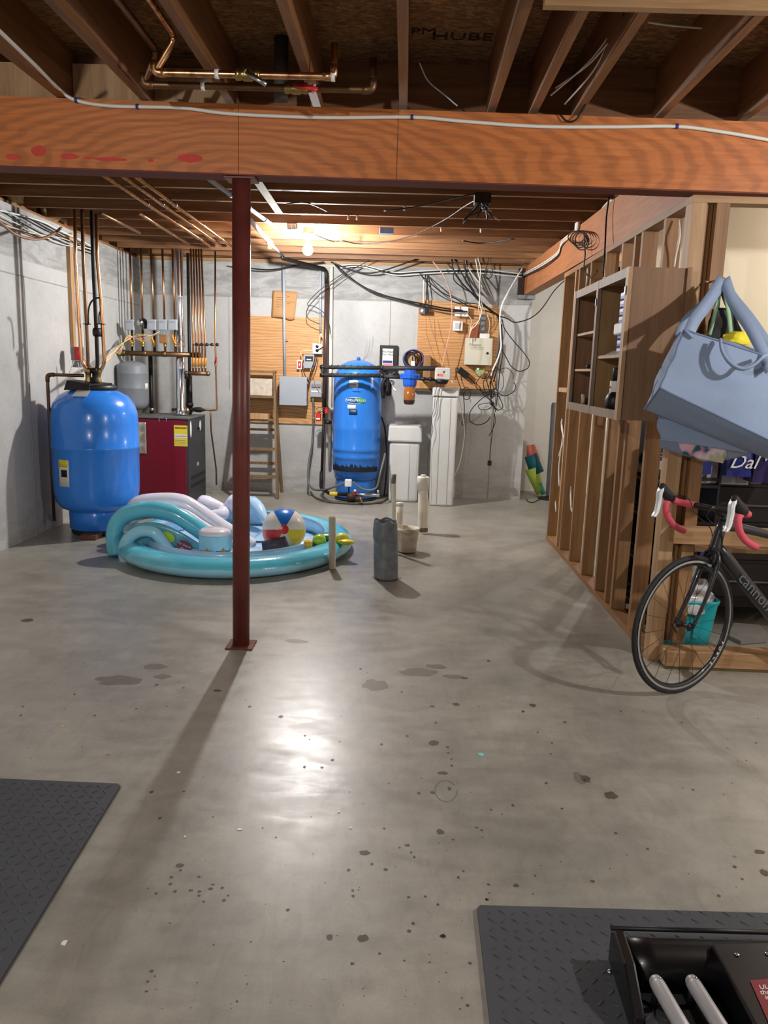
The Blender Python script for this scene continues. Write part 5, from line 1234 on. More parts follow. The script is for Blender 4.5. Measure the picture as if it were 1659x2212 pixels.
# small bits on the floor
t = M().lathe([(0,.0007),(.013,.0007),(.013,.0016),(0,.0018)], P(1039,1630,Z=0), 18).build('teal_dot', mat('teal_sticker', srgb(140,214,216), .4), None, 'round pale teal sticker on the bare floor', 'sticker')
def flake(px, py, a, b, mt, label, name='paint_chip'):
    c = P(px, py, Z=0); m_ = M(); r_ = random.Random(px)
    m_.prism([(c.x+a*math.cos(k*math.pi/4)*(.7+.5*r_.random()), c.y+b*math.sin(k*math.pi/4)*(.7+.5*r_.random()), .0008) for k in range(8)], (0,0,.0015)); m_.build(name, mt, None, label, 'debris')
flake(139,2038,.008,.010,WHT,'largest white chip on the floor beside the left mat')
flake(386,1669,.007,.006,WHT,'white chip on the post shadow at left')
flake(400,1808,.004,.004,WHT,'tiny white chip below the post shadow')
flake(517,1792,.009,.005,WHT,'irregular white chip left of the floor glare')
flake(732,1755,.004,.004,WHT,'tiny white dot right of the floor glare')
flake(757,1789,.005,.004,WHT,'small white dot lower right of the floor glare')
flake(135,1569,.006,.005,YEL,'yellow speck on the floor at far left')
flake(957,2023,.008,.006,BLK,'small black and red scrap on the floor near the bottom','floor_scrap')
flake(959,2021,.003,.002,RED,'red fleck on the small black scrap','floor_scrap')

# ================================================================== INFLATABLE POOL
AQ = mat('aqua_vinyl', srgb(96,196,222), .16, var=.10, vs=5, coat=.6, bump=.6, bs=14)
AQL = mat('pale_aqua_vinyl', srgb(152,214,238), .18, var=.06, vs=5, coat=.6, bump=.6, bs=14)
AQD = mat('deep_aqua_vinyl', srgb(30,130,150), .14, var=.12, vs=5, coat=.6, bump=.2, bs=22)
WV = mat('white_vinyl', srgb(226,226,240), .16, var=.03, coat=.6, bump=.15, bs=18)
LIN = mat('liner_vinyl', srgb(168,206,236), .2, var=.06, coat=.4, bump=.5, bs=9)
pcx, pcy, prx, pry = -1.33, 6.15, .94, 1.05
t = T('paddling_pool', 'round aqua inflatable kids pool with a white slide, behind the maroon post', 'pool', (pcx,pcy,0))
def wr(a, b, s=1.0): return mnoise.noise(Vector((math.cos(a)*6*s, math.sin(a)*6*s, b)))
def ring_pt(a, b, r1, r2, z0, wa=.012):
    # a around the pool, b around the tube section
    k = 1+wa*wr(a, 0, 2.2)+.022*math.sin(a*38+3*math.sin(a*5))*max(0,math.cos(b))
    rr = r1*math.cos(b)*k
    return (pcx+math.cos(a)*(prx-r1*1.0+rr), pcy+math.sin(a)*(pry-r1*1.0+rr), z0+r2*math.sin(b))
for nm, b0, b1, mt in (('ring_lower', -math.pi, .12, AQL), ('ring_upper', .12, math.pi, AQ)):
    m_ = M(); m_.grid(lambda u, v: ring_pt(2*math.pi*u, b0+(b1-b0)*v, .110, .072, .074), 160, 12, closed_u=True); m_.build(nm, mt, t)
m_ = M(); m_.grid(lambda u, v: (pcx+math.cos(2*math.pi*u)*(prx-.18)*v, pcy+math.sin(2*math.pi*u)*(pry-.18)*v, .012+.016*abs(mnoise.noise(Vector((math.cos(6.28*u)*v*5, math.sin(6.28*u)*v*5, 2))))+.05*max(0,v-.8)), 64, 14, closed_u=True); m_.build('pool_floor', LIN, t)
m_ = M(); m_.grid(lambda u, v: (pcx+math.cos(2*math.pi*u)*(prx-.21-.02*v), pcy+math.sin(2*math.pi*u)*(pry-.21-.02*v), .03+.13*v), 96, 4, closed_u=True); m_.build('inner_wall', LIN, t, solid=.003)
# slide: front aqua arch, white back arch, ridged white surface between
YF, YB = 5.62, 6.20
fa = PP([(252,1196),(247,1165),(251,1135),(268,1114),(300,1103),(335,1101),(375,1110),(410,1130),(445,1155),(478,1178),(500,1190)], Y=YF+.1)
m_ = M(); m_.tube(smooth_path(fa, 6), [.062]*7+[.07]*41+[.06]*13 if False else .064, 18); m_.build('front_arch', AQ, t)
ba = PP([(280,1150),(284,1115),(300,1090),(345,1083),(392,1086),(430,1107),(470,1135),(510,1160),(545,1182)], Y=YB)
m_ = M(); m_.tube(smooth_path(ba, 6), .072, 18); m_.build('back_arch', WV, t)
# side panel under front arch with an opening
oa = PP([(262,1218),(262,1195),(272,1172),(300,1158),(332,1165),(350,1190),(352,1222)], Y=5.60)
m_ = M(); m_.tube(smooth_path(PP([(272,1215),(268,1190),(276,1165),(302,1148),(332,1150),(352,1172),(372,1200)], Y=5.60), 6), .045, 14); m_.build('opening_cushion', AQL, t)
pl = smooth_path(PP([(290,1130),(340,1128),(385,1145),(430,1172),(462,1195)], Y=5.68), 5)
m_ = M(); n_ = len(pl)-1
m_.grid(lambda u, v: (pl[min(n_,int(round(u*n_)))].x, 5.66-.0*v, .10+(pl[min(n_,int(round(u*n_)))].z-.10)*v), n_, 5); m_.build('side_panel', mat('panel_vinyl', srgb(104,176,196), .2, var=.08, coat=.5), t, solid=.012)
sl = PP([(300,1112),(345,1098),(395,1108),(430,1130),(465,1152),(500,1176),(520,1192)], Y=6.0)
sp_ = smooth_path(sl, 5)
m_ = M(); n_ = len(sp_)-1
m_.grid(lambda u, v: (sp_[int(round(u*n_))].x, 5.74+.42*v, sp_[int(round(u*n_))].z-.03+.035*abs(math.sin(v*math.pi*3))), n_, 36); m_.build('slide_surface', WV, t, solid=.01)
m_ = M(); m_.tube(smooth_path(PP([(262,1130),(290,1105),(330,1094),(372,1100),(410,1122),(440,1142)], Y=6.02),5), .04, 12); m_.build('inner_edge', AQL, t)
# stump with starfish at the foot of the slide
s0 = P(463, 1200, Y=5.50)
m_ = M(); m_.grid(lambda u, v: (s0.x+(.118+.006*math.sin(u*2*math.pi*9))*math.cos(2*math.pi*u), 5.53+.10*math.sin(2*math.pi*u), .14+.135*v), 60, 6, closed_u=True); m_.build('stump', AQL, t)
m_ = M(); m_.lathe([(0,.297),(.06,.295),(.10,.285),(.122,.268),(.118,.25)], (s0.x,5.53,0), 30); m_.build('stump_top', WV, t)
STAR = mat('starfish_print', srgb(196,140,50), .3)
for px in (447, 481):
    c = P(px, 1192, Y=5.425); c.y = 5.53-.102*math.sqrt(max(.05,1-((c.x-s0.x)/.125)**2))-.006
    vs = [c+Vector(((.03 if k % 2 == 0 else .012)*math.sin(k*math.pi/5), 0, (.03 if k % 2 == 0 else .012)*math.cos(k*math.pi/5))) for k in range(10)]
    M().prism([v for v in vs], (0,.002,0)).build('starfish_print', STAR, t)
# printed creature and badge
LIME = mat('lime_print', srgb(168,206,60), .25, coat=.4)
PRW = mat('pale_print', srgb(206,226,228), .3)
BAD = mat('maroon_badge', srgb(136,44,62), .3, coat=.3)
def blob(px, py, rx, ry, mt, nm, yy=5.635, rot=0, lab=None):
    c = P(px, py, Y=yy); k = pxm(yy)
    vs = []
    for i in range(24):
        a = i*math.pi/12; x, z = rx*k*math.cos(a), ry*k*math.sin(a)
        vs.append((c.x+x*math.cos(rot)-z*math.sin(rot), yy, c.z+x*math.sin(rot)+z*math.cos(rot)))
    return M().prism(vs, (0,.003,0)).build(nm, mt, t, lab)
blob(362,1160,17,11,LIME,'lime_print',5.635,-.4); blob(350,1172,10,9,LIME,'lime_print',5.636,.8)
blob(352,1183,17,9,PRW,'pale_print',5.632,-.3); blob(343,1186,4,3.5,mat('brown_print', srgb(120,90,60), .4),'brown_print',5.628); blob(369,1190,3.5,3.5,BAD,'red_print',5.628)
bd = blob(398,1181,18,12,BAD,'maroon_badge',5.630,-.45)
for s_, px, py in (('my beach', 398, 1177), ('days', 397, 1186)):
    text(s_, P(px, py, Y=5.628), .028 if s_ != 'days' else .036, WHT, t, (1,0,-.45), (.45,0,1), .0006, shear=.2)
# white inflated shape behind
t2 = M()
A, B, C_ = P(427,1085,Y=6.95), P(485,1098,Y=6.95), P(545,1082,Y=6.95)
t2 = T('inflated_arm', 'white inflated vinyl shape behind the pool slide, by the post', 'inflatable', (B.x, 6.95, .18)); 
M().tube(smooth_path([A,A.lerp(B,.5),B],5), [.05,.075,.08,.082,.08,.072,.066,.06,.052,.044,.036], 16).build('left_lobe', WV, t2)
M().tube(smooth_path([B,B.lerp(C_,.5)+Vector((0,0,.02)),C_],5), [.036,.05,.07,.085,.09,.092,.09,.085,.08,.06,.03], 16).build('right_lobe', WV, t2)
M().tube(smooth_path([B+Vector((0,-.02,0)),P(478,1112,Y=6.85),P(440,1114,Y=6.8)],5), [.036,.05,.06,.065,.065,.064,.06,.055,.05,.045,.03], 14).build('lower_lobe', WV, t2)
M().tube(smooth_path([C_,P(562,1105,Y=6.8),P(575,1130,Y=6.7)],5), [.05,.055,.06,.06,.06,.055,.05,.045,.04,.035,.02], 14).build('drooping_lobe', LIN, t2)
# crumpled liner folds
for k, (x0, y0, x1, y1, zz_) in enumerate(((-1.1,5.75,-.75,6.2,.07),(-1.25,6.3,-.85,6.7,.09),(-1.0,6.1,-.6,6.5,.06))):
    m_ = M(); m_.grid(lambda u, v: (x0+(x1-x0)*u, y0+(y1-y0)*v, .03+zz_*math.sin(math.pi*u)*math.sin(math.pi*v)*(1+.8*mnoise.noise(Vector((u*4,v*4,k))))), 14, 14); m_.build('liner_fold', LIN, t)
# beach ball
bc_ = P(613.5,1144,Y=5.86); R_ = .171
cz_ = bc_
axv = (Vector((0,0,CAMH))-bc_).normalized(); axv = (axv+Vector((0,-.0,.0))).normalized()
U_ = Vector((0,0,1))-axv*axv.z; U_.normalize(); W_ = axv.cross(U_)
tb = T('beach_ball', 'beach ball with blue, white, red and yellow panels in the pool', 'ball', (bc_.x,bc_.y,bc_.z-R_))
cols = [('blue', srgb(30,110,196)),('white', srgb(226,222,214)),('red', srgb(206,56,50)),('white', None),('yellow', srgb(224,204,50)),('white', None)]
mw = mat('ball_white', srgb(228,224,216), .25, var=.03, coat=.4)
for i, (nm, c) in enumerate(cols):
    mt = mw if nm == 'white' else mat('ball_'+nm, c, .22, var=.04, coat=.4)
    a0 = math.radians(-30+60*i)
    m_ = M(); m_.grid(lambda u, v: bc_+axv*(R_*math.cos(.20+(math.pi-.40)*u))+(U_*math.cos(a0+math.radians(60)*v)+W_*math.sin(a0+math.radians(60)*v))*(R_*math.sin(.20+(math.pi-.40)*u)), 20, 8); m_.build('panel', mt, tb, label=nm+' panel')
for s_ in (1,-1):
    m_ = M(); m_.grid(lambda u, v: bc_+axv*(s_*R_*1.004*math.cos(.21*u))+(U_*math.cos(6.2832*v)+W_*math.sin(6.2832*v))*(R_*1.004*math.sin(.21*u)), 5, 20); m_.build('end_cap', mat('ball_cap', srgb(206,48,44), .25, coat=.4), tb, label='red end cap')
# toys in the pool
c = P(577,1185,Y=5.62)
t = T('toy_chest', 'dark brown toy treasure chest leaning under the beach ball', 'toy', c-Vector((0,0,.04)))
m_ = M(); m_.X = Matrix.Translation((c.x+.05,c.y+.06,.11)) @ Matrix.Rotation(-.25,4,'Y'); m_.rbox(-.09,.09,-.05,.05,-.045,.03,.006); m_.build('chest_body', mat('toy_brown', srgb(110,58,50), .4), t)
m_ = M(); m_.X = Matrix.Translation((c.x+.05,c.y+.06,.145)) @ Matrix.Rotation(-.25,4,'Y'); m_.lathe([(0,-.09),(.05,-.09),(.05,.09),(0,.09)], (0,0,0), 16, 'x'); m_.build('chest_lid', mat('toy_grey', srgb(70,70,84), .4), t)
c = P(665,1178,Y=5.75); M().lathe([(0,-.03),(.03,-.03),(.034,.0),(.034,.035),(.026,.035),(.026,.0),(0,.0)], c, 20).build('toy_cup', mat('toy_yellow', srgb(236,196,60), .3), None, 'small yellow toy cup on the pool rim', 'toy')
t = T('toy_turtle', 'lime and green toy turtle printed with yellow on the right pool rim', 'toy', P(700,1165,Y=5.85))
c = P(690,1166,Y=5.85); M().sphere(c, .05, 14, (1.1,1,.9)).build('shell', LIME, t)
c = P(707,1160,Y=5.95); M().sphere(c, .07, 14, (1.3,1,.5)).build('green_flap', mat('toy_green', srgb(30,120,90), .3), t)
c = P(738,1163,Y=5.90); M().sphere(c, .05, 14, (1.2,1.0,.9)).build('head', mat('toy_lemon', srgb(224,214,60), .3), t)
c = P(748,1171,Y=5.84); M().sphere(c, .045, 14, (1.5,1.0,.5)).build('beak', mat('toy_lemon2', srgb(214,210,50), .3), t)
c = P(733,1159,Y=5.83); M().sphere(c, .012, 10).build('eye', WHT, t)

# ================================================================== CABINET hung on the stud wall
CZ0, CZ1, CY0, CY1 = 1.268, 1.995, 3.845, 5.02
t = T('wall_cabinet', 'open brown wooden wall cabinet without doors, hung on the stud wall', 'cabinet', (1.19, 4.43, CZ0))
x0, x1 = 1.045, 1.341
M().box(x0+.0205, x1-.02, CY0, CY0+.014, CZ0, CZ1).build('side_panel', CAB, t)
M().box(x0+.0205, x1, CY1-.014, CY1, CZ0, CZ1).build('side_panel', CAB, t)
M().box(x1-.008, x1, CY0+.015, CY1-.015, CZ0+.002, CZ1-.002).build('back_panel', CABIN, t)
M().box(x0+.0205, x1-.009, CY0+.015, CY1-.015, CZ0+.02, CZ0+.036).build('bottom_panel', CABIN, t)
M().box(x0+.0205, x1-.009, CY0+.015, CY1-.015, CZ1-.03, CZ1-.014).build('top_panel', CABIN, t)
ym = P(1281,750,X=x0).y
M().box(x0+.0205, x1-.009, ym-.008, ym+.008, CZ0+.037, CZ1-.031).build('divider', CABIN, t)
fx0, fx1 = x0, x0+.0195
M().box(fx0, fx1, CY0-.012, CY0+.035, CZ0, CZ1).build('face_stile', PALE, t)
for y0, y1 in ((CY1-.04, CY1), (ym-.02, ym+.02)): M().box(fx0, fx1, y0, y1, CZ0, CZ1).build('face_stile', CABG, t)
for z0, z1 in ((CZ0, CZ0+.045), (CZ1-.045, CZ1)):
    for y0, y1 in ((CY0+.0355, ym-.0205), (ym+.0205, CY1-.0405)): M().box(fx0+.001, fx1-.001, y0, y1, z0, z1).build('face_rail', CABG, t)
sr = P(1318,767,X=x0+.03).z; s1 = P(1263,719,X=x0+.03).z; s2 = P(1257,797,X=x0+.03).z
M().box(x0+.022, x1-.01, CY0+.016, ym-.009, sr-.016, sr).build('shelf', PALE, t)
for z in (s1, s2): M().box(x0+.022, x1-.01, ym+.009, CY1-.016, z-.014, z).build('shelf', PALE, t)
M().box(x1-.019, x1+.002, CY0-.012, CY0+.012, CZ0-.01, CZ1+.004).build('end_trim', CAB, t)
for y, z in ((ym-.0,P(1283,655,X=x0).z),(CY0+.012,P(1350,628,X=x0).z)): M().rbox(fx0-.006, fx0-.0005, y-.010, y+.010, z-.02, z+.02, .002).build('hinge', STEEL, t)
# contents
def inY(px): return P(px, 760, X=x0+.05).y
t = T('blue_strip', 'tall blue divided organiser strip propped in the upper right cabinet bay', 'organiser', (x0+.08, inY(1342), sr))
ya, yb = inY(1353), inY(1335); z1_ = P(1342,632,X=x0+.05).z
CB = mat('cell_blue', srgb(20,84,190), .35)
n_ = 8; hh = (z1_-sr-.002)/n_
for k in range(n_):
    z = sr+.001+hh*k
    M().rbox(x0+.04, x0+.08, ya, yb, z, z+hh-.003, .003).build('blue_cell', CB, t)
    if k not in (2,3): M().box(x0+.0385, x0+.0398, ya+.02, yb-.008, z+.016, z+.03).build('letter_mark', WHT, t)
M().rbox(x0+.022, x0+.037, inY(1351), inY(1333), P(1340,722,X=x0+.03).z, P(1340,697,X=x0+.03).z, .01).build('white_case', WHT, None, 'white rounded plastic case fixed over the blue strip in the cabinet', 'case')
m_ = M(); m_.grid(lambda u, v: (x0+.03+.12*u, CY0+.05+(ym-CY0-.09)*v, sr+.001+.035*math.sin(math.pi*u)*math.sin(math.pi*v)*(1+mnoise.noise(Vector((u*5,v*7,0))))), 12, 18); m_.build('plastic_bag', mat('cloudy_plastic', srgb(186,180,172), .25, coat=.3), None, 'crumpled cloudy plastic bag on the middle cabinet shelf', 'bag')
by_ = inY(1322); bx_ = x0+.085; z0 = CZ0+.037
t = T('black_bottle', 'large black bottle with a white label in the lower right cabinet bay', 'bottle', (bx_,by_,z0))
za, zb2, zc = P(1320,850,X=x0+.05).z, P(1330,823,X=x0+.05).z, P(1330,793,X=x0+.05).z
M().lathe([(0,0),(.040,0),(.048,.015),(.050,za-z0-.03),(.040,za-z0-.005),(.030,za-z0+.005),(.029,zb2-z0),(0,zb2-z0)], (bx_,by_,z0), 28).build('body', BLK, t)
M().lathe([(.0305,za-z0+.008),(.031,za-z0+.01),(.031,zb2-z0-.003),(.0305,zb2-z0-.001)], (bx_,by_,z0), 28).build('label', WHT, t)
M().lathe([(0,zb2-z0+.001),(.022,zb2-z0+.001),(.021,zc-z0-.01),(.016,zc-z0),(0,zc-z0)], (bx_,by_,z0), 24).build('cap', BLKR, t)
text('not', (bx_-.0315, by_-.005, (za+zb2)/2), .022, RED, t, (0,-1,0), (0,0,1))
c = Vector((x0+.07, inY(1267), s2+.0145)); M().lathe([(0,-.02),(.0135,-.02),(.0135,.02),(0,.02)], c, 14, 'y').build('black_canister', BLK, None, 'small black cylinder lying on the left cabinet shelf', 'canister')
c = Vector((x0+.07, inY(1260), CZ0+.037+.030)); M().lathe([(.013,-.010),(.030,-.010),(.030,.010),(.013,.010),(.013,-.010)], c, 24, ax=(1,-.25,0)).build('tape_roll', WHTC, None, 'roll of white tape standing at the bottom of the left cabinet bay', 'tape roll')
# cables in the stud bays
for k, (pts, l) in enumerate((([(1214,905),(1213,925),(1218,950),(1210,975),(1200,1010),(1201,1040),(1199,1065),(1201,1105)], 'pale cable in the farthest stud bay, left strand'),
    ([(1211,905),(1216,935),(1214,955),(1210,985),(1207,1015),(1208,1050)], 'pale cable in the farthest stud bay, right strand'),
    ([(1243,895),(1236,920),(1227,945),(1226,975),(1230,1010),(1232,1050),(1233,1090),(1235,1105)], 'white cable looping low in the second stud bay'),
    ([(1239,895),(1234,915),(1231,950),(1229,990),(1232,1040),(1234,1095)], 'second white cable beside the loop in the second stud bay'),
    ([(1270,575),(1268,600),(1265,620),(1261,630)], 'short white cable above the cabinet far end'),
    ([(1458,475),(1455,505),(1448,540),(1446,575)], 'yellowish cable in the nearest stud bay above the cabinet'),
    ([(1466,475),(1468,510),(1460,550),(1456,577)], 'white cable in the nearest stud bay above the cabinet'))):
    cable('stud_bay_cable', l, 'cable', PP(pts, X=1.40), .006, WHTC if k != 5 else mat('yellow_cable', srgb(220,206,130), .5))
# ---- back right room: grey tower, float
b = P(1187,1078,Z=0); b.x -= .01; tpz = P(1195,870,Y=b.y).z
t = T('grey_tower', 'tall slim dark grey cylinder on a round black base by the white wall', 'tower fan', (b.x,b.y,0))
M().lathe([(0,.03),(.055,.03),(.06,.06),(.066,tpz-.03),(.06,tpz),(0,tpz)], (b.x+.02,b.y,0), 24).build('column', mat('tower_grey', srgb(78,82,90), .55), t)
M().lathe([(0,.001),(.15,.001),(.15,.012),(.06,.03),(0,.03)], (b.x+.02,b.y,0), 28).build('base', BLK, t)
cable('black_cable', 'black cord curling on the floor left of the grey tower', 'cord', PP([(1137,1078),(1142,1084),(1152,1085),(1165,1079),(1180,1076)], Z=.006), .005, BLK)
c = P(1157,1055,Z=0)
t = T('folded_float', 'colourful folded pool toy in coral, teal and lime leaning by the white wall', 'pool toy', (1.60,9.55,0))
c0_ = P(1149,975,Y=9.6); 
M().tube([(c0_.x-.02,9.6,c0_.z+.08),(c0_.x+.02,9.58,.44)], [.05,.085], 12).build('coral_part', mat('coral_vinyl', srgb(240,130,120), .4), t)
M().tube([(c0_.x-.02,9.55,.50),(c0_.x+.07,9.53,.28)], [.08,.09], 12).build('teal_part', mat('teal_fabric', srgb(20,104,120), .5), t)
M().tube([(c0_.x,9.53,.34),(c0_.x+.12,9.5,.035)], [.09,.05], 12).build('lime_part', mat('lime_vinyl', srgb(190,216,90), .4), t)
M().tube([(c0_.x+.09,9.49,.16),(c0_.x+.16,9.47,.03)], [.04,.03], 10).build('mint_part', mat('mint_vinyl', srgb(90,190,160), .4), t)

# ================================================================== BEHIND THE RETURN WALL (right)
DKW = mat('dark_furniture', srgb(30,20,20), .35, var=.2)
t = T('dark_dresser', 'large dark wooden dresser standing behind the timber rail', 'dresser', (2.3, 4.8, 0))
M().rbox(1.88, 3.1, 4.62, 5.12, .10, 1.13, .006).build('carcass', DKW, t)
for k in range(4):
    z = .17+.235*k
    d_ = M().rbox(1.89, 3.07, 4.605, 4.619, z, z+.215, .005).build('drawer', DKW, t)
    M().rbox(1.98, 2.28, 4.575, 4.60, z+.10, z+.112, .004).build('handle', mat('dim_steel', srgb(120,116,116), .35, .8) if k == 0 else bpy.data.materials['dim_steel'], d_)
for x in (1.87, 3.03):
    for y in (4.64, 5.04): M().box(x, x+.06, y, y+.06, .001, .099).build('leg', DKW, t)
M().rbox(1.84, 3.12, 4.60, 5.14, 1.131, 1.16, .006).build('top', DKW, t)
BLU = mat('navy_wrap', srgb(30,44,120), .25, var=.2, coat=.4); CLR = mat('clear_wrap', srgb(206,206,212), .18, var=.08, vs=14, coat=.6, bump=.4, bs=20)
def pack(name, label, px0, py0, px1, py1, Y, d, mt, txt=None, tc=None, sz=.07, sh=.3, cat='package'):
    X0, X1, Z0, Z1 = rectY(px0, py0, px1, py1, Y)
    t = T(name, label, cat, ((X0+X1)/2, Y+d/2, Z0))
    m_ = M(); nx, nz = 12, 8
    def fn(u, v, s):
        b = .018*math.sin(math.pi*u)*math.sin(math.pi*v)+.008*mnoise.noise(Vector((u*5,v*4,X0*3)))
        return (X0+(X1-X0)*u, (Y-b) if s == 0 else (Y+d+b), Z0+(Z1-Z0)*v)
    m_.grid(lambda u, v: fn(u,v,0), nx, nz); m_.grid(lambda u, v: fn(u,v,1), nx, nz)
    m_.box(X0+.002, X1-.002, Y+.004, Y+d-.004, Z0, Z1)
    m_.build('wrap', mt, t)
    if txt: text(txt, ((X0+X1)/2, Y-.03, (Z0+Z1)/2), sz, tc, t, shear=sh)
    return t, X0, X1, Z0, Z1
SZ = 1.163
t, X0, X1, Z0, Z1 = pack('toilet_roll_pack', 'clear-wrapped white paper roll pack on the dark dresser under the blue bag', 1512, 985, 1620, 1046, 4.50, .10, CLR)
for k in range(4): M().cbox((X0+.06+.085*k, 4.468, (Z0+Z1)/2-.02), .06, .004, .10).build('printed_panel', mat('dim_print', srgb(150,150,170), .5) if k == 0 else bpy.data.materials['dim_print'], t)
M().box(X0+.0, X0+.05, 4.462, 4.466, Z0+.06, Z1-.02).build('blue_corner', BLU, t)
pack('paper_towel_pack', 'blue plastic towel pack printed Dawn-style white script below the hanging bags', 1572, 965, 1630, 1030, 4.36, .10, BLU, 'Dal', LBL, .11, .35)[0]['label'] = 'blue plastic-wrapped pack with white script letters below the hanging bags'
pack('purple_pack', 'dark purple plastic-wrapped pack at the right frame edge below the bags', 1632, 930, 1700, 1044, 4.34, .12, mat('purple_wrap', srgb(46,32,86), .25, var=.2, coat=.4), 'Vivo', LBL, .07, .3)
cx_ = P(1431,1000,Y=4.54).x; zb0, zt0 = P(1431,1040,Y=4.54).z, P(1431,948,Y=4.54).z
sh = T('storage_shelf', 'dark open shelf rack seen between the studs behind the wall', 'shelf', (1.66, 4.75, 0))
for z in (.10, .38, .66, .92, zb0-.002): M().box(1.470, 1.83, 4.46, 5.26, z-.018, z).build('shelf_board', DKW, sh)
M().box(1.470, 1.83, 5.262, 5.285, .001, 1.22).build('back_panel', BLK, sh)
M().box(1.832, 1.845, 4.46, 5.26, .001, 1.22).build('side_panel', BLK, sh)
for y in (4.47, 4.85, 5.25): M().box(1.470, 1.482, y-.006, y+.006, .001, 1.3).build('upright', BLK, sh)
t = T('wipes_canister', 'white, blue and green cleaning wipes canister on the rack behind the stud wall', 'canister', (cx_,4.54,zb0))
M().lathe([(0,0),(.045,0),(.045,.06)], (cx_,4.54,zb0), 24).build('bottom_band', LBL, t)
M().lathe([(.0455,.02),(.0455,.075)], (cx_,4.54,zb0), 24).build('green_band', mat('green_band', srgb(20,110,80), .4), t)
M().lathe([(.045,.075),(.045,.20),(.042,.205),(0,.205)], (cx_,4.54,zb0), 24).build('body', LBL, t)
M().lathe([(.0455,.125),(.0455,.20)], (cx_,4.54,zb0), 24).build('blue_band', mat('label_blue', srgb(60,70,140), .4), t)
M().lathe([(0,.206),(.046,.206),(.046,.235),(.02,.245),(0,.245)], (cx_,4.54,zb0), 24).build('lid', LBL, t)
text('CLO', (cx_-.012, 4.493, zb0+.16), .032, WHT, t)
for k in range(6):
    x = 1.60+.04*k
    M().rbox(x-.016, x+.016, 4.50, 4.58, .3805, .381+.14+.03*(k%3), .004).build('boxed_item', (BLK,DKW,BLU)[k%3], None, ('black','brown','navy')[k%3]+' carton on the low rack shelf, %s from the left' % ('first','second','third','fourth','fifth','sixth')[k], 'carton', 'cartons on the rack')
# teal bin with clear bag
TEAL = mat('teal_plastic', srgb(40,170,180), .35, var=.05)
b0 = P(1480,1412,Y=4.12); b1 = P(1548,1412,Y=4.12)
bxc, byc = 1.63, 4.28
t = T('teal_bin', 'teal plastic bin lined with a clear bag behind the bottom timber', 'bin', (bxc,byc,0))
def rim(z, hx, hy, n=6, r=.05):
    out = []
    for qx, qy, a0 in ((1,1,0),(-1,1,90),(-1,-1,180),(1,-1,270)):
        for j in range(n+1):
            a = math.radians(a0+90*j/n); out.append((bxc+qx*(hx-r)+r*math.cos(a), byc+qy*(hy-r)+r*math.sin(a), z))
    return out
lv = [(.003,.135,.12),(.10,.145,.13),(.24,.158,.142),(.26,.166,.15),(.27,.166,.15),(.27,.156,.14),(.03,.13,.11)]
vs = []; 
for z, hx, hy in lv: vs += rim(z, hx, hy)
n_ = len(rim(0,1,1)); fs = [tuple(range(n_-1,-1,-1))]+[(i*n_+j, i*n_+(j+1)%n_, (i+1)*n_+(j+1)%n_, (i+1)*n_+j) for i in range(len(lv)-1) for j in range(n_)]+[tuple((len(lv)-1)*n_+j for j in range(n_))]
M().add(vs, fs, True).build('tub', TEAL, t)
m_ = M(); m_.grid(lambda u, v: (bxc+(.17-.12*v*v+.02*mnoise.noise(Vector((math.cos(6.28*u)*3,math.sin(6.28*u)*3,v*4))))*math.cos(6.2832*u), byc+(.155-.10*v*v)*math.sin(6.2832*u), .20+.20*v+.05*mnoise.noise(Vector((math.cos(6.28*u)*4,math.sin(6.28*u)*4,v*5)))), 36, 12, closed_u=True)
m_.build('bin_liner', CLR, t, solid=.001)
m_ = M(); m_.tube([(bxc-.02,byc-.05,.36),(bxc+.02,byc-.06,.44),(bxc+.0,byc-.06,.50)], [.03,.022,.004], 8); m_.build('bag_knot', WHT, t)
M().rbox(bxc+.02, bxc+.05, byc-.142, byc-.139, .06, .20, .001).build('sheen_rib', TEAL, t)
p = P(1440,1300,Y=4.3)
M().rbox(1.455,1.50,4.2,4.3,.002,.33,.01).build('black_jug', BLK, None, 'black container standing left of the teal bin behind the posts', 'container')
cc = P(1600,1370,Z=0)
M().prism([P(1585,1352,Z=.004),P(1640,1356,Z=.004),P(1659,1375,Z=.004),P(1655,1388,Z=.004),P(1600,1392,Z=.004),P(1570,1378,Z=.004)][::-1], (0,0,.02)).build('grey_slab', mat('grey_rug', srgb(130,126,120), .8), None, 'flat grey stone-like slab on the floor right of the teal bin', 'slab')

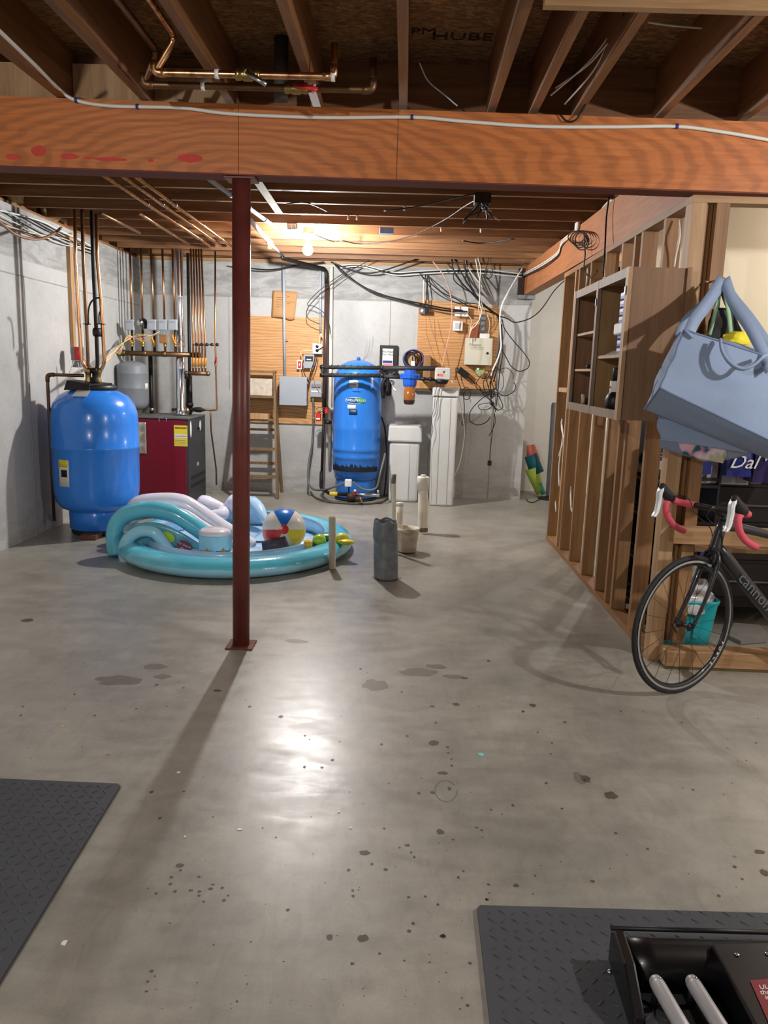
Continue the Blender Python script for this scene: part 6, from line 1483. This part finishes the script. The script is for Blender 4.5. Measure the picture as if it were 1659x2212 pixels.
# ================================================================== HANGING BAGS
BAG = mat('pale_blue_canvas', srgb(140,158,186), .75, var=.05, vs=6, bump=.25, bs=180)
BAGD = mat('blue_canvas_seam', srgb(112,130,160), .8)
hk = P(1556,612,Y=3.80)
t = T('wall_hook', 'chrome hook screwed to the right post above the blue bags', 'hook', hk)
M().tube(smooth_path([(hk.x,3.924,hk.z+.02),(hk.x,3.86,hk.z+.015),(hk.x,3.80,hk.z-.01),(hk.x,3.765,hk.z+.02)],5), .006, 8).build('hook_arm', CHROME, t)
M().sphere((hk.x-.02,3.915,hk.z+.02), .009, 10).build('screw_knob', CHROME, t)
def hexgrid(c, par, name, mt, puff=.03, n=18, seed=0):
    """c: 8 corners (front TL,TR,BR,BL, back TL,TR,BR,BL) -> soft bag body as one mesh"""
    c = [Vector(q) for q in c]; cen = sum(c, Vector())/8
    def tri(u, v, w):
        f = (c[0].lerp(c[1],u)).lerp(c[3].lerp(c[2],u), v); b = (c[4].lerp(c[5],u)).lerp(c[7].lerp(c[6],u), v)
        return f.lerp(b, w)
    def P_(u, v, w):
        p = tri(u,v,w)
        k = puff*(math.sin(math.pi*u)*math.sin(math.pi*v) if w in (0,1) else (math.sin(math.pi*u)*math.sin(math.pi*w) if v in (0,1) else math.sin(math.pi*v)*math.sin(math.pi*w)))
        d = (p-tri(.5,.5,.5)).normalized()
        nn = mnoise.noise(Vector((u*2.6+seed, v*2.6, w*2.6)))
        nd = abs(mnoise.noise(Vector((u*5+v*3+seed, v*1.5-u*1.2, w*3))))
        return p+d*(k*(1+.5*nn)-.018*nd*math.sin(math.pi*min(1,max(0,v))))
    m_ = M()
    for fn in (lambda a,b: P_(a,b,0), lambda a,b: P_(1-a,b,1), lambda a,b: P_(a,0,1-b), lambda a,b: P_(a,1,b), lambda a,b: P_(0,b,1-a), lambda a,b: P_(1,b,a)):
        m_.grid(fn, n, n)
    return m_.build(name, mt, par), P_
t = T('blue_bag', 'large pale blue canvas tote bag hanging in front, by its long straps', 'bag', P(1560,930,Y=3.45))
FT = [P(1478,712,Y=3.46), P(1750,800,Y=3.40), P(1735,985,Y=3.36), P(1425,838,Y=3.42), P(1462,724,Y=3.70), P(1735,790,Y=3.66), P(1715,1015,Y=3.62), P(1392,884,Y=3.66)]
body, PB = hexgrid([FT[0],FT[1],FT[2],FT[3],FT[4],FT[5],FT[6],FT[7]], t, 'bag_body', BAG, .022)
def seamline(a, b, w0, w1, nm='piping'):
    m_ = M(); m_.tube([PB(a[0]+(b[0]-a[0])*k/16, a[1]+(b[1]-a[1])*k/16, a[2]+(b[2]-a[2])*k/16) for k in range(17)], .0042, 6); m_.build(nm, BAGD, t)
seamline((0,0,0),(0,1,0),0,0); seamline((0,1,0),(1,1,0),0,0); seamline((0,0,0),(1,0,0),0,0); seamline((0,1,0),(0,1,1),0,0); seamline((0,.0,.5),(0,1,.5),0,0)
# straps of the front bag up to the hook
hp = Vector((hk.x, 3.775, hk.z+.012))
def strap(pts, wv, nm='strap', mt=BAG, par=None, th=.004):
    m_ = M(); q = smooth_path(pts, 6); m_.ribbon(q, Vector(wv), (0,th,0)); return m_.build(nm, mt, par or t)
a = P(1478,725,Y=3.43)
strap([hp+Vector((-.004,-.012,.004)), P(1528,655,Y=3.68), P(1502,690,Y=3.56), P(1487,722,Y=3.44)], (.044,0,-.036))
strap([hp+Vector((0,.004,.0)), P(1520,660,Y=3.76), P(1485,692,Y=3.73), P(1466,730,Y=3.70)], (.040,0,-.034))
strap([hp+Vector((.004,-.012,.004)), P(1585,655,Y=3.66), P(1622,710,Y=3.52), P(1655,775,Y=3.40), P(1665,800,Y=3.37)], (.042,0,.030))
strap([hp+Vector((.004,.004,0)), P(1580,640,Y=3.76), P(1620,690,Y=3.70), P(1668,760,Y=3.64)], (.042,0,.030))
# short handles
strap(PP([(1556,735,3.42),(1560,758,3.385),(1575,782,3.36),(1600,796,3.34),(1625,790,3.33),(1645,772,3.34),(1664,765,3.36)], Y=3.4), (0,-.004,.018), 'short_handle', BAG, th=.012)
m_ = M(); m_.tube(smooth_path(PP([(1556,732,3.40),(1560,758,3.37),(1576,782,3.345),(1602,796,3.33),(1628,788,3.325),(1648,770,3.33)], Y=3.4),6), .0075, 8); m_.build('short_handle', BAG, t)
m_ = M(); m_.tube(smooth_path(PP([(1580,732,3.68),(1590,724,3.68),(1603,726,3.68),(1615,742,3.66)], Y=3.7),6), .009, 8); m_.build('rear_handle', BAG, t)
# second bag
t = T('blue_bag', 'second pale blue canvas bag showing below and behind the front one', 'bag', P(1550,990,Y=3.60))
c = [P(1424,860,Y=3.57),P(1730,1000,Y=3.53),P(1715,1012,Y=3.53),P(1428,955,Y=3.58),P(1422,862,Y=3.775),P(1720,990,Y=3.77),P(1700,980,Y=3.77),P(1440,950,Y=3.775)]
c = [P(1421,905,Y=3.690),P(1720,930,Y=3.675),P(1700,990,Y=3.675),P(1428,950,Y=3.690),P(1426,880,Y=3.79),P(1715,900,Y=3.79),P(1690,968,Y=3.79),P(1436,940,Y=3.79)]
hexgrid(c, t, 'bag_body', BAG, .02, 14, 5)
m_ = M(); m_.grid(lambda u, v: P(1425+270*u, 948+8*u+(30+14*math.sin(math.pi*u))*v*math.sin(math.pi*min(1,u*1.0+.12))**.6, Y=3.688+.09*v), 20, 8); m_.build('bag_underside', BAG, t, solid=.004)
# strap of another bag in black, mint, and yellow bag
t = T('black_bag', 'black nylon bag hanging on the hook between the blue straps', 'bag', P(1560,740,Y=3.79))
c = [P(1538,668,Y=3.74),P(1585,672,Y=3.74),P(1600,735,Y=3.745),P(1530,735,Y=3.745),P(1538,668,Y=3.80),P(1585,672,Y=3.80),P(1600,735,Y=3.80),P(1530,735,Y=3.80)]
hexgrid(c, t, 'bag_body', BLKR, .012, 10, 9)
strap([hp+Vector((0,.008,-.01)), P(1552,640,Y=3.77), P(1548,672,Y=3.76)], (.022,0,0), 'strap', BLKR, t)
strap([hp+Vector((0,.008,-.01)), P(1563,635,Y=3.77), P(1578,675,Y=3.76), P(1600,722,Y=3.75)], (.026,0,0), 'strap', BLKR, t)
t = T('mint_strap_bag', 'thin mint-green strap pair hanging on the hook between the blue straps', 'strap', P(1555,730,Y=3.72))
MINT = mat('mint_webbing', srgb(150,190,150), .7)
strap([hp+Vector((-.004,-.004,-.02)), P(1549,655,Y=3.72), P(1541,690,Y=3.715), P(1532,724,Y=3.71)], (.018,0,0), 'left_strap', MINT, t)
strap([hp+Vector((.006,-.004,-.03)), P(1570,655,Y=3.72), P(1576,690,Y=3.715), P(1579,728,Y=3.71)], (.018,0,0), 'right_strap', MINT, t)
t = T('yellow_bag', 'bright yellow bag just visible between the blue bag and its straps', 'bag', P(1590,740,Y=3.60))
c = [P(1562,723,Y=3.60),P(1608,716,Y=3.58),P(1622,745,Y=3.58),P(1562,740,Y=3.60),P(1562,723,Y=3.69),P(1608,716,Y=3.69),P(1622,745,Y=3.69),P(1562,740,Y=3.69)]
hexgrid(c, t, 'bag_body', mat('yellow_fabric', srgb(240,220,40), .6), .008, 8, 3)
t = T('patterned_bag', 'pink, teal and white glossy bag bottom peeking out under the blue bags', 'bag', P(1520,1000,Y=3.76))
c = [P(1462,950,Y=3.70),P(1570,960,Y=3.70),P(1562,1001,Y=3.715),P(1476,982,Y=3.715),P(1462,950,Y=3.80),P(1570,960,Y=3.80),P(1562,998,Y=3.80),P(1476,980,Y=3.80)]
q = N('patterned_vinyl'); v_ = q.mapping(); q.col(q.ramp(q.noise(v_, 9, 2), [(.38, srgb(30,90,110)), (.45, srgb(220,170,190)), (.55, srgb(214,214,220)), (.62, srgb(190,180,150))])); q.set(Roughness=.25)
hexgrid(c, t, 'bag_body', q.m, .012, 10, 12)
t = T('mount_rail', 'thin dark metal rail with a peg on the cream wall at the right edge', 'rail', P(1640,805,Y=5.28))
a, b = P(1612,800,Y=5.27), P(1800,806,Y=5.27)
M().tube([a,b], .008, 8).build('rail', BLK, t); c = P(1640,790,Y=5.27); M().cyl(c+Vector((0,0,-.05)), c+Vector((0,0,.03)), .01, n=8).build('peg', BLK, t)
M().box(a.x, b.x, 5.255, 5.298, a.z-.075, a.z-.01).build('backing_board', FIRX, t)

# ================================================================== BICYCLE
t = T('road_bicycle', 'matt black road bicycle with red bar tape leaning at the right frame edge', 'bicycle', (1.44, 3.58, 0))
CARB = mat('carbon_black', srgb(34,35,38), .32, var=.1, coat=.35)
TIRE = mat('tyre_rubber', srgb(34,34,36), .7, var=.1)
RIM = mat('rim_black', srgb(26,26,28), .3, coat=.3); RIMS = mat('rim_brake_track', srgb(190,192,196), .3, .9)
TAPER = mat('red_bar_tape', srgb(206,82,98), .7, var=.08, bump=.3, bs=120)
phi, lam, dl = math.radians(18.1), math.radians(-4.4), math.radians(12.3)
K = Vector((1.486, 3.587, .672))
bk_ = Vector((math.cos(phi), math.sin(phi), 0))
up = Matrix.Rotation(lam, 3, bk_) @ Vector((0,0,1))
nrm = bk_.cross(up)
ax_ = (up*math.cos(math.radians(17))+bk_*math.sin(math.radians(17))).normalized()
perp = bk_*math.cos(math.radians(17))-up*math.sin(math.radians(17))
fw = -(Matrix.Rotation(dl, 3, ax_) @ perp)
nw = (Matrix.Rotation(dl, 3, ax_) @ nrm).normalized()
hub = K-ax_*.37+fw*.045
e2 = nw.cross(fw).normalized()
lowest = min((hub+(fw*math.cos(a)+e2*math.sin(a))*.336).z for a in [k*.05 for k in range(126)])
dz = Vector((0,0,.0005-lowest)); K += dz; hub += dz
def circ(r, off=0, n=72): return [hub+nw*off+(fw*math.cos(2*math.pi*k/n)+e2*math.sin(2*math.pi*k/n))*r for k in range(n)]
wh = M().tube(circ(.3235), .0125, 10, closed=True).build('front_tyre', TIRE, t)
m_ = M()
def sect(prof, mm, n=96):
    mm.grid(lambda u, v: hub+(fw*math.cos(2*math.pi*u)+e2*math.sin(2*math.pi*u))*prof[int(round(v*(len(prof)-1)))][0]+nw*prof[int(round(v*(len(prof)-1)))][1], n, len(prof)-1, closed_u=True)
sect([(.313,-.0105),(.299,-.0105),(.287,-.004),(.287,.004),(.299,.0105),(.313,.0105)], m_); rim_ = m_.build('front_rim', RIM, t)
m_ = M(); sect([(.313,-.0112),(.303,-.0112)], m_); sect([(.303,.0112),(.313,.0112)], m_); m_.build('brake_track', RIMS, rim_)
for k in range(20):
    a = 2*math.pi*k/20; s_ = 1 if k % 2 else -1
    o_ = a+.5*(1 if (k//2) % 2 else -1)
    A = hub+nw*s_*.032+(fw*math.cos(o_)+e2*math.sin(o_))*.018; B = hub+(fw*math.cos(a)+e2*math.sin(a))*.288
    M().tube([A,B], .0011, 5).build('spoke', mat('spoke_steel', srgb(60,60,62), .35, .8) if k == 0 else bpy.data.materials['spoke_steel'], t)
hb = M(); hb.lathe([(0,-.05),(.006,-.05),(.008,-.037),(.020,-.034),(.020,-.028),(.011,-.024),(.010,.024),(.020,.028),(.020,.034),(.008,.037),(.006,.05),(0,.05)], hub, 16, ax=nw); hb.build('front_hub', BLK, t)
M().tube(smooth_path([hub+nw*-.055, hub+nw*-.062-up*.02+fw*.01, hub+nw*-.058-up*.055+bk_*.015], 4), .004, 7).build('quick_release', BLK, t)
upw = e2 if e2.z > 0 else -e2
sdw = nw if nw.y < 0 else -nw
for k_, ch in enumerate('FORCE'):
    a_ = .12+.10*k_; rad = -fw*math.cos(a_)-upw*math.sin(a_); tan = -(-fw*math.sin(a_)*-1)*0+(fw*math.sin(a_)-upw*math.cos(a_))
    text(ch, hub+rad*.2955+sdw*.0115, .026, WHT, t, tan, sdw.cross(tan), .0005, 'rim_lettering')
# fork
for s_ in (-1, 1):
    A = K-ax_*.015+nw*s_*.034; B = hub+nw*s_*.049
    pts = smooth_path([K+ax_*.0+nw*s_*.012, A-ax_*.03+nw*s_*.004, A.lerp(B,.5)+nw*s_*.004-fw*.012, B], 6)
    M().tube(pts, [.020,.019,.0185,.018,.018,.018,.018,.017,.016,.015,.014,.013,.0125,.012,.0115,.011,.0105,.010,.010][:len(pts)], 12, flat=.75).build('fork_blade', CARB, t)
Hd = K+ax_*.15
M().tube([K-ax_*.004, K+ax_*.03, K+ax_*.11, Hd], [.030,.027,.024,.023], 18).build('head_tube', CARB, t)
BBp = K+bk_*.54-up*.50
dt = M(); dt.tube([K+ax_*.035+bk_*.005, K+ax_*.02+bk_*.06-up*.04, K.lerp(BBp,.5)+ax_*.012, BBp], [.022,.030,.032,.034], 16); dtb = dt.build('down_tube', CARB, t)
TTp = Hd+bk_*.50-up*.13
M().tube(smooth_path([Hd-ax_*.03, Hd-ax_*.022+bk_*.06-up*.004, Hd+bk_*.25-up*.055-ax_*.01, TTp], 5), [.022,.026,.026,.025,.024,.023,.022,.022,.022,.021,.021,.020,.020,.020,.019,.018][:16], 14, flat=.8).build('top_tube', CARB, t)
M().tube([BBp, TTp+bk_*-.02], .017, 12).build('seat_tube', CARB, t)
M().lathe([(0,-.04),(.022,-.04),(.022,.04),(0,.04)], BBp, 18, ax=nrm).build('bottom_bracket', BLK, t)
dd = (BBp-K).normalized(); dn = nrm.cross(dd); 
if dn.z < 0: dn = -dn
side = nrm if nrm.y < 0 else -nrm
GL = mat('grey_lettering', srgb(96,98,104), .35)
text('cannondale', K+dd*.375+side*.0330+ax_*.010, .082, GL, t, dd, dn, .0006, 'tube_lettering', 1.05)
# headset, stem, handlebar
M().tube([Hd, Hd+ax_*.035], .017, 14).build('headset_spacer', BLK, t)
sf = -perp if True else fw
stf = fw
C0 = Hd+ax_*.03; C1 = C0+stf*.085+up*.012
M().tube([C0-stf*.018, C0, C1], .0165, 12).build('stem', BLK, t)
hw = .20
for s_ in (-1, 1):
    root = C1
    o_ = C1+nw*s_*hw
    bar = [C1, C1+nw*s_*.09, C1+nw*s_*(hw-.03)+stf*.004, o_+stf*.03, o_+stf*.075+up*-.004]
    M().tube(smooth_path(bar[:3], 4), .0145, 10).build('handlebar', BLK, t)
    hood = o_+stf*.085
    tape_top = [C1+nw*s_*.105, C1+nw*s_*(hw-.03)+stf*.006, o_+stf*.03, o_+stf*.07]
    M().tube(smooth_path(tape_top, 6), .0165, 12).build('bar_tape', TAPER, t, label='red bar tape')
    drop = [o_+stf*.075-up*.005, o_+stf*.098-up*.04, o_+stf*.085-up*.085, o_+stf*.045-up*.115, o_-stf*.01-up*.128, o_-stf*.045-up*.130]
    M().tube(smooth_path(drop, 6), .0162, 12).build('bar_tape', TAPER, t, label='red bar tape')
    ho = M().tube(smooth_path([o_+stf*.055, o_+stf*.085+up*.012, o_+stf*.115+up*.028, o_+stf*.135+up*.055], 5), [.020,.024,.027,.0285,.028,.027,.0265,.026,.025,.024,.023,.022,.021,.019,.016,.010], 12).build('brake_hood', BLKR, t)
    le = M(); lp = smooth_path([o_+stf*.130+up*.040, o_+stf*.148+up*.010, o_+stf*.152-up*.035, o_+stf*.165-up*.085, o_+stf*.185-up*.115], 5)
    le.ribbon(lp, [nw*(.032-.012*k/len(lp)) for k in range(len(lp))], stf*.013); le.build('brake_lever', mat('silver_lever', srgb(230,231,232), .35, .15) if s_ == -1 else bpy.data.materials['silver_lever'], t)
    M().tube(smooth_path([hood+up*.01+nw*-s_*.01, C1+nw*s_*.10+up*.02+stf*.07, C1+nw*s_*.03+stf*.09-up*.05, K+ax_*.10+nw*s_*.028+stf*.03, K+ax_*.03-stf*.012+nw*s_*.030], 6), .0022, 6).build('control_cable', BLK, t)
# brake caliper
cb = K-ax_*.022+stf*.022
M().tube(smooth_path([cb+nw*.034-ax_*.035, cb+nw*.030+ax_*.005, cb+ax_*.022, cb-nw*.028+ax_*.008, cb-nw*.034-ax_*.035], 5), .0065, 8).build('brake_caliper', BLK, t)
M().tube([cb+ax_*.02, cb+ax_*.05+stf*.02], .0035, 6).build('caliper_arm', BLK, t)
for s_ in (-1, 1): M().rbox(0,.001,0,.001,0,.001) if False else M().tube([cb+nw*s_*.026-ax_*.046-fw*.018, cb+nw*s_*.026-ax_*.046+fw*.018], .006, 8).build('brake_pad', STEEL, t)

# ================================================================== MATS
MAT_ = mat('mat_foam', srgb(66,69,74), .62, var=.08, vs=6)
def mat_thing(name, label, outer, cat, X0, X1, Y0, Y1, seed):
    t = T(name, label, cat, ((X0+X1)/2, (Y0+Y1)/2, 0))
    m_ = M(); m_.prism(outer, (0,0,.011)); m_.build('slab', MAT_, t)
    # raised diamond-plate lugs over the whole surface: too many to be picked apart one by one
    lug = M(); sx, sy = .046, .046; i = 0
    x = X0
    ins = lambda px, py: all(((outer[k-1][0]-outer[k][0])*(py-outer[k][1])-(outer[k-1][1]-outer[k][1])*(px-outer[k][0])) < -.008*math.hypot(outer[k-1][0]-outer[k][0], outer[k-1][1]-outer[k][1]) for k in range(len(outer)))
    while x < X1:
        y = Y0; j = 0
        while y < Y1:
            px, py = x, y
            if ins(px, py):
                a = (.75 if (i+j) % 2 else -.75); c_, s_ = math.cos(a), math.sin(a); L, W_ = .0165, .0058
                q = []
                for ux, uy, z in ((-1,0,0),(0,-1,0),(1,0,0),(0,1,0)): q.append((px+ux*L*c_-uy*W_*s_, py+ux*L*s_+uy*W_*c_, .0111))
                lug.add(q+[(px-.45*L*c_, py-.45*L*s_, .0138),(px+.45*L*c_, py+.45*L*s_, .0138)], [(0,1,5,4),(1,2,5),(2,3,4,5),(3,0,4)], False)
            y += sy*.72; j += 1
        x += sx*.72; i += 1
    lug.build('raised_tread', MAT_, t, kind='stuff')
    return t
c1 = P(262,1693,Z=.011); c2 = P(0,2118,Z=.011)
d = (c2-c1); c2b = c1+d*2.2
oL = [(-2.6,c1.y-.01,.0006),(-2.6,0.2,.0006),(c2b.x,c2b.y,.0006),(c1.x,c1.y,.0006)]
oL = [(c1.x-.012,c1.y,.0006),(-2.6,c1.y-.0,.0006),(-2.6,.3,.0006),(c2b.x,c2b.y,.0006),(c1.x,c1.y-.012,.0006)]
mat_thing('foam_mat', 'dark grey diamond-tread foam mat at the lower left corner', oL, 'mat', -1.45, c1.x+.02, 1.15, c1.y, 1)
r1 = P(1030,1955,Z=.011); r2 = P(1659,1970,Z=.011); r3 = P(1050,2212,Z=.011)
oR = [(r1.x+.01,r1.y,.0006),(r1.x,r1.y-.012,.0006),(r3.x-.004,r3.y-.9,.0006),(2.3,.6,.0006),(2.3,r2.y+.03,.0006)]
mat_thing('foam_mat', 'dark grey diamond-tread foam mat under the black exercise machine at lower right', oR, 'mat', r1.x, 1.25, 1.30, r2.y+.03, 2)
# ================================================================== EXERCISE MACHINE
GB = mat('gloss_black', srgb(10,10,12), .34, coat=.15)
t = T('exercise_machine', 'glossy black exercise machine with two grey rails on the right mat', 'exercise machine', (.85,1.5,.012))
MZ = .10
a = P(1345,2010,Z=MZ); b = P(1760,2022,Z=MZ)
def Q(px, py, z): return P(px, py, Z=z)
# shroud: curved back wall
m_ = M()
n_ = 14
sec = [(0,.013),(.0,.04),(.004,.07),(.014,.092),(.03,MZ),(.05,MZ),(.075,.092),(.095,.075),(.105,.05),(.11,.02)]
A0, B0 = Vector((a.x, a.y, 0)), Vector((b.x, b.y, 0)); dx = (B0-A0).normalized(); dy = Vector((dx.y,-dx.x,0))
m_.grid(lambda u, v: A0+dx*(u*(B0-A0).length)+dy*(sec[int(round(v*9))][0]-.002)+Vector((0,0,sec[int(round(v*9))][1])), 8, 9)
m_.build('rear_shroud', GB, t, solid=.004)
m_ = M(); q0 = A0+dy*-.004
m_.prism([q0+Vector((0,0,.013)), q0+dy*.24+Vector((-.012,0,.013)), q0+dy*.23+Vector((-.010,0,.05)), q0+dy*.12+Vector((-.004,0,.105)), q0+dy*.02+Vector((0,0,.112)), q0+Vector((0,0,.10))], dx*-.030)
m_.build('end_cheek', GB, t, bevel=.006)
M().tube([A0+dy*-.002+dx*-.03+Vector((0,0,.105)), B0+dy*-.002+Vector((0,0,.105))], .006, 10).build('top_trim', BLK, t)
m_ = M(); g0 = P(1530,2040,Z=.10); 
m_.prism([P(1535,2036,Z=.115), P(1760,2030,Z=.115), P(1860,2480,Z=.115), P(1775,2480,Z=.115)][::-1], (0,0,-.09)); m_.build('console_housing', GB, t, bevel=.006)
for px, py in ((1592,2062),(1658,2060)): 
    M().lathe([(0,0),(.006,0),(.006,.002),(0,.002)], P(px,py,Z=.116), 10).build('bolt', STEEL, t)
base = M(); base.prism([P(1362,2060,Z=.02), P(1560,2060,Z=.02), P(1760,2400,Z=.02), P(1560,2400,Z=.02), P(1440,2185,Z=.02), P(1372,2150,Z=.02)][::-1], (0,0,-.006)); base.build('base_tray', mat('matt_black_tray', srgb(7,7,8), .85), t)
for k, (x0_, x1_) in enumerate(((1418,1474),(1496,1558))):
    A = P(x0_+0, 2122, Z=.085); B = P(x1_+12, 2240, Z=.085); B = A+(B-A)*2.6
    rl = M().tube([A, A.lerp(B,.03), B], [.0165,.0175,.0175], 18).build('grey_rail', mat('rail_silver', srgb(176,176,178), .45, .4), t)
    M().sphere(A, .0166, 12).build('rail_end', bpy.data.materials['rail_silver'], rl)
    M().lathe([(0,0),(.004,0),(.003,.002),(0,.002)], A+Vector((.004,-.004,.0165)), 8).build('rivet', STEEL, rl)
    M().cyl(A+Vector((0,0,-.062)), A+Vector((0,0,-.012)), .008, n=8).build('rail_post', BLK, rl)
m_ = M(); z_ = .1165
m_.prism([P(1620,2118,Z=z_), P(1740,2108,Z=z_), P(1780,2300,Z=z_), P(1700,2300,Z=z_)][::-1], (0,0,.0008)); m_.build('red_sticker', mat('wine_sticker', srgb(124,36,46), .4), t)
for k, s_ in enumerate(('UL', 'thru', 'ing')):
    text(s_, P(1650+6*k,2132+11*k,Z=z_+.0012), .018, WHT, t, P(1700,2130,Z=z_)-P(1650,2133,Z=z_), P(1650,2100,Z=z_)-P(1660,2130,Z=z_), .0003)
M().sphere(P(1317,2100,Z=.06), .007, 10).build('cheek_screw', STEEL, t)
